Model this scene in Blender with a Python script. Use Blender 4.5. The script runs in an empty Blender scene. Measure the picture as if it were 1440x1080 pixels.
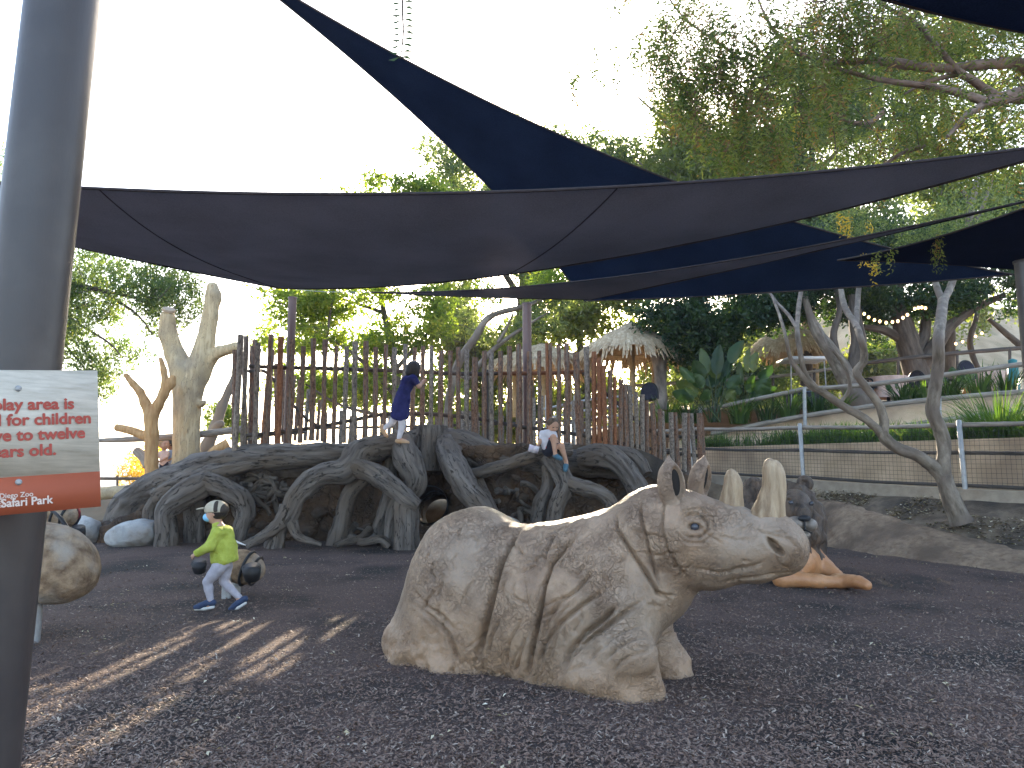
import bpy, math, random
import numpy as np
from mathutils import Vector, Matrix

# ------------------------------------------------------------------ camera, sky, sun, exposure
scene = bpy.context.scene
PITCH = math.radians(7.0)
CAM_H = 1.36
FPX = 1040.0            # focal length in pixels of the 1440 px wide photograph
cam_data = bpy.data.cameras.new('camera')
cam = bpy.data.objects.new('camera', cam_data)
scene.collection.objects.link(cam)
cam.location = (0, 0, CAM_H)
cam.rotation_euler = (math.pi / 2 + PITCH, 0, 0)
cam_data.sensor_width = 36.0
cam_data.lens = 36.0 * FPX / 1440.0
cam_data.clip_start = 0.05
cam_data.clip_end = 6000.0
scene.camera = cam

SUN_AZ = math.radians(4.0)      # to the right of straight ahead (+Y)
SUN_EL = math.radians(19.0)
world = bpy.data.worlds.new('World')
scene.world = world
world.use_nodes = True
wn = world.node_tree
wn.nodes.clear()
w_out = wn.nodes.new('ShaderNodeOutputWorld')
w_bg = wn.nodes.new('ShaderNodeBackground')
w_sky = wn.nodes.new('ShaderNodeTexSky')
w_sky.sky_type = 'NISHITA'
w_sky.sun_disc = False
w_sky.sun_elevation = SUN_EL
w_sky.sun_rotation = SUN_AZ
w_sky.air_density = 1.0
w_sky.dust_density = 2.2
w_sky.ozone_density = 1.6
w_bg.inputs['Strength'].default_value = 0.15
wn.links.new(w_sky.outputs[0], w_bg.inputs['Color'])
wn.links.new(w_bg.outputs[0], w_out.inputs['Surface'])
sun_data = bpy.data.lights.new('sun', 'SUN')
sun_data.energy = 5.0
sun_data.angle = math.radians(0.5)
sun_data.color = (1.0, 0.84, 0.62)
sun = bpy.data.objects.new('sun', sun_data)
scene.collection.objects.link(sun)
sdir = Vector((math.sin(SUN_AZ) * math.cos(SUN_EL), math.cos(SUN_AZ) * math.cos(SUN_EL), math.sin(SUN_EL)))
sun.rotation_euler = sdir.to_track_quat('Z', 'Y').to_euler()
sun.location = sdir * 60

scene.view_settings.view_transform = 'Standard'
scene.view_settings.look = 'None'
scene.view_settings.gamma = 1.0
scene.view_settings.exposure = 2.5
scene.view_settings.use_curve_mapping = False
scene.render.engine = 'CYCLES'
scene.cycles.max_bounces = 8
scene.cycles.transparent_max_bounces = 8
scene.cycles.use_denoising = True

# ------------------------------------------------------------------ measuring helpers
CP, SP = math.cos(PITCH), math.sin(PITCH)
def at(u, v, Y):
    """point of the place seen at photograph pixel (u, v) and lying at distance Y"""
    a, b = (u - 720.0) / FPX, (540.0 - v) / FPX
    t = Y / (CP - b * SP)
    return Vector((a * t, Y, CAM_H + t * (SP + b * CP)))
def at_z(u, v, z):
    a, b = (u - 720.0) / FPX, (540.0 - v) / FPX
    t = (z - CAM_H) / (SP + b * CP)
    return Vector((a * t, t * (CP - b * SP), z))
def proj(P):
    P = np.asarray(P, dtype=np.float64)
    y, z = P[..., 1], P[..., 2] - CAM_H
    dep = y * CP + z * SP
    return 720 + FPX * P[..., 0] / dep, 540 - FPX * (-y * SP + z * CP) / dep
def sm(a, b, x):
    t = np.clip((x - a) / (b - a), 0, 1)
    return t * t * (3 - 2 * t)

# ------------------------------------------------------------------ value noise
def vnoise(P, seed=0):
    """smooth 3-D value noise in -1..1, P is (n,3)"""
    P = np.asarray(P, dtype=np.float64)
    i = np.floor(P).astype(np.int64)
    f = P - i
    f = f * f * (3 - 2 * f)
    def h(x, y, z):
        n = (x * 374761393 + y * 668265263 + z * 2147483647 + seed * 974634777) & 0xffffffff
        n = ((n ^ (n >> 13)) * 1274126177) & 0xffffffff
        return ((n ^ (n >> 16)) & 0xffff) / 32767.5 - 1.0
    r = 0
    for dx in (0, 1):
        wx = f[:, 0] if dx else 1 - f[:, 0]
        for dy in (0, 1):
            wy = f[:, 1] if dy else 1 - f[:, 1]
            for dz in (0, 1):
                wz = f[:, 2] if dz else 1 - f[:, 2]
                r = r + wx * wy * wz * h(i[:, 0] + dx, i[:, 1] + dy, i[:, 2] + dz)
    return r
def fbm(P, seed=0, octs=4):
    P = np.asarray(P, dtype=np.float64)
    r, a = 0, 1.0
    for k in range(octs):
        r = r + a * vnoise(P * 2.0 ** k, seed + k * 17)
        a *= 0.5
    return r / 1.6

# ------------------------------------------------------------------ objects
COL = scene.collection
def tag(o, label=None, cat=None, group=None, kind=None):
    if label: o['label'] = label
    if cat: o['category'] = cat
    if group: o['group'] = group
    if kind: o['kind'] = kind
    return o
def empty(name, loc, label=None, cat=None, group=None):
    o = bpy.data.objects.new(name, None)
    o.empty_display_size = 0.2
    COL.objects.link(o)
    o.location = loc
    return tag(o, label, cat, group)
def wpos(o):
    p = Vector((0, 0, 0))
    while o is not None:
        p = p + o.location
        o = o.parent
    return p
def mesh_obj(name, V, Fc, mat, parent=None, smooth=True, uv=None, tint=None, origin=None):
    """V (n,3) world coordinates, Fc list of arrays (m,k). The object's origin goes to `origin` (or its parent's place)"""
    V = np.asarray(V, dtype=np.float64)
    if not isinstance(Fc, list): Fc = [Fc]
    Fc = [np.asarray(f, dtype=np.int64) for f in Fc if len(f)]
    me = bpy.data.meshes.new(name)
    base = wpos(parent) if parent is not None else Vector((0, 0, 0))
    if origin is None:
        org = base
    else:
        org = Vector(origin)
    W = V - np.array(org)
    me.vertices.add(len(W))
    me.vertices.foreach_set('co', W.astype(np.float32).ravel())
    idx = np.concatenate([f.ravel() for f in Fc])
    cnt = np.concatenate([np.full(len(f), f.shape[1]) for f in Fc])
    me.loops.add(len(idx))
    me.loops.foreach_set('vertex_index', idx.astype(np.int32))
    me.polygons.add(len(cnt))
    st = np.concatenate([[0], np.cumsum(cnt)[:-1]])
    me.polygons.foreach_set('loop_start', st.astype(np.int32))
    me.polygons.foreach_set('loop_total', cnt.astype(np.int32))
    if smooth:
        me.polygons.foreach_set('use_smooth', np.ones(len(cnt), dtype=bool))
    if uv is not None:
        a = me.attributes.new('grain', 'FLOAT_VECTOR', 'POINT')
        a.data.foreach_set('vector', np.asarray(uv, dtype=np.float32).ravel())
    if tint is not None:
        a = me.attributes.new('tint', 'FLOAT', 'POINT')
        a.data.foreach_set('value', np.asarray(tint, dtype=np.float32))
    me.update(calc_edges=True)
    me.materials.append(mat)
    o = bpy.data.objects.new(name, me)
    COL.objects.link(o)
    if parent is not None:
        o.parent = parent
        o.location = org - base
    else:
        o.location = org
    return o
def share(o, name, loc, parent=None, rot=None, scale=None):
    c = o.copy()
    c.name = name
    COL.objects.link(c)
    c.parent = parent
    c.location = loc
    if rot is not None: c.rotation_euler = rot
    if scale is not None: c.scale = scale
    return c

class Geo:
    """collects boxes, tubes and polygons into one mesh"""
    def __init__(s): s.V = []; s.F3 = []; s.F4 = []; s.n = 0; s.UV = []; s.T = []
    def add(s, V, F, uv=None, t=0.5):
        V = np.asarray(V, dtype=np.float64); F = np.asarray(F, dtype=np.int64)
        if F.shape[1] == 3: s.F3.append(F + s.n)
        else: s.F4.append(F + s.n)
        s.V.append(V); s.n += len(V)
        s.UV.append(np.zeros((len(V), 3)) if uv is None else uv)
        s.T.append(np.full(len(V), t) if np.isscalar(t) else t)
    def box(s, c, size, rz=0.0, M=None, t=0.5):
        x, y, z = [q / 2 for q in size]
        P = np.array([[i * x, j * y, k * z] for i in (-1, 1) for j in (-1, 1) for k in (-1, 1)])
        if M is None:
            M = np.array(Matrix.Rotation(rz, 3, 'Z'))
        P = P @ np.array(M).T + np.array(c)
        s.add(P, [[0, 1, 3, 2], [4, 6, 7, 5], [0, 4, 5, 1], [2, 3, 7, 6], [0, 2, 6, 4], [1, 5, 7, 3]], t=t)
    def tube(s, pts, rad, n=8, caps=True, rough=0.0, seed=0, ridge=0.0, ridgef=5.0, rings=None, t=0.5, flat=(1, 1), knots=0.0):
        pts = np.array([list(p) for p in pts], dtype=np.float64)
        rad = np.atleast_1d(np.array(rad, dtype=np.float64))
        if len(rad) == 1: rad = np.full(len(pts), rad[0])
        if rings:
            m = len(pts)
            tt = np.linspace(0, m - 1, rings)
            i = np.clip(tt.astype(int), 0, m - 2); f = (tt - i)[:, None]
            A = np.vstack([2 * pts[0] - pts[1], pts, 2 * pts[-1] - pts[-2]])
            p0, p1, p2, p3 = A[i], A[i + 1], A[i + 2], A[i + 3]
            pts = 0.5 * (2 * p1 + (p2 - p0) * f + (2 * p0 - 5 * p1 + 4 * p2 - p3) * f ** 2 + (3 * p1 - p0 - 3 * p2 + p3) * f ** 3)
            rad = rad[i] * (1 - f[:, 0]) + rad[i + 1] * f[:, 0]
        m = len(pts)
        T = np.gradient(pts, axis=0); T /= np.linalg.norm(T, axis=1)[:, None] + 1e-9
        a = np.array([0, 0, 1.0]) if abs(T[0][2]) < 0.9 else np.array([1.0, 0, 0])
        N = np.zeros_like(T); nrm = np.cross(T[0], a); nrm /= np.linalg.norm(nrm); N[0] = nrm
        for k in range(1, m):
            v = N[k - 1] - T[k] * np.dot(N[k - 1], T[k]); N[k] = v / (np.linalg.norm(v) + 1e-9)
        B = np.cross(T, N)
        L = np.concatenate([[0], np.cumsum(np.linalg.norm(np.diff(pts, axis=0), axis=1))])
        ang = np.arange(n) / n * 2 * math.pi
        ca, sa = np.cos(ang), np.sin(ang)
        AA, LL = np.meshgrid(ang, L)
        R = np.repeat(rad[:, None], n, 1)
        q = np.stack([np.cos(AA).ravel() * 1.0, np.sin(AA).ravel() * 1.0, LL.ravel()], 1)
        if rough: R = R * (1 + rough * fbm(q * np.array([1.1, 1.1, 0.7 / max(rad.mean(), .01)]) + seed * 7.3, seed, 3).reshape(R.shape))
        if ridge:
            rr = fbm(q * np.array([ridgef, ridgef, 0.35 / max(rad.mean(), .01)]) + seed * 3.1, seed + 5, 3).reshape(R.shape)
            R = R * (1 - ridge * (1 - np.abs(rr)) ** 3 + ridge * 0.4)
        if knots:
            kk = fbm(q * np.array([1.6, 1.6, 0.9 / max(rad.mean(), .01)]) + seed * 1.7, seed + 9, 2).reshape(R.shape)
            R = R * (1 + knots * np.clip(kk - 0.35, 0, 1) * 2)
        X = (R * ca)[:, :, None] * N[:, None, :] * flat[0] + (R * sa)[:, :, None] * B[:, None, :] * flat[1] + pts[:, None, :]
        V = X.reshape(-1, 3)
        i0 = np.arange(m - 1)[:, None] * n; j = np.arange(n)[None, :]; j2 = (j + 1) % n
        F = np.stack([i0 + j, i0 + j2, i0 + n + j2, i0 + n + j], -1).reshape(-1, 4)
        rm = float(rad.mean()); uv = np.stack([np.cos(AA).ravel() * rm, np.sin(AA).ravel() * rm, LL.ravel() + seed * 3.7], 1)
        s.add(V, F, uv, t)
        if caps:
            for e, sg in ((0, -1), (m - 1, 1)):
                c = pts[e]
                ring = V[e * n:(e + 1) * n]
                base = s.n
                VV = np.vstack([ring, c[None] + T[e] * sg * 0.0])
                jj = np.arange(n)
                FF = np.stack([jj, (jj + 1) % n, np.full(n, n)], 1)
                if sg < 0: FF = FF[:, ::-1]
                s.add(VV, FF, np.vstack([uv[e * n:(e + 1) * n], uv[e * n:e * n + 1]]), t)
    def build(s, name, mat, parent=None, smooth=True, origin=None):
        V = np.vstack(s.V)
        F = []
        if s.F4: F.append(np.vstack(s.F4))
        if s.F3: F.append(np.vstack(s.F3))
        return mesh_obj(name, V, F, mat, parent, smooth, np.vstack(s.UV), np.concatenate(s.T), origin)

# ------------------------------------------------------------------ signed-distance sculpting
class Sdf:
    def __init__(s, lo, hi, h):
        s.lo = np.array(lo, dtype=np.float64); s.h = h
        s.n = np.ceil((np.array(hi) - s.lo) / h).astype(int) + 1
        s.f = np.full(tuple(s.n), 0.5, dtype=np.float32)
    def _sl(s, lo, hi):
        a = np.clip(np.floor((np.array(lo) - s.lo) / s.h).astype(int), 0, s.n)
        b = np.clip(np.ceil((np.array(hi) - s.lo) / s.h).astype(int) + 1, 0, s.n)
        ax = [(s.lo[i] + np.arange(a[i], b[i]) * s.h).astype(np.float32) for i in range(3)]
        return tuple(slice(a[i], b[i]) for i in range(3)), ax[0][:, None, None], ax[1][None, :, None], ax[2][None, None, :]
    def _mix(s, sl, d, k, op):
        f = s.f[sl]
        if f.size == 0: return
        if op == 'sub':
            d = -d
            if k > 0:
                h = np.clip(0.5 - 0.5 * (f - d) / k, 0, 1)
                s.f[sl] = f * (1 - h) + d * h + k * h * (1 - h)
            else: s.f[sl] = np.maximum(f, d)
        else:
            if k > 0:
                h = np.clip(0.5 + 0.5 * (d - f) / k, 0, 1)
                s.f[sl] = d * (1 - h) + f * h - k * h * (1 - h)
            else: s.f[sl] = np.minimum(f, d)
    def cap(s, a, b, ra, rb=None, k=0.03, op='add'):
        a = np.array(a, float); b = np.array(b, float); rb = ra if rb is None else rb
        m = max(ra, rb) + 2 * k + 2 * s.h
        sl, X, Y, Z = s._sl(np.minimum(a, b) - m, np.maximum(a, b) + m)
        d = b - a; L = float(d @ d) + 1e-12
        px, py, pz = X - a[0], Y - a[1], Z - a[2]
        t = np.clip((px * d[0] + py * d[1] + pz * d[2]) / L, 0, 1)
        dist = np.sqrt((px - t * d[0]) ** 2 + (py - t * d[1]) ** 2 + (pz - t * d[2]) ** 2) - (ra + (rb - ra) * t)
        s._mix(sl, dist, k, op)
    def chain(s, pts, rad, k=0.03, op='add'):
        for i in range(len(pts) - 1):
            s.cap(pts[i], pts[i + 1], rad[i], rad[i + 1], k, op)
    def ell(s, c, r, R=None, k=0.03, op='add'):
        c = np.array(c, float); r = np.array(r, float)
        m = max(r) + 2 * k + 2 * s.h
        sl, X, Y, Z = s._sl(c - m, c + m)
        px, py, pz = X - c[0], Y - c[1], Z - c[2]
        if R is not None:
            R = np.array(R)          # columns = local axes in world
            px, py, pz = (px * R[0, 0] + py * R[1, 0] + pz * R[2, 0], px * R[0, 1] + py * R[1, 1] + pz * R[2, 1], px * R[0, 2] + py * R[1, 2] + pz * R[2, 2])
        k0 = np.sqrt((px / r[0]) ** 2 + (py / r[1]) ** 2 + (pz / r[2]) ** 2)
        k1 = np.sqrt((px / r[0] ** 2) ** 2 + (py / r[1] ** 2) ** 2 + (pz / r[2] ** 2) ** 2) + 1e-6
        s._mix(sl, k0 * (k0 - 1) / k1, k, op)
    def half(s, z, keep_above=True):
        Z = (s.lo[2] + np.arange(s.n[2]) * s.h).astype(np.float32)[None, None, :]
        d = (z - Z) if keep_above else (Z - z)
        s.f = np.maximum(s.f, d)
    def coords(s):
        ax = [(s.lo[i] + np.arange(s.n[i]) * s.h) for i in range(3)]
        return np.meshgrid(*ax, indexing='ij')
    def mesh(s):
        f = s.f
        f[0], f[-1], f[:, 0], f[:, -1], f[:, :, 0], f[:, :, -1] = (.1,) * 6
        inn = f < 0
        c = [inn[i:f.shape[0] - 1 + i, j:f.shape[1] - 1 + j, k:f.shape[2] - 1 + k] for i in (0, 1) for j in (0, 1) for k in (0, 1)]
        cs = sum(x.astype(np.int8) for x in c)
        act = (cs > 0) & (cs < 8)
        I = np.argwhere(act)
        idn = np.full(act.shape, -1, dtype=np.int64); idn[act] = np.arange(len(I))
        offs = [(i, j, k) for i in (0, 1) for j in (0, 1) for k in (0, 1)]
        val = {o: f[I[:, 0] + o[0], I[:, 1] + o[1], I[:, 2] + o[2]] for o in offs}
        acc = np.zeros((len(I), 3)); cnt = np.zeros(len(I))
        for o in offs:
            for ax in range(3):
                if o[ax] == 0:
                    q = list(o); q[ax] = 1; q = tuple(q)
                    va, vb = val[o], val[q]
                    m = (va < 0) != (vb < 0)
                    t = va / (va - vb + 1e-20)
                    p = np.zeros((len(I), 3)); p[:] = o; p[:, ax] += t
                    acc[m] += p[m]; cnt[m] += 1
        V = s.lo + (I + acc / cnt[:, None]) * s.h
        Q = []
        for ax in range(3):
            b, c2 = (ax + 1) % 3, (ax + 2) % 3
            sa = [slice(None)] * 3; sb = [slice(None)] * 3
            sa[ax] = slice(0, -1); sb[ax] = slice(1, None)
            A, B = inn[tuple(sa)], inn[tuple(sb)]
            E = np.argwhere(A != B)
            ok = (E[:, b] > 0) & (E[:, c2] > 0) & (E[:, b] < f.shape[b] - 1) & (E[:, c2] < f.shape[c2] - 1)
            E = E[ok]
            s0 = A[E[:, 0], E[:, 1], E[:, 2]]
            def g(db, dc):
                q = E.copy(); q[:, b] += db; q[:, c2] += dc
                return idn[q[:, 0], q[:, 1], q[:, 2]]
            q = np.stack([g(-1, -1), g(0, -1), g(0, 0), g(-1, 0)], 1)
            q[~s0] = q[~s0][:, ::-1]
            Q.append(q)
        return V, np.vstack(Q)
def vert_normals(V, Q):
    n = np.cross(V[Q[:, 2]] - V[Q[:, 0]], V[Q[:, 3]] - V[Q[:, 1]])
    N = np.zeros_like(V)
    for k in range(4): np.add.at(N, Q[:, k], n)
    return N / (np.linalg.norm(N, axis=1)[:, None] + 1e-12)

# ------------------------------------------------------------------ materials
def new_mat(name):
    m = bpy.data.materials.new(name); m.use_nodes = True
    nt = m.node_tree; nt.nodes.clear()
    out = nt.nodes.new('ShaderNodeOutputMaterial')
    b = nt.nodes.new('ShaderNodeBsdfPrincipled')
    nt.links.new(b.outputs[0], out.inputs['Surface'])
    return m, nt, b, out
def mat(name, c1, c2=None, scale=8.0, rough=0.8, bump=0.0, bscale=30.0, stretch=(1, 1, 1), metal=0.0, spec=0.3,
        cracks=None, c3=None, s3=2.0, uv=False, tintmix=None, detail=6, dist=0.02, lo=0.35, hi=0.65, veins=None):
    m, nt, b, out = new_mat(name)
    N, L = nt.nodes, nt.links
    b.inputs['Roughness'].default_value = rough
    b.inputs['Metallic'].default_value = metal
    b.inputs['Specular IOR Level'].default_value = spec
    tc = N.new('ShaderNodeTexCoord')
    mp = N.new('ShaderNodeMapping'); mp.inputs['Scale'].default_value = stretch
    if uv:
        ga = N.new('ShaderNodeAttribute'); ga.attribute_name = 'grain'; L.new(ga.outputs['Vector'], mp.inputs[0])
    else:
        L.new(tc.outputs['Object'], mp.inputs[0])
    ns = N.new('ShaderNodeTexNoise'); ns.inputs['Scale'].default_value = scale; ns.inputs['Detail'].default_value = detail
    ns.inputs['Roughness'].default_value = 0.62
    L.new(mp.outputs[0], ns.inputs['Vector'])
    rp = N.new('ShaderNodeValToRGB')
    rp.color_ramp.elements[0].position = lo; rp.color_ramp.elements[1].position = hi
    rp.color_ramp.elements[0].color = (*c1, 1); rp.color_ramp.elements[1].color = (*(c2 or c1), 1)
    L.new(ns.outputs['Fac'], rp.inputs[0])
    col = rp.outputs[0]
    if c3:
        n3 = N.new('ShaderNodeTexNoise'); n3.inputs['Scale'].default_value = s3; n3.inputs['Detail'].default_value = 5
        L.new(tc.outputs['Object'], n3.inputs['Vector'])
        r3 = N.new('ShaderNodeValToRGB'); r3.color_ramp.elements[0].position = 0.45; r3.color_ramp.elements[1].position = 0.65
        L.new(n3.outputs['Fac'], r3.inputs[0])
        mx = N.new('ShaderNodeMixRGB'); mx.inputs[2].default_value = (*c3, 1)
        L.new(r3.outputs[0], mx.inputs[0]); L.new(col, mx.inputs[1]); col = mx.outputs[0]
    if tintmix:
        at_ = N.new('ShaderNodeAttribute'); at_.attribute_name = 'tint'
        mx = N.new('ShaderNodeMixRGB'); mx.inputs[2].default_value = (*tintmix, 1)
        L.new(at_.outputs['Fac'], mx.inputs[0]); L.new(col, mx.inputs[1]); col = mx.outputs[0]
    hgt = None
    if veins:
        vs, vw, vdark = veins
        nv = N.new('ShaderNodeTexNoise'); nv.inputs['Scale'].default_value = vs; nv.inputs['Detail'].default_value = 3; nv.inputs['Roughness'].default_value = 0.55
        L.new(mp.outputs[0], nv.inputs['Vector'])
        sb = N.new('ShaderNodeMath'); sb.operation = 'SUBTRACT'; sb.inputs[1].default_value = 0.5; L.new(nv.outputs['Fac'], sb.inputs[0])
        ab = N.new('ShaderNodeMath'); ab.operation = 'ABSOLUTE'; L.new(sb.outputs[0], ab.inputs[0])
        vr = N.new('ShaderNodeMapRange'); vr.inputs['From Min'].default_value = 0.0; vr.inputs['From Max'].default_value = vw; L.new(ab.outputs[0], vr.inputs[0])
        vc = N.new('ShaderNodeMixRGB'); vc.inputs[1].default_value = (*vdark, 1); L.new(vr.outputs[0], vc.inputs[0]); L.new(col, vc.inputs[2]); col = vc.outputs[0]
    if bump:
        nb = N.new('ShaderNodeTexNoise'); nb.inputs['Scale'].default_value = bscale; nb.inputs['Detail'].default_value = 8
        nb.inputs['Roughness'].default_value = 0.65
        L.new(mp.outputs[0], nb.inputs['Vector']); hgt = nb.outputs['Fac']
        if veins:
            hm = N.new('ShaderNodeMath'); hm.operation = 'MULTIPLY_ADD'; hm.inputs[1].default_value = 0.35; L.new(nb.outputs['Fac'], hm.inputs[0]); L.new(vr.outputs[0], hm.inputs[2]); hgt = hm.outputs[0]
    if cracks:
        cs, cw, camt = cracks
        nd = N.new('ShaderNodeTexNoise'); nd.inputs['Scale'].default_value = cs * 0.6; nd.inputs['Detail'].default_value = 3
        L.new(tc.outputs['Object'], nd.inputs['Vector'])
        va = N.new('ShaderNodeMixRGB'); va.blend_type = 'ADD'; va.inputs[0].default_value = 0.25
        L.new(mp.outputs[0], va.inputs[1]); L.new(nd.outputs['Color'], va.inputs[2])
        hs = []
        for k, sc in enumerate((cs, cs * 2.7)):
            vo = N.new('ShaderNodeTexVoronoi'); vo.feature = 'DISTANCE_TO_EDGE'; vo.inputs['Scale'].default_value = sc
            L.new(va.outputs[0], vo.inputs['Vector'])
            mr = N.new('ShaderNodeMapRange'); mr.inputs['From Min'].default_value = 0; mr.inputs['From Max'].default_value = cw * (1 + k)
            mr.inputs['To Min'].default_value = 0.0 if k == 0 else 0.45
            L.new(vo.outputs['Distance'], mr.inputs[0]); hs.append(mr.outputs[0])
        # the cracks come and go over the surface
        mk = N.new('ShaderNodeTexNoise'); mk.inputs['Scale'].default_value = 3.0; L.new(tc.outputs['Object'], mk.inputs['Vector'])
        mkr = N.new('ShaderNodeMapRange'); mkr.inputs['From Min'].default_value = 0.40; mkr.inputs['From Max'].default_value = 0.62
        L.new(mk.outputs['Fac'], mkr.inputs[0])
        mn = N.new('ShaderNodeMath'); mn.operation = 'MULTIPLY'; L.new(hs[0], mn.inputs[0]); L.new(hs[1], mn.inputs[1])
        mix1 = N.new('ShaderNodeMix'); mix1.data_type = 'FLOAT'
        L.new(mkr.outputs[0], mix1.inputs['Factor']); L.new(mn.outputs[0], mix1.inputs['A']); mix1.inputs['B'].default_value = 1.0
        cr = mix1.outputs[0]
        ad = N.new('ShaderNodeMath'); ad.operation = 'MULTIPLY_ADD'; ad.inputs[1].default_value = camt
        L.new(cr, ad.inputs[0])
        if hgt: L.new(hgt, ad.inputs[2])
        hgt = ad.outputs[0]
        mc = N.new('ShaderNodeMixRGB'); mc.blend_type = 'MULTIPLY'; mc.inputs[2].default_value = (0.58, 0.52, 0.47, 1)
        iv = N.new('ShaderNodeMath'); iv.operation = 'MULTIPLY_ADD'; iv.inputs[1].default_value = -0.75; iv.inputs[2].default_value = 0.75
        L.new(cr, iv.inputs[0]); L.new(iv.outputs[0], mc.inputs[0]); L.new(col, mc.inputs[1]); col = mc.outputs[0]
    if hgt:
        bp = N.new('ShaderNodeBump'); bp.inputs['Strength'].default_value = bump or 0.5; bp.inputs['Distance'].default_value = dist
        L.new(hgt, bp.inputs['Height']); L.new(bp.outputs[0], b.inputs['Normal'])
    L.new(col, b.inputs['Base Color'])
    return m
def leaf_mat(name, dark, light, other=None, trans=0.5, rough=0.5):
    """leaf colours vary leaf by leaf through the attribute tint (0..1); light passes through the leaf"""
    m = bpy.data.materials.new(name); m.use_nodes = True
    nt = m.node_tree; nt.nodes.clear(); N, L = nt.nodes, nt.links
    out = N.new('ShaderNodeOutputMaterial')
    at_ = N.new('ShaderNodeAttribute'); at_.attribute_name = 'tint'
    rp = N.new('ShaderNodeValToRGB')
    rp.color_ramp.elements[0].color = (*dark, 1); rp.color_ramp.elements[1].color = (*light, 1)
    rp.color_ramp.elements[1].position = 0.85
    if other:
        e = rp.color_ramp.elements.new(0.97); e.color = (*other, 1)
    L.new(at_.outputs['Fac'], rp.inputs[0])
    pb = N.new('ShaderNodeBsdfPrincipled'); pb.inputs['Roughness'].default_value = rough; pb.inputs['Specular IOR Level'].default_value = 0.35
    tr = N.new('ShaderNodeBsdfTranslucent')
    br = N.new('ShaderNodeMixRGB'); br.blend_type = 'MULTIPLY'; br.inputs[0].default_value = 1; br.inputs[2].default_value = (2.0, 2.0, 0.75, 1)
    L.new(rp.outputs[0], pb.inputs['Base Color']); L.new(rp.outputs[0], br.inputs[1]); L.new(br.outputs[0], tr.inputs['Color'])
    mx = N.new('ShaderNodeMixShader'); mx.inputs[0].default_value = trans
    L.new(pb.outputs[0], mx.inputs[1]); L.new(tr.outputs[0], mx.inputs[2]); L.new(mx.outputs[0], out.inputs['Surface'])
    return m

M = {}
M['mulch_base'] = mat('mulch_base', (0.065, 0.042, 0.035), (0.165, 0.112, 0.092), scale=90, rough=0.95, bump=1.0, bscale=70, c3=(0.035, 0.029, 0.026), s3=0.8, dist=0.03)
M['chip'] = mat('chip', (0.105, 0.062, 0.045), (0.225, 0.142, 0.107), scale=40, rough=0.75, bump=0.4, bscale=200, tintmix=(0.46, 0.38, 0.30))
M['dirt'] = mat('dirt', (0.085, 0.062, 0.042), (0.19, 0.145, 0.10), scale=5, rough=0.95, bump=0.9, bscale=25, c3=(0.045, 0.037, 0.03), s3=1.2)
M['kerb'] = mat('kerb_concrete', (0.27, 0.185, 0.12), (0.47, 0.34, 0.225), scale=9, rough=0.92, bump=1.0, bscale=11, c3=(0.20, 0.14, 0.095), s3=1.5, dist=0.16)
M['wall'] = mat('stucco_wall', (0.52, 0.385, 0.25), (0.66, 0.50, 0.34), scale=2.5, rough=0.9, bump=0.5, bscale=30, c3=(0.38, 0.28, 0.19), s3=0.9)
M['concrete'] = mat('concrete', (0.32, 0.27, 0.21), (0.44, 0.375, 0.295), scale=5, rough=0.9, bump=0.4, bscale=40)
M['root'] = mat('root_bark', (0.055, 0.044, 0.036), (0.185, 0.158, 0.136), scale=9.0, rough=0.75, bump=1.0, bscale=20, stretch=(1, 1, 0.16), uv=True, c3=(0.115, 0.088, 0.066), s3=1.4, dist=0.035, veins=(11.0, 0.013, (0.025, 0.020, 0.016)))
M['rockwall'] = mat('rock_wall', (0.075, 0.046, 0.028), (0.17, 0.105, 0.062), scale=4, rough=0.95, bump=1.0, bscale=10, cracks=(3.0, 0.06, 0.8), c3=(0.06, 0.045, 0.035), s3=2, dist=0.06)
M['rock'] = mat('grey_boulder', (0.28, 0.28, 0.27), (0.48, 0.48, 0.46), scale=5, rough=0.85, bump=0.7, bscale=18, c3=(0.22, 0.19, 0.16), s3=2.5, dist=0.03)
M['tanrock'] = mat('tan_boulder', (0.14, 0.085, 0.048), (0.40, 0.28, 0.17), scale=9, rough=0.85, bump=1.0, bscale=26, c3=(0.36, 0.31, 0.25), s3=3.0, dist=0.03)
M['sandbank'] = mat('sand_bank', (0.42, 0.30, 0.19), (0.55, 0.42, 0.28), scale=4, rough=0.95, bump=0.6, bscale=12)
M['rhino'] = mat('rhino_paint', (0.205, 0.128, 0.076), (0.365, 0.245, 0.152), scale=5.0, rough=0.46, bump=0.85, bscale=24, cracks=(15.0, 0.040, 0.9),
                 c3=(0.30, 0.222, 0.155), s3=1.5, spec=0.5, dist=0.015, tintmix=(0.34, 0.215, 0.125))
M['horn'] = mat('horn_paint', (0.18, 0.11, 0.055), (0.44, 0.325, 0.20), scale=17, rough=0.55, bump=0.9, bscale=16, stretch=(1, 1, 0.12), spec=0.4, dist=0.02)
M['earshade'] = mat('ear_hollow_shade', (0.014, 0.011, 0.009), (0.025, 0.02, 0.016), scale=8, rough=0.9)  # near-black so the ear opening reads dark; its shade is painted in
M['eye'] = mat('eye_paint', (0.03, 0.03, 0.035), (0.05, 0.05, 0.06), scale=3, rough=0.12, spec=0.6)
M['lionfur'] = mat('lion_tan_paint', (0.36, 0.15, 0.055), (0.50, 0.25, 0.11), scale=4, rough=0.45, bump=0.5, bscale=18, stretch=(1, 1, 1), spec=0.5)
M['mane'] = mat('mane_paint', (0.032, 0.021, 0.015), (0.14, 0.092, 0.060), scale=7, rough=0.45, bump=1.0, bscale=13, stretch=(1.5, 1.5, 0.4), spec=0.5, dist=0.05)
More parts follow.
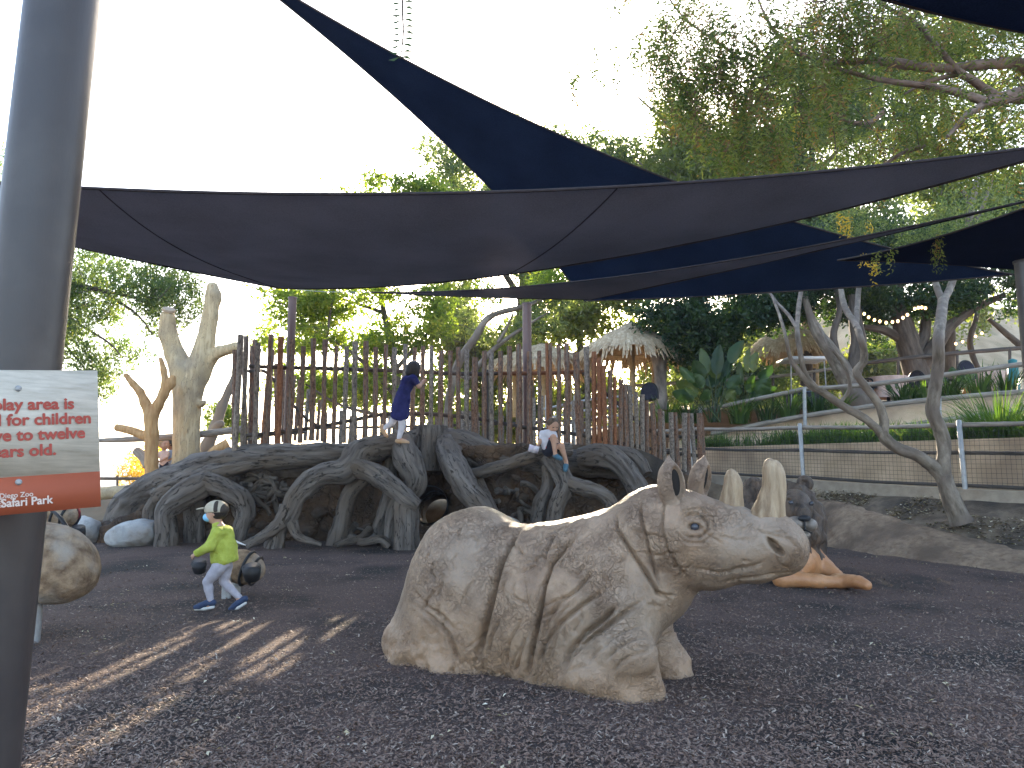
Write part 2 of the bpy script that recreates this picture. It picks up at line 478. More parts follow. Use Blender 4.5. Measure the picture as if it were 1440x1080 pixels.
M['muzzle'] = mat('muzzle_paint', (0.17, 0.14, 0.115), (0.29, 0.245, 0.20), scale=6, rough=0.4, bump=0.3, bscale=20)
M['black'] = mat('black_rubber', (0.012, 0.012, 0.013), (0.022, 0.022, 0.024), scale=8, rough=0.5)
M['steelgrey'] = mat('grey_post_paint', (0.036, 0.029, 0.028), (0.050, 0.040, 0.038), scale=3, rough=0.40, bump=0.08, bscale=60, spec=0.5, c3=(0.060, 0.050, 0.046), s3=5.0, stretch=(1, 1, 0.3))
M['steelbrown'] = mat('brown_post_paint', (0.10, 0.05, 0.045), (0.13, 0.07, 0.06), scale=3, rough=0.4, spec=0.5)
M['galv'] = mat('galvanised', (0.30, 0.30, 0.29), (0.42, 0.42, 0.41), scale=9, rough=0.55, metal=0.4)
M['wire'] = mat('dark_wire', (0.035, 0.033, 0.03), (0.05, 0.047, 0.042), scale=9, rough=0.6)
M['log'] = mat('log_bark', (0.065, 0.030, 0.018), (0.28, 0.155, 0.095), scale=3.2, rough=0.85, bump=0.9, bscale=4, stretch=(1, 1, 0.55), uv=True, c3=(0.17, 0.145, 0.12), s3=5, dist=0.015)
M['loggrey'] = mat('grey_log_bark', (0.085, 0.068, 0.055), (0.31, 0.255, 0.205), scale=3.2, rough=0.85, bump=0.9, bscale=4, stretch=(1, 1, 0.55), uv=True, dist=0.015)
M['logred'] = mat('red_and_redlit_log', (0.16, 0.06, 0.028), (0.30, 0.13, 0.06), scale=3.2, rough=0.8, bump=0.8, bscale=4, stretch=(1, 1, 0.55), uv=True, dist=0.015)  # reddish log; on some posts the red is low sunlight held in the colour
M['rail'] = mat('weathered_rail', (0.17, 0.14, 0.11), (0.33, 0.29, 0.24), scale=22, rough=0.9, bump=0.7, bscale=30, stretch=(1, 1, 0.12), uv=True, dist=0.01)
M['raildark'] = mat('dark_rail', (0.05, 0.042, 0.036), (0.12, 0.10, 0.085), scale=22, rough=0.85, bump=0.7, bscale=30, stretch=(1, 1, 0.12), uv=True, dist=0.01)
M['peeled'] = mat('peeled_trunk', (0.44, 0.32, 0.17), (0.60, 0.47, 0.28), scale=5, rough=0.75, bump=0.6, bscale=10, stretch=(3, 3, 0.5), c3=(0.34, 0.27, 0.18), s3=1.4, dist=0.03, veins=(5.0, 0.010, (0.16, 0.11, 0.06)))
M['orangewood'] = mat('orange_trunk', (0.36, 0.19, 0.075), (0.52, 0.32, 0.14), scale=5, rough=0.75, bump=0.6, bscale=10, stretch=(3, 3, 0.5), dist=0.03)
M['cutwood'] = mat('cut_wood', (0.33, 0.25, 0.17), (0.44, 0.34, 0.24), scale=9, rough=0.8)
M['bark_smooth'] = mat('smooth_bark', (0.085, 0.064, 0.044), (0.30, 0.25, 0.195), scale=9, rough=0.75, bump=0.5, bscale=22, stretch=(1, 1, 0.35), uv=True, c3=(0.15, 0.115, 0.09), s3=2.2, dist=0.02)
M['bark_red'] = mat('reddish_bark', (0.11, 0.065, 0.05), (0.30, 0.22, 0.18), scale=10, rough=0.75, bump=0.6, bscale=22, stretch=(1, 1, 0.3), uv=True, dist=0.02)
M['bark_dark'] = mat('dark_bark', (0.06, 0.045, 0.035), (0.14, 0.11, 0.085), scale=10, rough=0.9, bump=0.8, bscale=18, stretch=(1, 1, 0.2), uv=True, dist=0.03)
M['thatch'] = mat('thatch', (0.42, 0.31, 0.19), (0.70, 0.57, 0.39), scale=12, rough=0.95, bump=0.5, bscale=40, tintmix=(0.38, 0.27, 0.155))
M['bamboo'] = mat('palm_post', (0.30, 0.21, 0.10), (0.42, 0.31, 0.17), scale=6, rough=0.8, bump=0.3, bscale=20)
M['hill'] = mat('dry_hill', (0.30, 0.22, 0.13), (0.44, 0.34, 0.22), scale=0.35, rough=1.0, bump=0.6, bscale=2.0, c3=(0.22, 0.18, 0.10), s3=0.5)
M['farhill'] = mat('far_hills', (0.018, 0.022, 0.020), (0.045, 0.045, 0.035), scale=0.02, rough=1.0)
M['terrain'] = mat('open_ground', (0.16, 0.12, 0.08), (0.25, 0.19, 0.13), scale=0.8, rough=1.0, bump=0.5, bscale=6)
M['navy'] = mat('navy_cotton', (0.012, 0.014, 0.085), (0.020, 0.024, 0.13), scale=12, rough=0.9, bump=0.3, bscale=30)
M['white'] = mat('white_cloth', (0.52, 0.50, 0.54), (0.62, 0.60, 0.64), scale=12, rough=0.9, bump=0.2, bscale=30)
M['greyleg'] = mat('grey_leggings', (0.33, 0.31, 0.33), (0.42, 0.39, 0.42), scale=14, rough=0.9, bump=0.3, bscale=30)
M['lime'] = mat('lime_fleece', (0.31, 0.345, 0.045), (0.40, 0.44, 0.08), scale=16, rough=0.95, bump=0.4, bscale=45)
M['skin'] = mat('skin', (0.42, 0.24, 0.16), (0.50, 0.30, 0.21), scale=10, rough=0.55)
M['hairblack'] = mat('dark_hair', (0.012, 0.010, 0.010), (0.03, 0.024, 0.022), scale=30, rough=0.5, bump=0.5, bscale=40, stretch=(3, 3, 0.5))
M['hairbrown'] = mat('brown_hair', (0.06, 0.038, 0.022), (0.12, 0.08, 0.05), scale=30, rough=0.6, bump=0.5, bscale=50)
M['hairblond'] = mat('fair_hair', (0.28, 0.17, 0.08), (0.38, 0.25, 0.13), scale=30, rough=0.6)
M['capbeige'] = mat('cap_beige', (0.38, 0.33, 0.24), (0.46, 0.41, 0.31), scale=14, rough=0.9)
M['capdark'] = mat('cap_dark', (0.045, 0.035, 0.028), (0.06, 0.05, 0.04), scale=14, rough=0.9)
M['mask'] = mat('mask_blue', (0.22, 0.50, 0.72), (0.28, 0.56, 0.76), scale=14, rough=0.8)
M['shoeblue'] = mat('shoe_blue', (0.022, 0.036, 0.075), (0.035, 0.055, 0.11), scale=14, rough=0.7)
M['shoeteal'] = mat('shoe_teal', (0.05, 0.12, 0.17), (0.07, 0.16, 0.22), scale=14, rough=0.7)
M['shoetan'] = mat('shoe_tan', (0.42, 0.26, 0.14), (0.50, 0.33, 0.20), scale=14, rough=0.6)
M['sole'] = mat('sole_white', (0.55, 0.55, 0.53), (0.62, 0.62, 0.60), scale=14, rough=0.7)
M['red'] = mat('red_cloth', (0.42, 0.03, 0.03), (0.5, 0.05, 0.05), scale=14, rough=0.9)
M['maroon'] = mat('maroon_cloth', (0.14, 0.012, 0.02), (0.20, 0.02, 0.03), scale=14, rough=0.9)
M['dkcloth'] = mat('dark_cloth', (0.015, 0.017, 0.03), (0.03, 0.03, 0.045), scale=14, rough=0.9)
M['paleblue'] = mat('pale_blue_cloth', (0.30, 0.38, 0.52), (0.38, 0.46, 0.60), scale=14, rough=0.9)
M['paper'] = mat('printed_paper', (0.50, 0.42, 0.60), (0.80, 0.78, 0.84), scale=16, rough=0.6)
M['signboard'] = mat('sign_board', (0.30, 0.285, 0.25), (0.43, 0.41, 0.37), scale=3.0, rough=0.75, bump=0.15, bscale=12, stretch=(0.6, 1, 7), spec=0.3, detail=10)
M['signred'] = mat('sign_band', (0.34, 0.080, 0.036), (0.37, 0.092, 0.042), scale=3.0, rough=0.6)
M['letterred'] = mat('letter_red', (0.36, 0.060, 0.040), (0.39, 0.068, 0.045), scale=3.0, rough=0.6)
M['letterpale'] = mat('letter_pale', (0.62, 0.50, 0.42), (0.66, 0.54, 0.46), scale=3.0, rough=0.6)
M['pinkcloth'] = mat('pink_tablecloth', (0.50, 0.34, 0.28), (0.60, 0.43, 0.36), scale=8, rough=0.9)
M['canopy'] = mat('white_canopy', (0.62, 0.62, 0.62), (0.72, 0.72, 0.72), scale=5, rough=0.7)
M['teal'] = mat('teal_plastic', (0.02, 0.13, 0.14), (0.03, 0.17, 0.18), scale=5, rough=0.5)
M['orange'] = mat('orange_cover', (0.52, 0.17, 0.03), (0.60, 0.22, 0.05), scale=5, rough=0.6)
M['pipe'] = mat('tunnel_pipe', (0.10, 0.085, 0.085), (0.14, 0.12, 0.12), scale=5, rough=0.7, bump=0.3)

def fabric_mat(name, c1, c2, trans):
    m = bpy.data.materials.new(name); m.use_nodes = True
    nt = m.node_tree; nt.nodes.clear(); N, L = nt.nodes, nt.links
    out = N.new('ShaderNodeOutputMaterial')
    tc = N.new('ShaderNodeTexCoord')
    ns = N.new('ShaderNodeTexNoise'); ns.inputs['Scale'].default_value = 70; ns.inputs['Detail'].default_value = 6
    n2 = N.new('ShaderNodeTexNoise'); n2.inputs['Scale'].default_value = 1.1; n2.inputs['Detail'].default_value = 5
    L.new(tc.outputs['Object'], ns.inputs[0]); L.new(tc.outputs['Object'], n2.inputs[0])
    a = N.new('ShaderNodeMath'); a.operation = 'MULTIPLY_ADD'; a.inputs[1].default_value = 0.5
    L.new(n2.outputs['Fac'], a.inputs[0])
    h = N.new('ShaderNodeMath'); h.operation = 'MULTIPLY'; h.inputs[1].default_value = 0.5
    L.new(ns.outputs['Fac'], h.inputs[0]); L.new(h.outputs[0], a.inputs[2])
    rp = N.new('ShaderNodeValToRGB'); rp.color_ramp.elements[0].position = 0.35; rp.color_ramp.elements[1].position = 0.65
    rp.color_ramp.elements[0].color = (*c1, 1); rp.color_ramp.elements[1].color = (*c2, 1)
    L.new(a.outputs[0], rp.inputs[0])
    df = N.new('ShaderNodeBsdfDiffuse'); df.inputs['Roughness'].default_value = 0.6
    tr = N.new('ShaderNodeBsdfTranslucent')
    L.new(rp.outputs[0], df.inputs['Color']); L.new(rp.outputs[0], tr.inputs['Color'])
    mx = N.new('ShaderNodeMixShader'); mx.inputs[0].default_value = trans
    L.new(df.outputs[0], mx.inputs[1]); L.new(tr.outputs[0], mx.inputs[2]); L.new(mx.outputs[0], out.inputs['Surface'])
    return m
M['sailbrown'] = fabric_mat('brown_shade_cloth', (0.180, 0.176, 0.198), (0.265, 0.260, 0.288), 0.5)
M['sailblue'] = fabric_mat('navy_shade_cloth', (0.013, 0.023, 0.062), (0.026, 0.046, 0.11), 0.45)
M['saildark'] = fabric_mat('dark_shade_cloth', (0.014, 0.020, 0.050), (0.024, 0.034, 0.08), 0.45)
M['hem'] = mat('sail_hem', (0.03, 0.024, 0.026), (0.045, 0.036, 0.038), scale=9, rough=0.9)

# ================================================================== the setting: ground, bank, terraces, hills
def gz(x, y):
    x = np.asarray(x, float); y = np.asarray(y, float)
    return 0.15 * sm(7.0, 13.0, y)
def grid_sheet(name, xs, ys, zf, m, kind='structure'):
    X, Y = np.meshgrid(xs, ys, indexing='ij')
    Z = zf(X, Y)
    V = np.stack([X.ravel(), Y.ravel(), Z.ravel()], 1)
    nx, ny = len(xs), len(ys)
    i, j = np.meshgrid(np.arange(nx - 1), np.arange(ny - 1), indexing='ij')
    a = (i * ny + j).ravel()
    o = mesh_obj(name, V, np.stack([a, a + ny, a + ny + 1, a + 1], 1), m)
    return tag(o, kind=kind)
def mulch_z(X, Y):
    P = np.stack([X.ravel(), Y.ravel(), np.zeros(X.size)], 1)
    n = 0.034 * fbm(P * 0.9, 3, 4) + 0.010 * fbm(P * 6, 5, 2)
    return gz(X, Y) + n.reshape(X.shape)
grid_sheet('mulch_ground', np.linspace(-14, 14, 281), np.linspace(-4, 17.5, 216), mulch_z, M['mulch_base'])

def terrain_z(X, Y):
    P = np.stack([X.ravel(), Y.ravel(), np.zeros(X.size)], 1)
    n = fbm(P * 0.35, 11, 3).reshape(X.shape)
    z = -0.10 + 0 * X
    mound = 0.95 * sm(14.0, 16.5, Y) * sm(-2.5, -6.0, X)
    z = z + np.where(Y < 24, mound + 0.05 * n * (Y > 14), mound)
    fall = -0.11 * np.clip(Y - 22, 0, 140) - 0.9 * sm(20, 26, Y)
    z = z + fall * sm(16, 3, X) 
    return z
xs = np.concatenate([-np.geomspace(3000, 16, 26), np.linspace(-15, 15, 76), np.geomspace(16, 3000, 26)])
ys = np.concatenate([-np.geomspace(2500, 6, 14), np.linspace(-4, 30, 86), np.geomspace(31, 2300, 34)])
grid_sheet('open_ground', xs, ys, terrain_z, M['terrain'])

# far hills across the valley
def ridge(name, Yc, hs, wid, x0, x1, seed, base):
    n = 90
    X = np.linspace(x0, x1, n)
    rows = []
    prof = np.array([fbm(np.array([[x / 420.0, Yc / 300.0, 0.3]]), seed, 4)[0] for x in X])
    for k, f in enumerate((0, 0.25, 0.55, 0.8, 1.0, 0.6, 0.0)):
        yy = Yc + (k - 4) * wid
        rows.append(np.stack([X, np.full(n, yy) + 60 * prof * (k % 2), base + (hs * (0.75 + 0.5 * prof) - base) * f], 1))
    V = np.vstack(rows)
    i, j = np.meshgrid(np.arange(len(rows) - 1), np.arange(n - 1), indexing='ij')
    a = (i * n + j).ravel()
    return tag(mesh_obj(name, V, np.stack([a, a + 1, a + n + 1, a + n], 1), M['farhill']), kind='structure')
ridge('far_hills', 1500, 42, 120, -3500, 2500, 4, -60)
ridge('near_hills', 800, 3, 60, -2400, 1200, 9, -60)

# sculpted kerb at the right edge of the mulch, and the dirt bank above it
def line_on(pts, n):
    pts = np.array([list(p) for p in pts]); L = np.concatenate([[0], np.cumsum(np.linalg.norm(np.diff(pts, axis=0), axis=1))])
    t = np.linspace(0, L[-1], n)
    return np.stack([np.interp(t, L, pts[:, k]) for k in range(3)], 1)
kb = [(1560, 824), (1500, 815), (1440, 807), (1370, 799), (1300, 790), (1230, 779), (1180, 771), (1140, 764), (1090, 758), (1040, 752), (990, 744)]
B_ = []
for u, v in kb:
    z = 0.1
    for _ in range(6):
        p = at_z(u, v, z); z = float(gz(p.x, p.y))
    B_.append((p.x, p.y, z - 0.06))
kt = [(1560, 795), (1500, 786), (1440, 773), (1390, 761), (1330, 747), (1270, 731), (1215, 714), (1175, 704), (1140, 698), (1080, 688), (1000, 676)]
T_ = [tuple(at(u, v, B_[i][1] + 0.75)) for i, (u, v) in enumerate(kt)]
nk = 300
Bl, Tl = line_on(B_, nk), line_on(T_, nk)
rows = []
prof = [(0.0, -0.15), (0.0, 0.0), (0.12, 0.18), (0.3, 0.42), (0.55, 0.70), (0.8, 0.93), (1.0, 1.0), (1.22, 0.99), (1.5, 0.9), (1.5, -0.3)]
m_ = 44
pp = np.array(prof); ll = np.linspace(0, len(prof) - 1, m_)
pa = np.interp(ll, np.arange(len(prof)), pp[:, 0]); pb = np.interp(ll, np.arange(len(prof)), pp[:, 1])
for a, b in zip(pa, pb):
    rows.append(np.stack([Bl[:, 0] + (Tl[:, 0] - Bl[:, 0]) * a, Bl[:, 1] + (Tl[:, 1] - Bl[:, 1]) * a, Bl[:, 2] + (Tl[:, 2] - Bl[:, 2]) * b], 1))
V = np.vstack(rows)
nz = fbm(V * 1.6, 21, 4)
V[:, 2] += 0.05 * nz + 0.025 * fbm(V * 6.5, 24, 3); V[:, 1] -= 0.07 * fbm(V * 2.3 + 9, 22, 4); V[:, 0] -= 0.04 * fbm(V * 3.1 + 4, 23, 3)
i, j = np.meshgrid(np.arange(m_ - 1), np.arange(nk - 1), indexing='ij'); a = (i * nk + j).ravel()
kerb = mesh_obj('sculpted_kerb', V, np.stack([a, a + 1, a + nk + 1, a + nk], 1), M['kerb'], origin=Bl[nk // 2])
tag(kerb, 'low sloping tan sculpted concrete kerb between the mulch and the dirt bank', 'kerb')

FL = [Vector((9.9, 8.2, 0.86)), Vector((9.1, 9.6, 0.92)), Vector((7.47, 12.3, 0.985)), Vector((5.87, 15.0, 1.115)), Vector((4.3, 17.6, 1.24)), Vector((3.5, 19.0, 1.28))]
Fl = line_on(FL, nk)
Tb = Bl + (Tl - Bl) * 1.0
rows = []
for k in range(30):
    f = k / 29 * 1.9 - 0.08
    R = Tl + (Fl - Tl) * min(f, 1.0)
    if f > 1: R = R + np.array([1.4, 0.85, 0.0]) * (f - 1) * 1.6
    rows.append(R)
V = np.vstack(rows); V[:, 2] += 0.035 * fbm(V * 1.7, 31, 4) - 0.01
i, j = np.meshgrid(np.arange(29), np.arange(nk - 1), indexing='ij'); a = (i * nk + j).ravel()
bank = tag(mesh_obj('dirt_bank', V, np.stack([a, a + 1, a + nk + 1, a + nk], 1), M['dirt']), kind='structure')
bankV = V.copy()

# raised bed, walls and terrace behind the wire fence
def wall_strip(name, pts, thick, depth_z, m, label, cat='wall'):
    """a wall along a polyline of top points"""
    P = np.array([list(p) for p in pts]); T = np.gradient(P, axis=0); T[:, 2] = 0; T /= np.linalg.norm(T, axis=1)[:, None]
    Nn = np.stack([-T[:, 1], T[:, 0], 0 * T[:, 0]], 1)
    lo = P.copy(); lo[:, 2] -= depth_z
    q = [lo, P - np.array([0, 0, 0.015]), P + Nn * 0.012, P + Nn * (thick - 0.012), P + Nn * thick - np.array([0, 0, 0.015]), lo + Nn * thick]
    V = np.vstack(q); n = len(P)
    i, j = np.meshgrid(np.arange(5), np.arange(n - 1), indexing='ij'); a = (i * n + j).ravel()
    F = np.stack([a, a + n, a + n + 1, a + 1], 1)
    e = [[k * n for k in range(6)], [k * n + n - 1 for k in range(5, -1, -1)]]
    o = mesh_obj(name, V, [F, np.array(e)], m, smooth=False, origin=P[0] - np.array([0, 0, depth_z]))
    return tag(o, label, cat)
nrm = Vector((0.86, 0.51, 0))
w1 = [Vector(p) + nrm * 1.3 for p in FL]
w1 = [Vector((p.x, p.y, 1.86 + 0.01 * p.y)) for p in w1]
W1 = [tuple(p) for p in line_on(w1, 30)][::-1]
wall_strip('retaining_wall', W1, -0.2, 1.15, M['wall'], 'lower beige retaining wall seen through the wire mesh, grass along its top', 'retaining wall')
w2px = [(940, 622, 21.2), (1000, 612, 20.5), (1120, 590, 19.8), (1240, 571, 19.2), (1330, 563, 18.6), (1440, 554, 18.0), (1580, 546, 17.2)]
W2 = line_on([at(*p) for p in w2px], 30)
wall_strip('ramp_wall', W2, 0.2, 1.6, M['wall'], 'upper beige ramp wall under the log rails beside the terrace', 'ramp wall')
a1, b1 = line_on(W1[::-1], 60), line_on(W2[::-1], 60)
rows = []
for k in range(16):
    f = k / 15
    R = a1 * (1 - f) + b1 * f
    R[:, 2] = (a1[:, 2] - 0.06) * (1 - f) + (np.minimum(b1[:, 2] - 0.45, 2.5)) * f
    rows.append(R + np.array([0.05, 0.03, 0]))
V = np.vstack(rows); bedV = V.reshape(16, 60, 3)
i, j = np.meshgrid(np.arange(15), np.arange(59), indexing='ij'); a = (i * 60 + j).ravel()
tag(mesh_obj('planting_bed', V, np.stack([a, a + 1, a + 61, a + 60], 1), M['dirt']), kind='structure')
TZ = 3.15
def terr(X, Y):
    return TZ + 0.2 * sm(24, 34, Y) + 0 * X + 9.0 * sm(36, 75, Y) * sm(14, 34, X + 0.15 * (Y - 36)) 
grid_sheet('terrace_ground', np.linspace(4.2, 60, 60), np.linspace(20.3, 120, 60), terr, M['terrain'])
# sunlit dry slope at far right
def hill(X, Y):
    P = np.stack([X.ravel(), Y.ravel(), np.zeros(X.size)], 1)
    return TZ - 0.6 + 13.5 * sm(34, 62, Y - 0.3 * (X - 30)) * sm(15, 27, X) + 0.25 * fbm(P * 0.4, 8, 3).reshape(X.shape)
grid_sheet('dry_hillside', np.linspace(14, 90, 70), np.linspace(30, 110, 60), hill, M['hill'])

# mulch chips lying over the mulch, thinning with distance (nobody could count them)
rng = np.random.default_rng(5)
def chips(name, n, y0, y1, lmin, lmax, ztop, seed, xr=0.92, pale=0.13, region=None, power=1.0):
    r = np.random.default_rng(seed)
    t = r.random(n)
    y = (y0 ** -power + t * (y1 ** -power - y0 ** -power)) ** (-1 / power)
    x = (r.random(n) * 2 - 1) * xr * y
    if region is not None:
        k = region(x, y); x, y = x[k], y[k]; n = len(x)
    z = mulch_z(x[None], y[None])[0] + 0.003
    L = lmin + (lmax - lmin) * r.random(n) ** 1.8; W = L * (0.18 + 0.25 * r.random(n)); H = W * 0.35
    az = r.random(n) * 6.283; ti = r.normal(0, 0.33, n); ro = r.normal(0, 0.45, n)
    d = np.stack([np.cos(az) * np.cos(ti), np.sin(az) * np.cos(ti), np.sin(ti)], 1)
    s = np.stack([-np.sin(az), np.cos(az), np.zeros(n)], 1)
    up = np.cross(d, s); s = s * np.cos(ro)[:, None] + up * np.sin(ro)[:, None]; up = np.cross(d, s)
    c = np.stack([x, y, z + np.abs(np.sin(ti)) * L * 0.4 + ztop * r.random(n)], 1)
    LL, WW, HH = L[:, None] / 2, W[:, None] / 2, H[:, None]
    P = np.stack([c - d * LL - s * WW, c + d * LL * 0.9 - s * WW * 0.8, c + d * LL + s * WW, c - d * LL * 0.85 + s * WW * 0.9, c + up * HH], 1).reshape(-1, 3)
    b = np.arange(n)[:, None] * 5
    F = np.concatenate([b + np.array([[0, 1, 4]]), b + np.array([[1, 2, 4]]), b + np.array([[2, 3, 4]]), b + np.array([[3, 0, 4]])])
    tint = np.where(r.random(n) < pale, 0.25 + 0.55 * r.random(n) ** 2, 0.22 * r.random(n) ** 2)
    patch = fbm(np.stack([x * 0.5, y * 0.5, 0 * x], 1), 91, 4); tint = np.clip(tint * (1 + 0.7 * patch) + 0.07 * patch, 0, 0.9)
    o = mesh_obj(name, P, F, M['chip'], smooth=False, tint=np.repeat(tint, 5))
    return tag(o, kind='stuff')
chips('mulch_chips', 200000, 2.4, 17.0, 0.012, 0.034, 0.012, 1, region=lambda x, y: (x < 7.6 - 0.0 * y) & ~((y > 9.5) & (x > 7.2 - 0.55 * (y - 9.5))), power=1.0)

# pale leaf litter on the dirt bank and a few pale pebbles and leaves on the mulch
def litter(name, P0, n, size, seed, m, hi=0.01):
    r = np.random.default_rng(seed)
    k = r.integers(0, len(P0), n); P = P0[k] + np.stack([r.normal(0, 0.05, n), r.normal(0, 0.05, n), np.full(n, 0.0)], 1)
    az = r.random(n) * 6.283; L = size * (0.5 + r.random(n)); W = L * 0.45
    d = np.stack([np.cos(az), np.sin(az), r.normal(0, 0.3, n)], 1); s = np.stack([-np.sin(az), np.cos(az), r.normal(0, 0.3, n)], 1)
    P = P + np.array([0, 0, hi])
    Q = np.stack([P - d * L[:, None] / 2, P - s * W[:, None] / 2 + np.array([0, 0, 0.006]), P + d * L[:, None] / 2, P + s * W[:, None] / 2 + np.array([0, 0, 0.006])], 1).reshape(-1, 3)
    b = np.arange(n)[:, None] * 4
    return tag(mesh_obj(name, Q, np.concatenate([b + np.array([[0, 1, 2]]), b + np.array([[0, 2, 3]])]), m, smooth=False, tint=np.repeat(r.random(n), 4)), kind='stuff')
M['litter'] = leaf_mat('leaf_litter', (0.05, 0.035, 0.022), (0.30, 0.24, 0.15), (0.62, 0.56, 0.44), trans=0.1, rough=0.8)
bk = bankV.reshape(30, nk, 3)[2:17].reshape(-1, 3)
sel = bk[(fbm(bk * 0.9, 77, 3) > -0.15)]
litter('leaf_litter', sel, 5200, 0.05, 3, M['litter'])
r = np.random.default_rng(12)
yy = 3 + 9 * r.random(130) ** 1.3; xx = (r.random(130) * 2 - 1) * 0.7 * yy
Pm = np.stack([xx, yy, mulch_z(xx[None], yy[None])[0] + 0.012], 1)
M['paleleaf'] = leaf_mat('pale_dry_leaf', (0.30, 0.24, 0.13), (0.62, 0.55, 0.40), (0.75, 0.70, 0.55), trans=0.1, rough=0.8)
litter('fallen_leaves', Pm, 260, 0.028, 4, M['paleleaf'], 0.012)

# ================================================================== rhino statue
RC = np.array([1.13, 5.04, 0.0]); RA = math.radians(28)
RD = np.array([math.cos(RA), -math.sin(RA), 0.0]); RN = np.array([math.sin(RA), math.cos(RA), 0.0])
def rp(u, v, t=0.0):
    """pixel -> point on the vertical plane parallel to the rhino's axis, t metres beyond it"""
    a, b = (u - 720.0) / FPX, (540.0 - v) / FPX
    d = np.array([a, CP - b * SP, SP + b * CP])
    o = RC + RN * t - np.array([0, 0, CAM_H])
    k = (o @ RN) / (d @ RN)
    return d * k + np.array([0, 0, CAM_H])
def rpr(u, v, r_px, t=0.0):
    p = rp(u, v, t); dep = p[1] * CP + (p[2] - CAM_H) * SP
    return p, r_px * dep / FPX
rhino = empty('rhino_statue', (0.3, 5.4, 0.0), 'life-size grey-brown rhinoceros statue half sunk in the mulch, head raised to the right', 'statue')
S = Sdf((-1.5, 3.7, -0.15), (2.7, 7.3, 1.75), 0.0110)
RR = np.stack([RD, RN, [0, 0, 1]], 1)
def E(u, v, t, rs, rt, rz, k=0.12, tilt=0.0, op='add', sc=1.0, yaw=0.0):
    p = rp(u, v, t)
    R = np.array(Matrix(RR.tolist()) @ Matrix.Rotation(yaw, 3, 'Z') @ Matrix.Rotation(tilt, 3, 'Y'))
    S.ell(p, (rs, rt, rz), R, k, op)
# trunk of the body
E(672, 850, 0.02, 0.52, 0.50, 0.74, 0.15)           # rump
E(640, 842, -0.20, 0.37, 0.27, 0.60, 0.12)          # near haunch
E(650, 842, 0.26, 0.36, 0.26, 0.58, 0.12)
E(770, 865, 0.0, 0.62, 0.47, 0.66, 0.18)            # belly
E(838, 850, 0.0, 0.42, 0.43, 0.62, 0.18)            # shoulder
E(862, 860, -0.16, 0.30, 0.27, 0.52, 0.12, tilt=0.1)
E(905, 790, 0.0, 0.34, 0.30, 0.42, 0.16, tilt=-0.5) # neck
E(930, 745, 0.0, 0.30, 0.25, 0.30, 0.12)
# ground skirt of sculpted earth
p0 = rp(600, 925, -0.25); p1 = rp(800, 955, -0.25); p2 = rp(600, 925, 0.3); p3 = rp(800, 955, 0.35)
S.cap(rp(612, 935, -0.05), rp(830, 985, -0.05), 0.40, 0.30, 0.25)
S.cap(rp(588, 925, -0.18), rp(612, 800, 0.0), 0.20, 0.16, 0.18)
S.cap(rp(578, 930, 0.10), rp(610, 820, 0.1), 0.22, 0.16, 0.18)
# near foreleg (buried at the elbow) with a rounded knee
S.cap(rp(872, 860, -0.27), rp(882, 975, -0.30), 0.185, 0.23, 0.07)
E(882, 918, -0.40, 0.19, 0.15, 0.16, 0.04)
E(840, 955, -0.36, 0.24, 0.17, 0.15, 0.10)
# far foreleg
S.cap(rp(905, 850, 0.26), rp(942, 955, 0.30), 0.15, 0.14, 0.09)
S.cap(rp(945, 940, 0.30), rp(950, 975, 0.30), 0.15, 0.19, 0.09)
# head: chain of rounded sections from the jaw to the muzzle
def HC(pts, k=0.08):
    P = [rpr(u, v, r, t) for (u, v, r, t) in pts]
    for a, b in zip(P[:-1], P[1:]): S.cap(a[0], b[0], a[1], b[1], k)
HC([(925, 745, 56, 0), (962, 752, 56, -0.02), (1000, 762, 49, -0.01), (1050, 768, 41, 0), (1085, 766, 37, 0), (1098, 768, 34, 0)], 0.08)
HC([(958, 785, 44, 0.0), (1000, 790, 36, 0.0), (1060, 789, 25, 0.0), (1100, 779, 24, 0.0)], 0.07)   # jaw
E(958, 770, -0.13, 0.20, 0.10, 0.20, 0.07)          # near cheek
E(958, 770, 0.13, 0.20, 0.10, 0.20, 0.07)
E(985, 725, 0.0, 0.20, 0.20, 0.10, 0.08)            # brow
E(1028, 725, 0.0, 0.13, 0.13, 0.07, 0.06)           # horn seats
E(1082, 736, 0.0, 0.13, 0.12, 0.06, 0.05)
E(1098, 768, -0.12, 0.12, 0.065, 0.11, 0.05)         # near nostril swelling
E(1098, 768, 0.12, 0.12, 0.065, 0.11, 0.05)
E(1108, 770, 0.0, 0.115, 0.13, 0.135, 0.05)           # lips
# eye bulge and socket
E(976, 740, -0.205, 0.085, 0.055, 0.07, 0.03)
E(976, 741, -0.265, 0.042, 0.03, 0.026, 0.008, op='sub')
# nostril
E(1089, 768, -0.200, 0.026, 0.085, 0.075, 0.008, tilt=-0.75, op='sub')
E(1089, 768, 0.200, 0.026, 0.085, 0.075, 0.008, tilt=-0.75, op='sub')
# mouth line
S.cap(rp(1132, 803, -0.16), rp(1060, 808, -0.20), 0.010, 0.008, 0.012, 'sub')
S.half(-0.12)
RV, RQ = S.mesh()
RNn = vert_normals(RV, RQ)
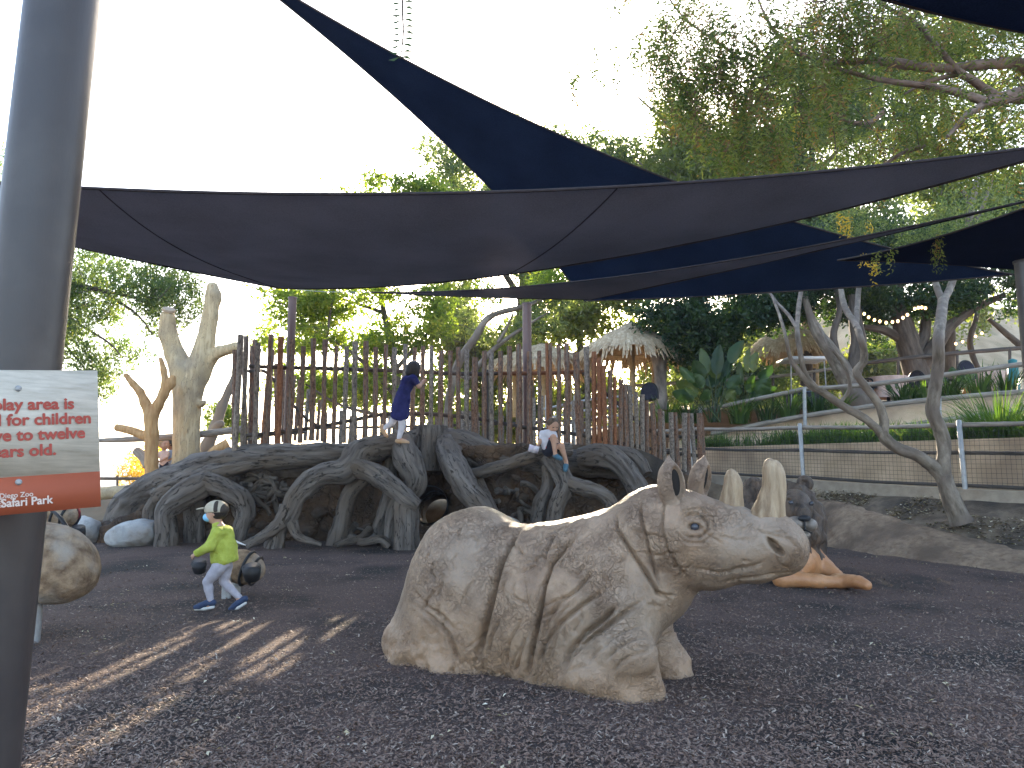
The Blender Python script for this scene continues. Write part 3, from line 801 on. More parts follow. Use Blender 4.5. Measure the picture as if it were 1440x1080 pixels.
# wrinkles and folds: polylines seen on the flank, mirrored to the far flank
loc = RV - RC
s_, t_ = loc @ RD, loc @ RN
near = t_ < 0.02
mir = RV.copy(); mir[~near] = RC + np.outer(s_[~near], RD) + np.outer(-t_[~near], RN); mir[~near, 2] = RV[~near, 2]
mir[~near] = np.column_stack([mir[~near, 0], mir[~near, 1], RV[~near, 2]])
pu, pv = proj(mir)
folds = [  # (points, depth m, width px, ridge)
    ([(733, 737), (722, 760), (706, 790), (697, 820), (690, 850), (682, 880), (673, 915), (668, 940)], 0.050, 6.5, 0.020),
    ([(728, 745), (712, 780), (700, 815), (690, 860), (680, 900), (674, 930)], 0.025, 4.5, 0.0),
    ([(815, 748), (795, 770), (776, 795), (766, 825), (760, 860), (752, 900), (745, 940), (742, 955)], 0.042, 5.5, 0.020),
    ([(800, 738), (778, 755), (768, 775), (764, 800)], 0.020, 4.5, 0.010),
    ([(865, 720), (868, 745), (885, 770), (905, 800), (925, 832), (940, 843)], 0.026, 4.0, 0.012),
    ([(898, 705), (902, 730), (912, 770), (922, 805), (930, 835)], 0.022, 3.5, 0.010),
    ([(870, 850), (850, 870), (825, 890), (800, 920), (790, 950)], 0.040, 5.5, 0.022),
    ([(905, 845), (880, 862), (855, 880), (828, 900), (806, 925), (795, 945)], 0.030, 5.0, 0.015),
    ([(850, 830), (820, 850), (790, 875), (768, 905), (757, 950)], 0.024, 4.5, 0.012),
    ([(838, 800), (812, 830), (785, 850), (772, 875), (766, 900)], 0.018, 4.0, 0.010),
    ([(590, 855), (610, 870), (630, 890), (640, 915), (645, 935)], 0.022, 5.5, 0.016),
    ([(582, 830), (598, 850), (622, 865), (640, 885)], 0.014, 5.0, 0.010),
    ([(705, 870), (693, 895), (684, 930)], 0.014, 3.5, 0.008),
    ([(740, 895), (732, 920), (722, 950)], 0.016, 3.5, 0.008),
    ([(735, 870), (716, 905), (708, 945)], 0.014, 3.0, 0.006),
    ([(940, 690), (933, 720), (932, 745), (940, 775), (955, 800), (972, 818)], 0.015, 3.0, 0.008),
    ([(957, 735), (966, 723), (982, 722), (995, 732), (997, 745), (985, 756), (968, 756), (958, 747)], 0.013, 2.4, 0.008),
    ([(951, 738), (961, 719), (984, 715), (1003, 728), (1004, 750), (988, 764), (965, 763), (951, 748)], 0.009, 2.2, 0.006),
    ([(1060, 745), (1085, 752), (1110, 757), (1122, 770)], 0.010, 2.6, 0.005),
    ([(1003, 752), (1030, 757), (1048, 745), (1066, 730)], 0.008, 2.4, 0.004),
    ([(1075, 790), (1050, 800), (1010, 806), (980, 800)], 0.010, 3.0, 0.006),
    ([(1132, 795), (1120, 806), (1090, 808), (1050, 812), (1010, 820)], 0.010, 2.5, 0.005),
    ([(905, 880), (880, 888), (860, 900), (848, 915)], 0.014, 3.0, 0.010),
    ([(912, 895), (890, 900), (868, 912), (852, 930)], 0.013, 3.0, 0.010),
    ([(915, 915), (895, 920), (875, 930), (862, 945)], 0.012, 3.0, 0.010),
]
rf = np.random.default_rng(17)
for k in range(90):      # short creases
    uu, vv = rf.uniform(600, 1110), rf.uniform(725, 940)
    if (uu > 935) and vv > 815: continue
    a_ = (1.75 if uu < 740 else 2.1 if uu < 880 else 0.2) + rf.normal(0, 0.45); L_ = rf.uniform(14, 46)
    c_ = rf.normal(0, 4)
    folds.append(([(uu, vv), (uu + math.cos(a_) * L_ * .5 + c_, vv + math.sin(a_) * L_ * .5), (uu + math.cos(a_) * L_, vv + math.sin(a_) * L_)], rf.uniform(0.006, 0.012), 2.6, 0.003))
disp = np.zeros(len(RV))
for pts, dep, wid, rd in folds:
    pts = np.array(pts, float)
    best = np.full(len(RV), 1e9); tl = np.zeros(len(RV)); sg = np.ones(len(RV))
    nseg = len(pts) - 1
    for q in range(nseg):
        a, b = pts[q], pts[q + 1]; d = b - a; L = d @ d
        t = np.clip(((pu - a[0]) * d[0] + (pv - a[1]) * d[1]) / L, 0, 1)
        dd = np.hypot(pu - a[0] - t * d[0], pv - a[1] - t * d[1])
        mk = dd < best; best[mk] = dd[mk]; tl[mk] = (q + t[mk]) / nseg
        cr_ = (pu - a[0]) * d[1] - (pv - a[1]) * d[0]; sg[mk] = np.sign(cr_[mk])
    env = np.clip(np.minimum(tl, 1 - tl) * 6, 0.12, 1)
    x = best / (wid * 0.60); dep = dep * 1.5
    disp += env * rd * 1.3 * np.where(sg > 0, np.exp(-best / (wid * 3.2)) * (1 - np.exp(-(best / (wid * 0.5)) ** 2)), -0.4 * np.exp(-best / (wid * 2.0)))
    disp += env * (-dep * np.exp(-x * x) )
disp *= (np.abs(RNn @ RN) > 0.15) * np.clip(np.abs(RNn @ RN) * 2.0, 0, 1)
low = np.clip((0.42 - RV[:, 2]) / 0.42, 0, 1)
disp += 0.010 * fbm(RV * 5.0, 41, 4) + 0.004 * fbm(RV * 16, 42, 2)
rearlow = low * np.clip((-0.35 - s_ - 0.9) * 2.5 + 1, 0, 1)
disp += 0.085 * low ** 1.3 * fbm(RV * 4.2, 43, 5) * (0.45 + rearlow)
disp += 0.022 * low * fbm(RV * 11.0, 45, 3) * (0.6 + rearlow)
RV = RV + RNn * disp[:, None]
tn = np.clip(low * 1.25 + 0.35 * fbm(RV * 2.6, 44, 4) - 0.25 + 0.5 * rearlow, 0, 0.85)
rb = mesh_obj('body', RV, RQ, M['rhino'], rhino, tint=tn)
# horns
def horn(pts, seed):
    g = Geo()
    P = [rpr(u, v, r, 0.0) for (u, v, r) in pts]
    g.tube([p[0] for p in P], [p[1] for p in P], n=40, rings=46, rough=0.05, ridge=0.09, ridgef=4.5, seed=seed)
    return g.build('horn', M['horn'], rhino, origin=P[0][0])
horn([(1080, 744, 29), (1080, 728, 26), (1084, 708, 20), (1088, 688, 16.5), (1088, 668, 15.5), (1085, 655, 13), (1083, 648, 8), (1083, 644, .6)], 3)
horn([(1028, 728, 21), (1028, 715, 19), (1030, 697, 15), (1031, 682, 13), (1029, 669, 10), (1027, 662, 5.5), (1026, 659.5, .6)], 6)
# ears: hollow leaf-shaped cups
def ear(u0, v0, u1, v1, t, wpx, open_dir, seed):
    p0, p1 = rp(u0, v0, t), rp(u1, v1, t)
    ax = p1 - p0; L = np.linalg.norm(ax); ax /= L
    od = np.array(open_dir, float); od -= ax * (od @ ax); od /= np.linalg.norm(od)
    sd = np.cross(ax, od)
    dep = p0[1]; W = wpx * dep / FPX
    e = Sdf(np.minimum(p0, p1) - 0.14, np.maximum(p0, p1) + 0.14, 0.006)
    R = np.stack([sd, od, ax], 1)
    c = p0 + ax * L * 0.48
    e.ell(c - ax * L * 0.03, (W, W * 0.85, L * 0.47), R, 0.01)
    e.cap(c + ax * L * 0.22, p0 + ax * L * 1.02, W * 0.62, W * 0.12, 0.03)
    e.ell(p0 + ax * 0.0, (W * 0.75, W * 0.75, L * 0.3), R, 0.03)
    e.ell(c + od * W * 0.80 + ax * L * 0.02 + sd * W * 0.12, (W * 0.56, W * 0.72, L * 0.37), R, 0.010, 'sub')
    V, Q = e.mesh()
    V += vert_normals(V, Q) * (0.003 * fbm(V * 14, seed, 3))[:, None]
    o = mesh_obj('ear', V, Q, M['rhino'], rhino, origin=p0)
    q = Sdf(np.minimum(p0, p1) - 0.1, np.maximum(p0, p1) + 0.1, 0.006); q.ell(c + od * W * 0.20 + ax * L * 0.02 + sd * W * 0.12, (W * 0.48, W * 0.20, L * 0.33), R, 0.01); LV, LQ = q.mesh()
    shade_fill = mesh_obj('ear_shade_fill', LV, LQ, M['earshade'], rhino)  # added filling whose dark colour stands for the shade inside the ear
    shade_fill.parent = o; shade_fill.location = Vector(wpos(rhino)) - Vector(p0.tolist())
ear(947, 714, 940, 644, -0.17, 20.5, (0.45, -0.88, 0.1), 2)
ear(979, 702, 990, 643, 0.16, 18, (0.70, -0.70, 0.0), 4)
# eye
g = Geo()
pc = rp(977, 741, -0.232)
th = np.linspace(0, math.pi, 9); q = [pc + np.array([0, 0, math.cos(a)]) * 0.030 for a in th]
g.tube(q, [max(0.0005, 0.030 * math.sin(a)) for a in th], n=16)
ey = g.build('eye', M['eye'], rhino, origin=pc)
pc2 = rp(977, 741, 0.232); share(ey, 'eye', Vector(pc2.tolist()) - rhino.location, rhino)

# ================================================================== lion statue lying behind the rhino's head
LY = 9.35
lion = empty('lion_statue', at_z(1120, 815, 0.04), 'lion statue with dark mane lying behind the rhino head, tan forelegs stretched right', 'statue')
def rad(r_px, Y): return r_px * Y / FPX
H = at(1103, 728, LY)
b = Sdf((1.6, 8.2, -0.05), (5.0, 12.2, 1.5), 0.016)
for (u, v, Y, r, u2, v2, Y2, r2) in [(1085, 770, 9.9, 46, 1030, 775, 11.3, 44), (1120, 790, 9.5, 34, 1085, 770, 9.9, 46)]:
    b.cap(at(u, v, Y), at(u2, v2, Y2), rad(r, Y), rad(r2, Y2), 0.15)
# forelegs
def leg(pts):
    P = [at(u, v, Y) for (u, v, Y, r) in pts]; R = [rad(r, Y) for (u, v, Y, r) in pts]
    b.chain(P, R, 0.05)
leg([(1120, 792, 9.3, 26), (1100, 814, 9.05, 12), (1150, 817, 8.95, 9), (1180, 819, 8.9, 8)])
leg([(1140, 785, 9.5, 22), (1158, 797, 9.4, 12), (1178, 809, 9.2, 8)])
for k in range(4):
    p = at(1186 + 7.5 * k, 815 + 0.9 * k, 9.05 - 0.13 * k); q = at(1198 + 7.0 * k, 820 + 1.0 * k, 8.95 - 0.13 * k)
    b.cap(at(1176, 817, 9.0), p, rad(8.5, 9), rad(8.0, 9), 0.03); b.cap(p, q, rad(8.2, 9), rad(6.6, 9), 0.007)
b.half(0.0)
V, Q = b.mesh(); V += vert_normals(V, Q) * (0.006 * fbm(V * 6, 2, 3))[:, None]
mesh_obj('body', V, Q, M['lionfur'], lion)
m_ = Sdf((2.4, 8.6, 0.0), (4.8, 10.8, 1.6), 0.018)
m_.ell(at(1098, 735, 9.6), (0.50, 0.36, 0.50), None, 0.1)
m_.ell(at(1108, 772, 9.55), (0.38, 0.33, 0.38), None, 0.12)
m_.ell(at(1116, 786, 9.45), (0.22, 0.20, 0.22), None, 0.1)
m_.ell(at(1070, 700, 9.7), (0.25, 0.22, 0.24), None, 0.08)
V, Q = m_.mesh(); Nn = vert_normals(V, Q)
f = fbm(V * np.array([6.5, 6.5, 2.2]), 7, 3)
V += Nn * (0.075 * (1 - np.abs(f) * 2.6) + 0.018 * fbm(V * 11, 8, 3))[:, None]
mesh_obj('mane', V, Q, M['mane'], lion)
f_ = Sdf((2.9, 8.5, 0.4), (4.9, 9.9, 1.4), 0.012)
f_.ell(at(1118, 715, 9.25), (0.20, 0.24, 0.24), None, 0.05)     # skull front
f_.cap(at(1118, 712, 9.2), at(1131, 724, 8.93), 0.10, 0.085, 0.05)  # bridge of the nose
f_.ell(at(1113, 700, 9.1), (0.055, 0.04, 0.03), None, 0.03)
V, Q = f_.mesh()
mesh_obj('face', V, Q, M['mane'], lion)
f_ = Sdf((3.0, 8.4, 0.5), (4.7, 9.6, 1.2), 0.010)
f_.ell(at(1119, 736, 8.93), (0.115, 0.13, 0.085), None, 0.03)
f_.ell(at(1138, 738, 8.93), (0.085, 0.13, 0.080), None, 0.03)
f_.ell(at(1129, 752, 8.95), (0.085, 0.10, 0.050), None, 0.03)
V, Q = f_.mesh()
mesh_obj('muzzle', V, Q, M['muzzle'], lion)
f_ = Sdf((3.0, 8.3, 0.5), (4.7, 9.3, 1.2), 0.008)
f_.ell(at(1131, 729, 8.82), (0.075, 0.05, 0.040), None, 0.02)
f_.cap(at(1131, 731, 8.80), at(1132, 745, 8.80), 0.014, 0.012, 0.01)
f_.cap(at(1132, 745, 8.81), at(1120, 750, 8.84), 0.010, 0.008, 0.01)
f_.cap(at(1132, 745, 8.81), at(1142, 750, 8.86), 0.010, 0.008, 0.01)
V, Q = f_.mesh()
mesh_obj('nose', V, Q, M['black'], lion)
for (u, v) in [(1112, 707), (1141, 708)]:
    g = Geo(); c = at(u, v, 9.02); th = np.linspace(0, math.pi, 7)
    g.tube([c + Vector((0, 0, math.cos(a) * 0.028)) for a in th], [max(5e-4, 0.028 * math.sin(a)) for a in th], n=10)
    g.build('eye', M['eye'], lion, origin=c)
for (u, v, s) in [(1060, 682, -1), (1132, 680, 1)]:
    e = Sdf(at(u - 22, v + 22, 9.7) - Vector((0, .2, 0)), at(u + 22, v - 22, 9.7) + Vector((0, .2, 0)), 0.012)
    e.ell(at(u, v, 9.65), (0.11, 0.06, 0.11), None, 0.01)
    e.ell(at(u, v + 1, 9.58), (0.07, 0.045, 0.075), None, 0.01, 'sub')
    V, Q = e.mesh(); mesh_obj('ear', V, Q, M['mane'], lion)

# ================================================================== boulders
def boulder(name, px, Y, w, d, h, seed, m, label, cat='boulder', zc=None, rot=0.0, sharp=0.25, res=0.03, ground=True):
    c = at(px[0], px[1], Y)
    s = Sdf((c.x - w * 1.4, c.y - d * 1.4, c.z - h * 1.5), (c.x + w * 1.4, c.y + d * 1.4, c.z + h * 1.5), res)
    R = np.array(Matrix.Rotation(rot, 3, 'Y'))
    s.ell(c, (w, d, h), R, 0.01)
    if sharp:
        r = np.random.default_rng(seed)
        X, Y_, Z = s.coords()
        for k in range(7):       # planar facets
            n = r.normal(0, 1, 3); n[2] = abs(n[2]) * 0.6; n /= np.linalg.norm(n)
            off = (0.80 + 0.12 * r.random()) * math.sqrt((n[0] * w) ** 2 + (n[1] * d) ** 2 + (n[2] * h) ** 2)
            dd = ((X - c.x) * n[0] + (Y_ - c.y) * n[1] + (Z - c.z) * n[2] - off).astype(np.float32)
            kk = sharp * 0.25; hh = np.clip(0.5 - 0.5 * (s.f - dd) / -kk, 0, 1) if False else None
            s.f = np.log(np.exp(s.f / 0.02) + np.exp(np.clip(dd / 0.02, -60, 60))) * 0.02 if False else np.maximum(s.f, dd)
    V, Q = s.mesh()
    V += vert_normals(V, Q) * (0.05 * min(w, h) * 2 * fbm(V * 2.2 / max(w, .2), seed, 4) + 0.012 * fbm(V * 9, seed + 3, 3))[:, None]
    o = mesh_obj(name, V, Q, m, origin=(c.x, c.y, float(gz(c.x, c.y)) if ground else c.z))
    return tag(o, label, cat)
boulder('boulder', (190, 752), 13.0, 0.50, 0.36, 0.26, 5, M['rock'], 'long pale grey boulder left of the kid in lime, by the arched root', rot=-0.12)
boulder('boulder', (122, 748), 13.6, 0.26, 0.26, 0.30, 8, M['rock'], 'upright pale grey boulder standing in the mulch right of the sign corner', rot=0.1)
boulder('boulder', (696, 742), 12.4, 0.45, 0.35, 0.22, 15, M['rock'], 'grey boulder half hidden behind the rhino back under the roots')
boulder('sunlit_rock', (604, 716), 21.0, 1.9, 2.4, 0.50, 25, M['sandbank'], 'pale sandy rock seen through the round tunnel opening', 'rock')

# big tan boulder standing on two posts
bs = empty('raised_boulder', at_z(66, 893, 0.0), 'large tan boulder raised on two short metal posts beside the big grey post', 'raised boulder')
BY = 6.35
c = at(66, 790, BY)
s = Sdf((c.x - 0.6, c.y - 0.6, c.z - 0.5), (c.x + 0.6, c.y + 0.6, c.z + 0.5), 0.016)
s.ell(c + Vector((0, 0, 0.0)), (0.41, 0.34, 0.325), np.array(Matrix.Rotation(0.22, 3, 'Y')), 0.02)
s.ell(c + Vector((0.12, 0, -0.12)), (0.29, 0.27, 0.21), None, 0.1)
V, Q = s.mesh(); V += vert_normals(V, Q) * (0.02 * fbm(V * 3, 3, 4) + 0.005 * fbm(V * 16, 4, 3))[:, None]
mesh_obj('boulder', V, Q, M['tanrock'], bs)
for (u, v, Y) in [(66, 893, 6.33), (58, 878, 6.75)]:
    p = at_z(u, v, 0.0); g = Geo(); g.tube([(p.x, Y, -0.08), (p.x, Y, c.z - 0.15)], [0.066], n=20); g.build('leg', M['galv'], bs, origin=(p.x, Y, 0))

def drum_rider(name, u, v, Y, sc, label, seed, drums, legs, flap=True):
    """egg-shaped boulder with black straps, cup drums and a flap, on metal legs"""
    c = at(u, v, Y)
    root = empty(name, (c.x, c.y, float(gz(c.x, c.y))), label, 'drum boulder')
    rx, ry, rz = 0.27 * sc, 0.20 * sc, 0.19 * sc
    R = Matrix.Rotation(0.28, 3, 'Y')
    s = Sdf((c.x - rx * 1.5, c.y - ry * 1.5, c.z - rz * 1.7), (c.x + rx * 1.5, c.y + ry * 1.5, c.z + rz * 1.7), 0.012)
    s.ell(c, (rx, ry, rz), np.array(R), 0.01)
    V, Q = s.mesh(); V += vert_normals(V, Q) * (0.008 * fbm(V * 6, seed, 3))[:, None]
    mesh_obj('boulder', V, Q, M['tanrock'], root)
    g = Geo()
    for off in (0.25, 0.62):
        th = np.linspace(0, 2 * math.pi, 33); k = math.sqrt(1 - off * off) * 1.03
        pts = [c + R @ Vector((rx * off, ry * k * math.cos(a), rz * k * math.sin(a))) for a in th]
        g.tube(pts, [0.016 * sc], n=6, caps=False, flat=(1, 1))
    g.build('strap', M['black'], root)
    for (du, dv, dY, r) in drums:
        q = at(u + du, v + dv, Y + dY)
        g = Geo(); ax = Vector((0.05, -0.45, 0.88)).normalized()
        n = 24
        prof = [(0.085, -0.10), (0.10, -0.02), (0.105, 0.05), (0.085, 0.055), (0.08, 0.0), (0.0005, -0.005)]
        g.tube([q + ax * (z * r) for (_, z) in prof], [a * r for (a, _) in prof], n=n, caps=True)
        g.build('drum', M['black'], root, origin=q)
    if flap:
        g = Geo(); p0 = at(u - 12, v - 36, Y); g.tube([p0 + Vector((-0.06, 0, 0.04)), p0 + Vector((0.02, 0, 0.0)), p0 + Vector((0.14, 0, -0.045))], [0.03, 0.055, 0.02], n=10, rings=10, flat=(1, 0.18))
        g.build('flap', M['sole'], root)
    for (lu, Yl) in legs:
        x = at(lu, v, Yl).x
        g = Geo(); g.tube([(x, Yl, float(gz(x, Yl)) - 0.08), (x, Yl, c.z - 0.05)], [0.05 * sc], n=16); g.build('leg', M['galv'], root, origin=(x, Yl, 0))
    return root
drum_rider('drum_boulder', 340, 797, 8.5, 1.0, 'egg-shaped tan boulder with black straps and cup drums right behind the kid in lime', 3,
           [(-60, -2, 0.0, 0.78), (14, 6, -0.28, 0.95)], [(320, 8.35), (334, 8.7)])
drum_rider('drum_boulder', 78, 722, 10.8, 1.15, 'drum boulder with long black strap under the lower right corner of the sign', 6,
           [(30, 26, -0.2, 1.1)], [(66, 10.7), (78, 11.0)], flap=False)
g = Geo(); g.tube([at(70, 716, 9.4), at(84, 727, 9.3), at(97, 746, 9.25), at(118, 768, 9.2)], [0.018, 0.022, 0.03, 0.035], n=8, rings=16)
o = g.build('strap', M['black'], None, origin=at(97, 746, 9.25)); tag(o, 'curved black strap slanting down above the raised tan boulder', 'strap')

# ================================================================== giant root climber
climb = empty('root_climber', (-1.2, 13.4, 0.15), 'sprawling climbing structure of giant grey sculpted roots over a brown rock wall with a tunnel', 'root climber')
def root_(pts, seed, name='root', n=40, m='root', rough=0.22, ridge=0.14, dens=9, flat=(1, 1), knots=0.25, parent=climb):
    """pts: (u, v, distance, radius in px)"""
    P = [at(u, v, Y) for (u, v, Y, r) in pts]; R = [r * Y / FPX for (u, v, Y, r) in pts]
    L = sum((P[i + 1] - P[i]).length for i in range(len(P) - 1))
    g = Geo(); g.tube(P, R, n=n, rings=max(10, int(L / 0.045)), rough=rough, ridge=ridge, ridgef=2.6, seed=seed, flat=flat, knots=knots)
    return g.build(name, M[m], parent, origin=P[0])
# the long main root from the left ground up to the stump
root_([(150, 775, 14.2, 15), (163, 744, 14.2, 17), (182, 712, 14.0, 22), (222, 686, 13.8, 24), (272, 664, 13.5, 23), (330, 648, 13.3, 20), (400, 641, 13.3, 17), (470, 640, 13.4, 16), (530, 634, 13.6, 16), (580, 628, 13.8, 20)], 1, n=44, ridge=0.16)
root_([(225, 700, 13.4, 15), (250, 686, 13.2, 15), (290, 668, 13.1, 12), (340, 655, 13.1, 9), (385, 648, 13.2, 6), (430, 645, 13.3, 3)], 2, ridge=0.16)
root_([(200, 730, 13.6, 9), (185, 745, 13.5, 7), (205, 752, 13.4, 5)], 30)
root_([(225, 700, 13.5, 12), (212, 720, 13.5, 11), (214, 745, 13.5, 8), (216, 768, 13.5, 7)], 31)
# left arch
root_([(300, 672, 13.1, 18), (282, 684, 13.0, 18), (258, 698, 12.9, 17), (238, 712, 12.85, 16), (232, 725, 12.85, 14), (234, 750, 12.85, 15), (232, 775, 12.85, 17)], 3)
root_([(275, 700, 13.4, 14), (273, 735, 13.4, 14), (271, 775, 13.4, 15)], 4)
root_([(292, 678, 13.0, 15), (318, 688, 12.95, 14), (340, 702, 12.9, 14), (345, 722, 12.9, 13), (338, 745, 12.9, 11), (330, 772, 12.9, 12)], 5)
# central-left arch
root_([(572, 628, 13.6, 16), (535, 628, 13.2, 17), (505, 636, 12.95, 17), (495, 650, 12.8, 17), (480, 664, 12.7, 18), (455, 668, 12.6, 15), (430, 682, 12.5, 15), (415, 700, 12.45, 13), (405, 725, 12.4, 13), (392, 745, 12.4, 12), (385, 772, 12.4, 13)], 6, ridge=0.16)
root_([(405, 715, 12.4, 12), (390, 738, 12.3, 9), (368, 755, 12.2, 7), (345, 768, 12.1, 5)], 7)
root_([(398, 735, 12.3, 8), (375, 752, 12.2, 6), (340, 766, 12.1, 4)], 32)
root_([(410, 735, 12.35, 9), (420, 755, 12.3, 6), (440, 762, 12.3, 4), (452, 766, 12.3, 3)], 33)
root_([(500, 656, 12.8, 15), (530, 668, 12.6, 15), (556, 688, 12.4, 14), (575, 704, 12.3, 13), (588, 712, 12.3, 9)], 8)
root_([(573, 698, 12.4, 16), (572, 712, 12.4, 17), (573, 735, 12.4, 17), (573, 775, 12.4, 19)], 9)
root_([(512, 672, 13.0, 11), (492, 694, 13.0, 12), (482, 730, 13.0, 12), (470, 775, 13.0, 14)], 10)
# centre
root_([(562, 620, 13.6, 18), (570, 640, 13.1, 19), (578, 660, 12.9, 19), (583, 680, 12.8, 16), (566, 705, 12.8, 14), (556, 722, 12.8, 12), (552, 745, 12.8, 11), (548, 774, 12.8, 12)], 11)
root_([(552, 640, 13.6, 9), (549, 662, 13.5, 9), (548, 690, 13.4, 9), (540, 720, 13.3, 9), (531, 745, 13.2, 9), (524, 774, 13.1, 10)], 12)
root_([(520, 745, 13.1, 6), (505, 758, 12.8, 5), (488, 762, 12.6, 5), (472, 768, 12.5, 4)], 34)
root_([(492, 756, 12.9, 5), (510, 762, 12.7, 5), (535, 758, 12.6, 6), (548, 768, 12.6, 6)], 35)
# stump and the crest of roots along the platform edge
root_([(556, 634, 14.0, 20), (590, 628, 14.0, 27), (640, 632, 14.0, 28), (690, 646, 14.0, 24), (740, 652, 14.0, 19), (790, 650, 13.9, 18), (840, 652, 13.8, 19), (880, 660, 13.7, 17), (905, 668, 13.7, 12)], 13, n=44, ridge=0.16)
P = [at(606, v, 14.2) for v in (662, 640, 622, 606, 600, 599.6)]
g = Geo(); g.tube(P, [q * 14.2 / FPX for q in (64, 58, 51, 46, 44, 0.5)], n=56, rings=30, rough=0.08, ridge=0.16, ridgef=4, seed=14, flat=(1, 0.55)); g.build('stump', M['root'], climb, origin=P[0])
root_([(625, 626, 13.8, 17), (632, 640, 13.3, 18), (642, 662, 12.9, 18), (658, 690, 12.6, 17), (680, 716, 12.4, 16), (690, 735, 12.35, 14), (700, 775, 12.3, 15)], 15)
root_([(655, 668, 13.3, 6), (680, 663, 13.2, 9), (715, 653, 13.1, 9), (745, 642, 13.0, 9), (775, 634, 13.1, 9), (800, 632, 13.3, 10)], 16)
root_([(668, 668, 13.4, 9), (678, 690, 13.4, 9), (690, 712, 13.3, 8), (700, 745, 13.3, 8)], 36)
# the root the boy sits on, and its branches
root_([(762, 640, 13.4, 12), (776, 650, 12.9, 12), (788, 664, 12.7, 13), (794, 682, 12.6, 13), (787, 700, 12.6, 12), (781, 720, 12.6, 12), (779, 775, 12.6, 13)], 17)
root_([(770, 656, 13.0, 8), (769, 684, 12.9, 9), (760, 706, 12.9, 10), (757, 730, 12.9, 10), (757, 775, 12.9, 11)], 18)
root_([(795, 678, 12.6, 10), (815, 685, 12.5, 11), (840, 692, 12.4, 11), (857, 702, 12.4, 10), (862, 722, 12.4, 9), (862, 775, 12.4, 10)], 19)
root_([(795, 695, 12.6, 5), (812, 688, 12.6, 6), (830, 690, 12.5, 4)], 37)
root_([(820, 644, 13.6, 18), (850, 642, 13.3, 17), (874, 655, 13.1, 16), (893, 682, 12.9, 15), (908, 712, 12.8, 14), (918, 745, 12.8, 14), (922, 775, 12.8, 15)], 20)
root_([(850, 640, 13.7, 13), (880, 640, 13.6, 13), (898, 652, 13.5, 12), (908, 668, 13.4, 10)], 21)
# rock wall under the roots, hollowed out, with the tunnel through it
s = Sdf((-8.2, 12.8, -0.1), (3.6, 16.6, 2.3), 0.045)
X, Y, Z = s.coords()
yf = 13.75 + 0.25 * np.sin(X * 1.1) - 0.9 * sm(-4.6, -7.0, X) * 0 + 0.2 * sm(1.4, 2.8, X)
top = 1.80 + 0.12 * sm(-3.0, -0.8, X) - 1.35 * sm(-4.4, -7.6, X) - 0.55 * sm(1.8, 3.4, X) - 0.0 * Y
f = np.maximum(yf - Y, Z - top)
f = np.maximum(f, Y - 16.3)
f = np.maximum(f, np.maximum(-7.9 - X, X - 3.3))
nn = fbm(np.stack([X.ravel(), Y.ravel(), Z.ravel()], 1)[::1] * 2.0, 51, 3).reshape(X.shape)
f = f + 0.10 * nn * np.clip(1 - (Z > 1.65) * 0.8, 0, 1)
s.f = f.astype(np.float32)
tc_ = at(601, 708, 14.0)
s.cap((tc_.x, 12.9, tc_.z + 0.12), (tc_.x, 17.3, tc_.z - 0.44), 0.37, None, 0.05, 'sub')
s.ell((tc_.x + 0.25, 13.6, 1.05), (0.95, 0.65, 0.75), None, 0.15, 'sub')
s.ell(tuple(at(505, 690, 13.8)), (0.35, 0.35, 0.5), None, 0.15, 'sub')
s.ell(tuple(at(850, 680, 13.8)), (0.75, 0.6, 0.45), None, 0.15, 'sub')
V, Q = s.mesh(); Nn = vert_normals(V, Q)
V += Nn * (0.05 * fbm(V * 5.5, 52, 4))[:, None]
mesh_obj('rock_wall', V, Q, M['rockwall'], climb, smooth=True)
g = Geo()
ringr = []
prof_y = np.linspace(14.1, 16.9, 56)
g.tube([(tc_.x, y, tc_.z - 0.128 * (y - 14.0)) for y in prof_y], [0.355 + 0.008 * (k % 2) for k in range(56)], n=36, caps=False)
g.build('tunnel_pipe', M['pipe'], climb)
# tangle of small roots on the wall
rr = random.Random(8)
def tangle(u0, u1, v0, v1, n, Y):
    for k in range(n):
        u, v = rr.uniform(u0, u1), rr.uniform(v0, v1)
        pts = []; a = rr.uniform(0, 6.28); r = rr.uniform(3.0, 5.5)
        m = rr.randint(4, 6)
        for q in range(m):
            pts.append((u, v, Y + rr.uniform(-0.10, 0.12), max(1.2, r * (1 - 0.12 * q))))
            a += rr.uniform(-0.9, 0.9); u += 11 * math.cos(a) * 0.9; v += 9 * (0.5 + 0.7 * math.sin(a))
        root_(pts, 60 + k, name='small_root', n=10, rough=0.2, ridge=0.1, knots=0.3)
tangle(305, 410, 660, 712, 26, 13.42)
tangle(690, 750, 670, 720, 8, 13.5)
tangle(480, 520, 728, 752, 5, 13.3)
root_([(326, 668, 13.35, 8), (318, 674, 13.3, 8), (314, 686, 13.35, 7), (320, 694, 13.4, 5)], 90, name='small_root')
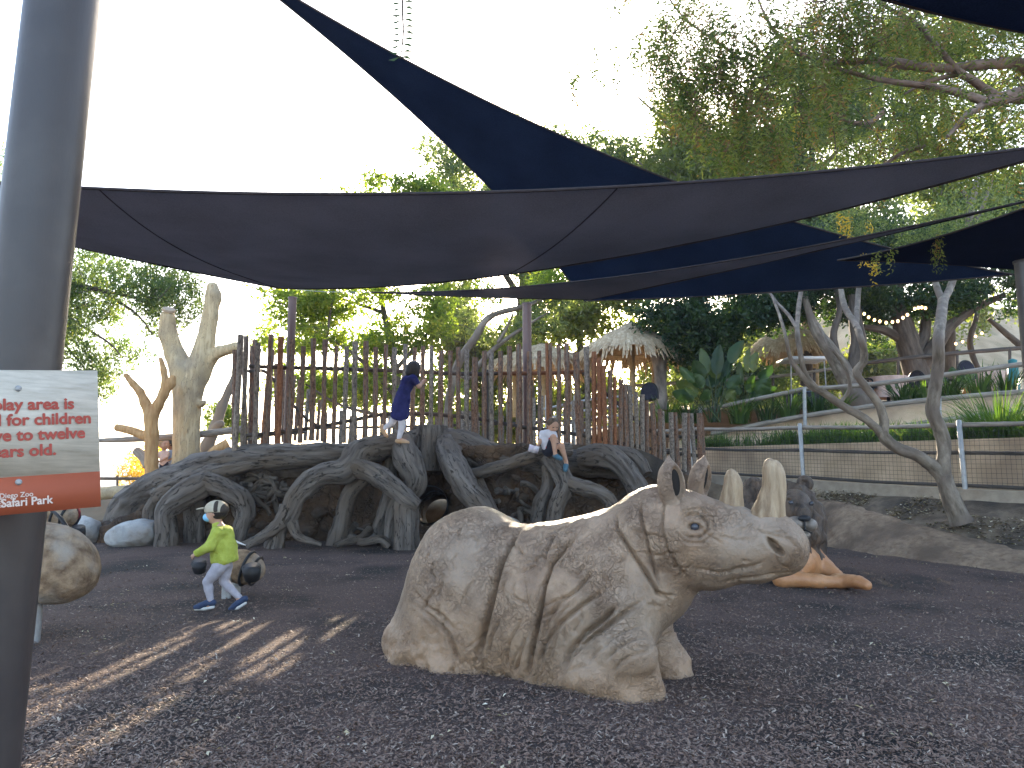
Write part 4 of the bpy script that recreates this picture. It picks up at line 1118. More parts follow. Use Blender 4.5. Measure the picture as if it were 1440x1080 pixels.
# stones lying in the wall base
for k, (u, v, r) in enumerate([(352, 752, 14), (368, 738, 10), (430, 748, 16), (450, 720, 13), (515, 742, 11), (640, 745, 14), (655, 722, 12), (618, 752, 10), (735, 700, 10), (725, 672, 8), (820, 740, 14), (300, 750, 12), (205, 715, 8), (220, 735, 9), (196, 742, 8), (668, 752, 12), (745, 740, 12)]):
    c = at(u, v, 13.55); R_ = r * 13.5 / FPX
    q = Sdf(c - Vector((1, 1, 1)) * R_ * 1.5, c + Vector((1, 1, 1)) * R_ * 1.5, R_ / 7)
    q.ell(c, (R_, R_ * 0.8, R_ * 0.62), np.array(Matrix.Rotation(rr.uniform(-0.5, 0.5), 3, 'Y')), 0.01)
    V, Q = q.mesh(); V += vert_normals(V, Q) * (R_ * 0.16 * fbm(V / R_ * 0.9, k, 3))[:, None]
    mesh_obj('stone', V, Q, M['rockwall'], climb, origin=c)
# trodden earth deck behind the crest of roots
def deck(X, Y): 
    P = np.stack([X.ravel(), Y.ravel(), 0 * X.ravel()], 1)
    return 1.78 + 0.10 * sm(-3.0, -0.8, X) - 1.2 * sm(-5.0, -8.0, X) - 0.75 * sm(2.0, 4.2, X) + 0.03 * fbm(P, 4, 3).reshape(X.shape)
X, Y = np.meshgrid(np.linspace(-7.4, 4.2, 60), np.linspace(13.95, 19.0, 30), indexing='ij')
V = np.stack([X.ravel(), Y.ravel(), deck(X, Y).ravel()], 1); i, j = np.meshgrid(np.arange(59), np.arange(29), indexing='ij'); a = (i * 30 + j).ravel()
Vb = V.copy(); Vb[:, 2] -= 0.45
rim = [(k, 0) for k in range(60)] + [(59, k) for k in range(1, 30)] + [(k, 29) for k in range(58, -1, -1)] + [(0, k) for k in range(28, 0, -1)]
ri = np.array([k * 30 + l for k, l in rim]); rj = np.roll(ri, -1)
mesh_obj('earth_deck', np.vstack([V, Vb]), np.vstack([np.stack([a, a + 30, a + 31, a + 1], 1), np.stack([ri, ri + 1800, rj + 1800, rj], 1)]), M['dirt'], climb)

# ================================================================== log fence round the platform
fence = empty('log_fence', at(600, 610, 14.6), 'tall palisade fence of rough bark logs standing along the top of the root climber', 'log fence')
def log_mesh(seed, key):
    g = Geo(); n = 12
    z = np.linspace(0, 1, 26)
    r = np.random.default_rng(seed)
    bend = 0.25 * np.sin(z * 3 + r.random() * 6) * 0.5
    g.tube(np.stack([bend * 0.3, 0.2 * np.cos(z * 2.5 + r.random() * 6) * 0.5, z * 20], 1), [0.5 * (1 + 0.05 * math.sin(7 * q + seed)) for q in z], n=n, rough=0.10, ridge=0.06, ridgef=3, seed=seed, knots=0.5)
    V = np.vstack(g.V); V[:, 2] /= 20
    g.V = [V]
    UVm = np.vstack(g.UV)
    o = g.build('log_post', M[key])
    return o
protos = {}
for key in ('log', 'loggrey', 'logred'):
    protos[key] = [log_mesh(s_ + 10 * len(key), key) for s_ in range(3)]
first = {}
def post(u, vt, vb, Y, wpx, key, rr=random.Random(4), lean=None, parent=fence, name='log_post', du=0.0):
    p, q = at(u, vb, Y), at(u + du, vt, Y)
    src = protos[key][rr.randrange(3)]
    c = src.copy(); c.name = name; COL.objects.link(c); c.parent = parent
    c.location = p - wpos(parent)
    L = (q - p).length; w = 0.96 * wpx * Y / FPX
    c.scale = (w, w, L)
    rx = math.atan2(-(q.y - p.y), q.z - p.z) + rr.uniform(-0.012, 0.012)
    ry = math.atan2(q.x - p.x, q.z - p.z)
    c.rotation_euler = (rx, ry, rr.uniform(0, 6.28))
    return c
def fy(u):
    return float(np.interp(u, [325, 345, 420, 520, 620, 760, 850, 900, 960, 1000], [13.1, 13.4, 13.9, 14.4, 14.75, 14.6, 14.1, 14.2, 14.6, 15.0]))
Lp = []
z3 = [(75, 40, 45, 705, 33, 'loggrey'), (108, 82, 50, 688, 29, 'loggrey'), (170, 148, 90, 694, 30, 'loggrey'), (235, 213, 42, 680, 30, 'log'), (293, 280, 55, 664, 35, 'logred'), (362, 342, 70, 645, 37, 'log'),
      (425, 410, 108, 640, 28, 'log'), (485, 470, 65, 625, 32, 'log'), (548, 538, 70, 632, 28, 'log'), (605, 593, 105, 634, 25, 'log'), (665, 657, 110, 640, 28, 'loggrey'), (720, 710, 82, 645, 32, 'loggrey'),
      (780, 773, 80, 630, 31, 'log'), (833, 828, 113, 625, 28, 'log'), (881, 878, 100, 600, 24, 'log'), (939, 935, 116, 600, 26, 'loggrey'), (990, 988, 95, 590, 24, 'loggrey'), (1040, 1037, 115, 590, 26, 'log'),
      (1094, 1092, 106, 585, 27, 'log'), (1146, 1145, 105, 580, 25, 'loggrey'), (1199, 1197, 133, 580, 31, 'log'), (1251, 1249, 134, 580, 27, 'log'), (1303, 1297, 113, 580, 27, 'log'), (1347, 1342, 124, 640, 29, 'loggrey'), (1394, 1388, 170, 655, 29, 'log')]
for (xt, xb, yt, yb, w, key) in z3:
    Lp.append((320 + xb / 4, 320 + xt / 4, 460 + yt / 4, 460 + yb / 4 + 3, w / 4, key))
z4 = [(115, 210, 690, 29, 'log'), (163, 173, 715, 29, 'log'), (204, 180, 715, 29, 'loggrey'), (254, 174, 715, 29, 'log'), (307, 148, 707, 31, 'log'), (360, 138, 697, 32, 'log'), (418, 178, 690, 32, 'log'), (474, 173, 680, 24, 'log'),
      (525, 130, 690, 22, 'logred'), (540, 128, 690, 20, 'log'), (585, 135, 690, 24, 'log'), (636, 131, 692, 32, 'log'), (698, 179, 714, 38, 'log'), (750, 148, 712, 31, 'loggrey'), (784, 178, 710, 29, 'logred'), (812, 213, 687, 28, 'logred'),  # the close run of red posts has its red sunlight painted in
      (845, 256, 690, 29, 'logred'), (873, 282, 698, 28, 'log'), (902, 321, 700, 22, 'logred'), (934, 336, 722, 28, 'log'), (968, 361, 742, 31, 'log'), (996, 374, 742, 26, 'loggrey'), (1024, 404, 765, 25, 'loggrey'), (1054, 419, 850, 29, 'loggrey'),
      (1085, 452, 860, 26, 'log'), (1122, 468, 872, 33, 'log'), (1151, 500, 856, 25, 'log'), (1180, 512, 855, 26, 'loggrey'), (1222, 520, 885, 28, 'loggrey'), (1256, 520, 872, 31, 'log'), (1290, 523, 885, 30, 'loggrey'), (1320, 525, 872, 25, 'log'),
      (1350, 525, 850, 24, 'loggrey'), (1385, 524, 840, 30, 'log'), (1404, 540, 830, 22, 'log')]
for (x, yt, yb, w, key) in z4:
    Lp.append((640 + x / 4, 640 + x / 4, 450 + yt / 4, 450 + yb / 4 + 3, w / 4, key))
for (ub, ut, vt, vb, w, key) in Lp:
    post(ub, vt, vb, fy(ub), w, key, du=ut - ub)
# the return side going back at the left, and the lower rear side
for k, (u, vt, vb, w, key, Y) in enumerate([(329, 492, 628, 7, 'log', 13.9), (344, 495, 626, 7, 'log', 14.5), (357, 478, 632, 7.5, 'log', 15.0), (352, 486, 630, 7, 'log', 14.7), (369, 487, 627, 7, 'logred', 15.6), (375, 492, 625, 6.5, 'log', 16.2),
        (388, 512, 622, 6, 'log', 16.9), (398, 520, 622, 6, 'log', 17.4), (407, 528, 622, 6, 'log', 17.9), (415, 534, 620, 5.5, 'log', 18.4), (429, 547, 620, 5.5, 'loggrey', 18.8), (437, 556, 620, 5, 'log', 18.8), (446, 562, 620, 5, 'log', 18.8)]):
    post(u, vt, vb, Y, w, key)
for k in range(34):
    u = 456 + k * 11.3 + rr.uniform(-2, 2)
    post(u, 580 + rr.uniform(-6, 6) - (18 if k > 22 else 0), 628, 18.9, rr.uniform(4.5, 6), rr.choice(['log', 'log', 'loggrey']))
def rail_(pts, r, key, parent=fence, seed=3, name='rail', n=10):
    P = [at(*p[:3]) for p in pts]
    g = Geo(); g.tube(P, [p[3] * p[2] / FPX if len(p) > 3 else r for p in pts], n=n, rings=max(4, 8 * len(P)), rough=0.10, ridge=0.06, seed=seed)
    return g.build(name, M[key], parent, origin=P[0])
b_ = 0.14
rail_([(u, v, fy(u) + b_, 2.9) for (u, v) in [(350, 515), (400, 517), (450, 518), (510, 520), (560, 521)]], 0, 'raildark', seed=1)
rail_([(u, v, fy(u) + b_, 2.9) for (u, v) in [(556, 522), (610, 524), (660, 526), (700, 525)]], 0, 'raildark', seed=2)
rail_([(u, v, fy(u) + b_, 2.9) for (u, v) in [(690, 525), (740, 525), (790, 524), (822, 523)]], 0, 'logred', seed=3)
rail_([(u, v, fy(u) + b_, 2.7) for (u, v) in [(818, 522), (842, 545), (872, 570), (905, 600), (935, 612), (985, 615)]], 0, 'raildark', seed=4)
rail_([(u, v, fy(u) + b_, 2.9) for (u, v) in [(345, 613), (400, 607), (450, 600), (500, 590), (545, 582), (600, 582), (650, 586)]], 0, 'raildark', seed=5)
rail_([(u, v, fy(u) + b_, 2.7) for (u, v) in [(645, 586), (680, 590), (730, 600), (780, 606), (830, 614), (870, 622)]], 0, 'raildark', seed=6)
rail_([(u, v, fy(u) + b_, 2.7) for (u, v) in [(866, 622), (900, 628), (940, 636), (990, 642)]], 0, 'raildark', seed=7)
rail_([(350, 522, 14.4, 2.5), (375, 524, 16.2, 2.4), (400, 555, 17.5, 2.2), (430, 588, 18.6, 2.0), (450, 600, 18.9, 2.0)], 0, 'raildark', seed=8)
rail_([(350, 618, 14.4, 2.5), (375, 612, 16.2, 2.4), (400, 610, 17.5, 2.2), (430, 608, 18.6, 2.0)], 0, 'raildark', seed=9)
rail_([(445, 602, 18.97, 2.0), (560, 600, 18.97, 2.0), (700, 596, 18.97, 2.0), (840, 590, 18.97, 2.0)], 0, 'raildark', seed=10)
for k in protos.values():
    for o in k: bpy.data.objects.remove(o)

# ================================================================== dead-tree sculptures and log beams at the left
def sdf_tree(name, label, groups, res, m, grain=(5, 5, 1.2), amp=0.02, lo=None, hi=None, cat='tree sculpture', org=None, parts=()):
    allp = [at(u, v, Y) for g_ in groups for (u, v, Y, r) in g_]
    rmax = max(r * Y / FPX for g_ in groups for (u, v, Y, r) in g_)
    lo = np.min([list(p) for p in allp], 0) - rmax * 1.4; hi = np.max([list(p) for p in allp], 0) + rmax * 1.4
    s = Sdf(lo, hi, res)
    for g_ in groups:
        s.chain([at(u, v, Y) for (u, v, Y, r) in g_], [r * 0.94 * Y / FPX for (u, v, Y, r) in g_], 0.05)
    V, Q = s.mesh(); V += vert_normals(V, Q) * (amp * fbm(V * np.array(grain), 3, 4))[:, None]
    o = mesh_obj(name, V, Q, M[m], origin=org or allp[0])
    return tag(o, label, cat)
Y0 = 17.0
t1 = sdf_tree('bare_tree_sculpture', 'tall pale bare trunk with forked stubby limbs left of the log fence', [
    [(262, 662, Y0, 21), (262, 620, Y0, 19), (263, 580, Y0, 19.5), (264, 548, Y0, 22), (258, 525, Y0, 19), (246, 500, Y0, 14.5), (237, 470, Y0, 12.5), (236, 446, Y0 - .1, 10.5)],
    [(266, 552, Y0, 19), (278, 520, Y0, 19), (289, 480, Y0, 14), (296, 445, Y0, 11.5), (300, 415, Y0, 11), (299, 404, Y0, 8)],
    [(278, 530, Y0, 16), (292, 508, Y0, 11), (308, 495, Y0 - .1, 8.5), (332, 488, Y0 - .2, 7.5)],
    [(283, 568, Y0 - .1, 6), (287, 566, Y0 - .15, 4)], [(304, 424, Y0, 7), (309, 421, Y0, 4)]], 0.035, 'peeled', amp=0.03)
g = Geo(); c = at(238, 436.5, Y0 - .12); ax = (at(244, 425, Y0 - .1) - at(238, 450, Y0)).normalized()
g.tube([c - ax * 0.02 + Vector((0, -0.02, 0)), c + ax * 0.035 + Vector((0, -0.03, 0))], [9.2 * Y0 / FPX, 8.8 * Y0 / FPX], n=24, rough=0.05)
g.build('cut_face', M['cutwood'], t1)
g = Geo(); P = [at(262, v, Y0) for v in (700, 668, 655)]; g.tube(P, [29 * Y0 / FPX, 26 * Y0 / FPX, 24 * Y0 / FPX], n=24, rings=8, rough=0.06); g.build('plinth', M['kerb'], t1)
Y1 = 16.2
sdf_tree('forked_tree_sculpture', 'small orange-brown forked bare trunk between the sign and the tall pale trunk', [
    [(215, 690, Y1, 11), (213, 650, Y1, 9.5), (213, 610, Y1, 9.5), (212, 585, Y1, 9), (205, 568, Y1, 7), (198, 552, Y1, 5.5), (187, 540, Y1, 4.6), (177, 528, Y1, 4.2)],
    [(212, 590, Y1, 8.5), (222, 570, Y1, 7.5), (230, 555, Y1, 7), (233, 538, Y1, 5.5), (230, 520, Y1, 4.5), (226, 505, Y1, 3.2)], [(203, 566, Y1, 6), (205, 562, Y1, 4.5)],
    [(231, 552, Y1, 6), (241, 540, Y1, 6), (243, 532, Y1, 5)]], 0.024, 'orangewood', amp=0.02)
sdf_tree('leaning_grey_trunk', 'leaning grey bare trunk at the left end of the log fence', [
    [(282, 660, 18.2, 10), (290, 630, 18.2, 10), (302, 600, 18.2, 8), (312, 572, 18.2, 6.5), (324, 545, 18.2, 5.5), (332, 525, 18.2, 5)], [(300, 606, 18.1, 8), (310, 596, 18.0, 6)]], 0.035, 'rail', amp=0.03)
def beam(pts, key, label, name='log_beam', cat='log beam', seed=2):
    P = [at(*p[:3]) for p in pts]
    g = Geo(); g.tube(P, [p[3] * p[2] / FPX for p in pts], n=16, rings=max(6, 8 * len(P)), rough=0.06, ridge=0.05, seed=seed)
    o = g.build(name, M[key], None, origin=P[0]); return tag(o, label, cat)
beam([(164, 601, 16.6, 5), (185, 606, 16.5, 6), (214, 617, 16.4, 7)], 'orangewood', 'short brown log stub sticking out left of the orange forked trunk')
beam([(120, 620, 17.4, 2.6), (180, 618, 17.3, 4), (260, 613, 17.2, 5), (345, 603, 17.2, 5)], 'rail', 'long thin brown log beam running behind the two bare trunks')
beam([(192, 634, 16.9, 6), (202, 643, 16.8, 7), (209, 655, 16.7, 7)], 'rail', 'short grey cut log stub low on the orange forked trunk')
beam([(120, 696, 15.4, 9), (170, 692, 15.4, 9), (232, 690, 15.4, 9.5)], 'peeled', 'thick pale horizontal log lying on the ground right of the sign')
beam([(288, 650, 16.2, 5), (300, 636, 16.3, 7), (322, 625, 16.4, 9)], 'orangewood', 'tapered orange log end lying beside the first log posts')
rp_ = empty('lookout_rail', at(160, 690, 19.5), 'thin dark horizontal railing with slim posts before the far valley', 'railing')
rail_([(60, 671, 19.5, 2.2), (150, 673, 19.5, 2.2), (215, 673, 19.5, 2.2)], 0, 'raildark', parent=rp_)
for u in (100, 165):
    g = Geo(); g.tube([at(u, 716, 19.5), at(u, 669, 19.5)], [0.03], n=8); g.build('rail_post', M['raildark'], rp_, origin=at(u, 716, 19.5))

# ================================================================== posts, sign and shade sails
def pole(name, x, y, z0, z1, r, m, label, cap=True, lean=0.0):
    g = Geo(); g.tube([(x - lean * 1.5, y, z0), (x + lean * (z1 - 1.5), y, z1)], [r], n=48)
    o = g.build(name, M[m], None, origin=(x, y, z0)); tag(o, label, 'post')
    if cap:
        g = Geo(); x += lean * (z1 - 1.5); g.tube([(x, y, z1 - 0.01), (x, y, z1 + 0.02), (x, y, z1 + 0.035)], [r * 1.12, r * 1.12, r * 0.4], n=32); g.build('cap', M[m], o)
    return o
PX = at(16, 655, 2.3)
big = pole('shade_post', PX.x, 2.3, -0.1, 4.6, 0.1085, 'steelgrey', 'thick grey-brown steel post at the left edge, close to the camera, behind the sign', lean=0.030)
pa = at(392, 404, 13.1)
g_z = 1.7
pole('shade_post', pa.x, 13.95, 1.5, pa.z, 0.078, 'steelbrown', 'slim brown steel post rising from the left part of the log fence')
pb = at(741, 428, 15.2)
pole('shade_post', pb.x, 15.2, 1.5, pb.z, 0.095, 'steelbrown', 'brown steel post standing behind the middle of the log fence')
g = Geo(); p = at(685, 520, 15.6); q = at(686, 640, 15.6); g.tube([q, p], [0.03], n=8); o = g.build('thin_pole', M['steelgrey'], None, origin=q); tag(o, 'thin dark pole behind the logs left of the middle brown post', 'pole')
pc_ = at(1424, 369, 8.0)
pole('shade_post', pc_.x + 0.11, 8.0, -0.1, pc_.z, 0.082, 'steelgrey', 'grey steel post at the right edge of the picture')

# sign board on the big post
sg = empty('play_area_sign', (0, 0, 0), 'weathered pale board with red lettering and a rust-red band, fixed to the big post', 'sign')
A = at(137, 521, 2.06); Bp = at(140, 712, 2.06)       # right edge
Lt = at(0, 520, 1.93); Lb = at(0, 725, 1.93)
right = (A - Lt); wdir = (A - Lt + (Bp - Lb)).normalized()
up = ((A - Bp) + (Lt - Lb)).normalized(); up = (up - wdir * up.dot(wdir)).normalized()
nrm_s = wdir.cross(up).normalized()          # towards the camera side
if nrm_s.y > 0: nrm_s = -nrm_s
hgt = ((A - Bp).length + (Lt - Lb).length) / 2
top_r = (A + Lt) / 2 + wdir * ((A - Lt).length / 2)
# the corner at the upper right, with the rest laid out from it
W_ = 0.46; T_ = 0.018
C_ = A
sg.location = C_ - wdir * W_ / 2 - up * hgt
def sp(x, y, off=0.0):       # x metres left of the right edge (negative = left), y metres below the top
    return C_ - wdir * x - up * y + nrm_s * off
Msg = np.stack([list(wdir), list(-nrm_s), list(up)], 1)
def plate(name, x0, x1, y0, y1, m, off, th):
    c = (sp(x0, y0, off) + sp(x1, y1, off)) / 2 - nrm_s * th / 2
    g = Geo(); g.box(list(c), (x1 - x0, th, y1 - y0), M=Msg); return g.build(name, m, sg, smooth=False)
band = hgt * 0.255
def mat_sign():
    m, nt, b, out = new_mat('sign_board_grain'); N, L = nt.nodes, nt.links
    tc = N.new('ShaderNodeTexCoord'); mp = N.new('ShaderNodeMapping'); mp.inputs['Scale'].default_value = (3, 3, 26); mp.inputs['Rotation'].default_value = (0, 0.06, 0)
    ns = N.new('ShaderNodeTexNoise'); ns.inputs['Scale'].default_value = 2.2; ns.inputs['Detail'].default_value = 10; ns.inputs['Roughness'].default_value = 0.7
    r = N.new('ShaderNodeValToRGB'); r.color_ramp.elements[0].position = 0.3; r.color_ramp.elements[1].position = 0.62
    r.color_ramp.elements[0].color = (0.36, 0.31, 0.235, 1); r.color_ramp.elements[1].color = (0.58, 0.52, 0.42, 1)
    L.new(tc.outputs['Object'], mp.inputs[0]); L.new(mp.outputs[0], ns.inputs[0]); L.new(ns.outputs['Fac'], r.inputs[0]); L.new(r.outputs[0], b.inputs['Base Color'])
    b.inputs['Roughness'].default_value = 0.6
    return m
plate('board', 0, W_, 0, hgt - band, mat_sign(), 0.0, T_)
plate('band', 0, W_, hgt - band, hgt, M['signred'], 0.0005, T_)
def letters(txt, x_right, y_base, size, m, bold=0.0, scx=1.0, weight=0.0009):
    cu = bpy.data.curves.new('lettering', 'FONT'); cu.body = txt; cu.size = size; cu.align_x = 'LEFT'; cu.extrude = 0.0004; cu.offset = bold
    o = bpy.data.objects.new('tmp', cu); COL.objects.link(o)
    dg = bpy.context.evaluated_depsgraph_get(); dg.update()
    me = bpy.data.meshes.new_from_object(o.evaluated_get(dg)); COL.objects.unlink(o); bpy.data.objects.remove(o)
    co = np.zeros(len(me.vertices) * 3); me.vertices.foreach_get('co', co); co = co.reshape(-1, 3); co[:, 0] *= scx
    w = co[:, 0].max()
    me2 = bpy.data.meshes.new('lettering')
    F_ = [list(pl.vertices) for pl in me.polygons]; nv = len(co); VV = []; FF = []
    for q, (ox, oy) in enumerate([(0, 0), (-1, 0), (1, 0), (0, 1), (0, -1)]):      # heavier strokes
        VV += [(x + ox * weight, y + oy * weight, z + q * 0.00006) for x, y, z in co]; FF += [[i + q * nv for i in f] for f in F_]
    me2.from_pydata(VV, [], FF); me = me2; co = np.array(VV)
    o = bpy.data.objects.new('lettering', me); me.materials.clear(); me.materials.append(m); COL.objects.link(o)
    me.update()
    P = sp(x_right, y_base, 0.0016) - wdir * w
    Mx = Matrix(((wdir.x, up.x, nrm_s.x), (wdir.y, up.y, nrm_s.y), (wdir.z, up.z, nrm_s.z))).to_4x4()
    o.parent = sg; o.rotation_euler = Mx.to_euler(); o.location = P - sg.location
    return o
pxm = hgt / 193.0; pxw = (A - Lt).length / 137.0
for txt, xr, yb_ in [('This play area is', 36, 54), ('designed for children', 12, 75), ('ages five to twelve', 21, 95.5), ('years old.', 63, 117)]:
    letters(txt, xr * pxw, yb_ * pxm, 21.5 * pxm, M['letterred'], bold=0.0005, scx=0.97)
letters('San Diego Zoo', 95 * pxw, 171 * pxm, 9.2 * pxm, M['letterpale'], bold=0.0, scx=0.92, weight=0.0003)
letters('Safari Park', 68 * pxw, 182.5 * pxm, 15.0 * pxm, M['letterpale'], bold=0.0003, scx=0.90, weight=0.0005)
g = Geo()
def disc(cx, cy, r, off, th, n=24):
    c = sp(cx, cy, off); P0, P1 = c - nrm_s * th, c
    g.tube([P0, P1], [r], n=n)
# round emblem: pale ring with a pale paw-like mark
cx, cy = 141 * pxw, 177 * pxm
th = np.linspace(0, 2 * math.pi, 33)
g.tube([sp(cx + 0.011 * math.cos(a), cy + 0.011 * math.sin(a), 0.001) for a in th], [0.0011], n=6, caps=False)
for dy in (-0.005, 0.0, 0.005):
    g.tube([sp(cx - 0.006, cy + dy, 0.001), sp(cx + 0.006, cy + dy + 0.002, 0.001)], [0.0009], n=6)
g.build('emblem', M['letterpale'], sg)
for (x, y) in [(113 * pxw, 25 * pxm), (114 * pxw, 151 * pxm)]:
    g = Geo(); c = sp(x, y, 0.0)
    g.tube([c - nrm_s * 0.002, c + nrm_s * 0.0015, c + nrm_s * 0.0025, c + nrm_s * 0.0015, c + nrm_s * 0.0015], [0.0080, 0.0080, 0.0055, 0.003, 0.0004], n=18)
    g.build('bolt', M['galv'], sg, origin=c)

def sail(name, A, B, C, Oab, Obc, Oca, sag, m, label, seams=(), n=44, hem=0.02, thick=0.004):
    A, B, C = [np.array(list(p)) for p in (A, B, C)]
    Oab, Obc, Oca = [np.array(o, float) for o in (Oab, Obc, Oca)]
    def P(a, b, c):
        q = a[..., None] * A + b[..., None] * B + c[..., None] * C + 4 * (a * b)[..., None] * Oab + 4 * (b * c)[..., None] * Obc + 4 * (c * a)[..., None] * Oca
        q[..., 2] -= sag * 27 * a * b * c
        return q
    idx = {}; bar = []
    for i in range(n + 1):
        for j in range(n + 1 - i):
            idx[(i, j)] = len(bar); bar.append((i / n, j / n, 1 - (i + j) / n))
    bar = np.array(bar); V = P(bar[:, 0], bar[:, 1], bar[:, 2])
    V[:, 2] += 0.012 * fbm(V * 1.2, 5, 2)
    F = []
    for i in range(n):
        for j in range(n - i):
            F.append((idx[(i, j)], idx[(i + 1, j)], idx[(i, j + 1)]))
            if j < n - i - 1: F.append((idx[(i + 1, j)], idx[(i + 1, j + 1)], idx[(i, j + 1)]))
    F = np.array(F); F2 = F[:, ::-1] + len(V)
    Vb = V.copy(); Vb[:, 2] += thick
    o = mesh_obj(name, np.vstack([V, Vb]), np.vstack([F, F2]), M[m], origin=A)
    tag(o, label, 'shade sail')
    t = np.linspace(0, 1, 60); z = 0 * t
    for (a, b, c) in ((1 - t, t, z), (z, 1 - t, t), (t, z, 1 - t)):
        g = Geo(); g.tube(P(a, b, c), [hem], n=8, flat=(1, 1)); g.build('hem', M['hem'], o)
    for (p0, p1) in seams:
        p0, p1 = np.array(p0, float), np.array(p1, float)
        q = p0[None] * (1 - t[:, None]) + p1[None] * t[:, None]
        g = Geo(); g.tube(P(q[:, 0], q[:, 1], q[:, 2]) - np.array([0, 0, 0.004]), [0.007], n=6); g.build('seam', M['hem'], o)
    return o
# A: big brown sail; corners: left, right, back (at the slim post)
sail('shade_sail', at(-420, 222, 6.6), at(1560, 192, 7.0), at(392, 405, 13.1), (0.0, 0.35, -0.33), (-0.1, -0.25, -0.52), (0, -0.1, -0.08), 0.10, 'sailbrown',
     'wide brown shade sail across the middle, back corner at the slim post',
     seams=[((0.74, 0.26, 0), (0.0, 0.0, 1.0)), ((0.36, 0.64, 0), (0.0, 0.42, 0.58))], hem=0.018)
sail('shade_sail', at(292, -80, 9.6), at(822, 423, 13.4), at(1425, 386, 11.0), (0.45, 0.0, -0.02), (0.0, -0.2, -0.10), (-0.15, 0.1, -0.62), 0.12, 'sailblue',
     'navy shade sail running diagonally from the top left down to the right post',
     seams=[((0.28, 0.72, 0), (0.31, 0, 0.69))], hem=0.014)
sail('shade_sail', at(522, 411, 12.7), at(1530, 262, 7.2), at(830, 421, 11.6), (0, 0, -0.30), (0, 0, -0.04), (0, 0, -0.02), 0.02, 'sailbrown',
     'narrow brown shade sail seen nearly edge-on under the wide brown one', hem=0.012)
sail('shade_sail', at(1178, 366, 9.6), at(1560, 245, 6.6), at(1560, 392, 9.8), (0, 0, -0.10), (0, 0, -0.0), (0, 0, 0.05), 0.12, 'saildark',
     'dark shade sail at the right edge in front of the leafy trees', hem=0.012)
sail('shade_sail', at(1225, -6, 5.0), at(1700, -220, 3.6), at(1560, 62, 5.6), (0, 0, 0), (0, 0, 0), (0, 0, -0.05), 0.05, 'sailblue',
     'corner of a dark blue shade sail at the top right corner', hem=0.012)
g = Geo(); g.tube([pa, at(450, 410, 12.95), at(522, 411, 12.7)], [0.006], n=5, rings=12); o = g.build('stay_cable', M['galv'], None, origin=pa); tag(o, 'thin steel cable from the slim brown post to the narrow sail corner', 'cable')

# ================================================================== wire fence beside the dirt bank
wf = empty('wire_fence', FL[2], 'low fence of galvanised posts, dark log rails and square wire mesh above the dirt bank', 'wire fence')
def tube_obj(pts, r, key, parent, name, n=10, rings=None, rough=0.0, ridge=0.0, seed=1, origin=None):
    g = Geo(); g.tube(pts, r, n=n, rings=rings, rough=rough, ridge=ridge, seed=seed); return g.build(name, M[key], parent, origin=origin if origin is not None else pts[0])
for k, p in enumerate(FL[1:5]):
    tube_obj([p - Vector((0, 0, 0.1)), p + Vector((-0.03, 0, 1.27)), p + Vector((-0.03, 0, 1.285))], [0.04, 0.04, 0.02], 'galv', wf, 'fence_post', n=16)
for k in range(len(FL) - 1):
    a, b_2 = FL[k], FL[k + 1]
    for h, r in ((1.20, 0.042), (0.74, 0.035), (0.20, 0.032)):
        d = nrm * 0.05
        mid = (a + b_2) / 2 + Vector((0, 0, h - 0.02)) + d
        tube_obj([a + Vector((0, 0, h)) + d, mid, b_2 + Vector((0, 0, h)) + d], [r, r * 0.9, r], 'raildark' if h < 1 else 'rail', wf, 'rail', n=12, rings=30, rough=0.15, ridge=0.1, seed=k * 3 + int(h * 10))
g = Geo()
Fd = line_on(FL, 400); Ld = np.concatenate([[0], np.cumsum(np.linalg.norm(np.diff(Fd, axis=0), axis=1))])
nw = int(Ld[-1] / 0.075)
for k in range(nw):
    p = np.array([np.interp(k * 0.075, Ld, Fd[:, q]) for q in range(3)])
    g.tube([p + [0, 0, 0.16], p + [0, 0, 1.17]], [0.0028], n=3, caps=False)
for k in range(14):
    z = 0.18 + k * 0.075
    g.tube([Vector(f) + Vector((0, 0, z)) for f in Fd[::50]] , [0.0028], n=3, caps=False)
tag(g.build('wire_mesh', M['wire'], wf), kind='stuff')
kb_ = wall_strip('fence_kerb', [tuple(Vector(p) + Vector((0, 0, 0.14)) + nrm * 0.1) for p in Fl[::22]][::-1], -0.16, 0.35, M['concrete'], 'narrow pale concrete kerb along the foot of the wire fence', 'kerb')

# log rails on and over the ramp wall
rr_ = empty('ramp_rails', at(1130, 600, 19.5), 'grey log handrails on slim posts above the upper beige ramp wall', 'handrail')
def pxtube(pts, key, parent, name, seed=1, n=10, rough=0.1, ridge=0.06):
    P = [at(*p[:3]) for p in pts]
    g = Geo(); g.tube(P, [p[3] * p[2] / FPX for p in pts], n=n, rings=max(6, 8 * len(P)), rough=rough, ridge=ridge, seed=seed)
    return g.build(name, M[key], parent, origin=P[0])
pxtube([(1000, 610, 20.3, 3.4), (1120, 587, 19.6, 3.6), (1240, 569, 19.0, 3.8)], 'rail', rr_, 'rail', 1)
pxtube([(1236, 570, 19.0, 3.8), (1330, 560, 18.4, 3.8), (1440, 551, 17.8, 4.0), (1560, 543, 17.2, 4)], 'rail', rr_, 'rail', 2)
pxtube([(935, 590, 20.9, 2.6), (985, 578, 20.3, 2.9), (1060, 562, 19.9, 3), (1132, 547, 19.5, 3.2)], 'rail', rr_, 'rail', 3)
pxtube([(1130, 547, 19.5, 3.2), (1220, 541, 19.0, 3.4), (1330, 527, 18.3, 3.6), (1440, 512, 17.8, 3.8), (1560, 500, 17.2, 4)], 'rail', rr_, 'rail', 4)
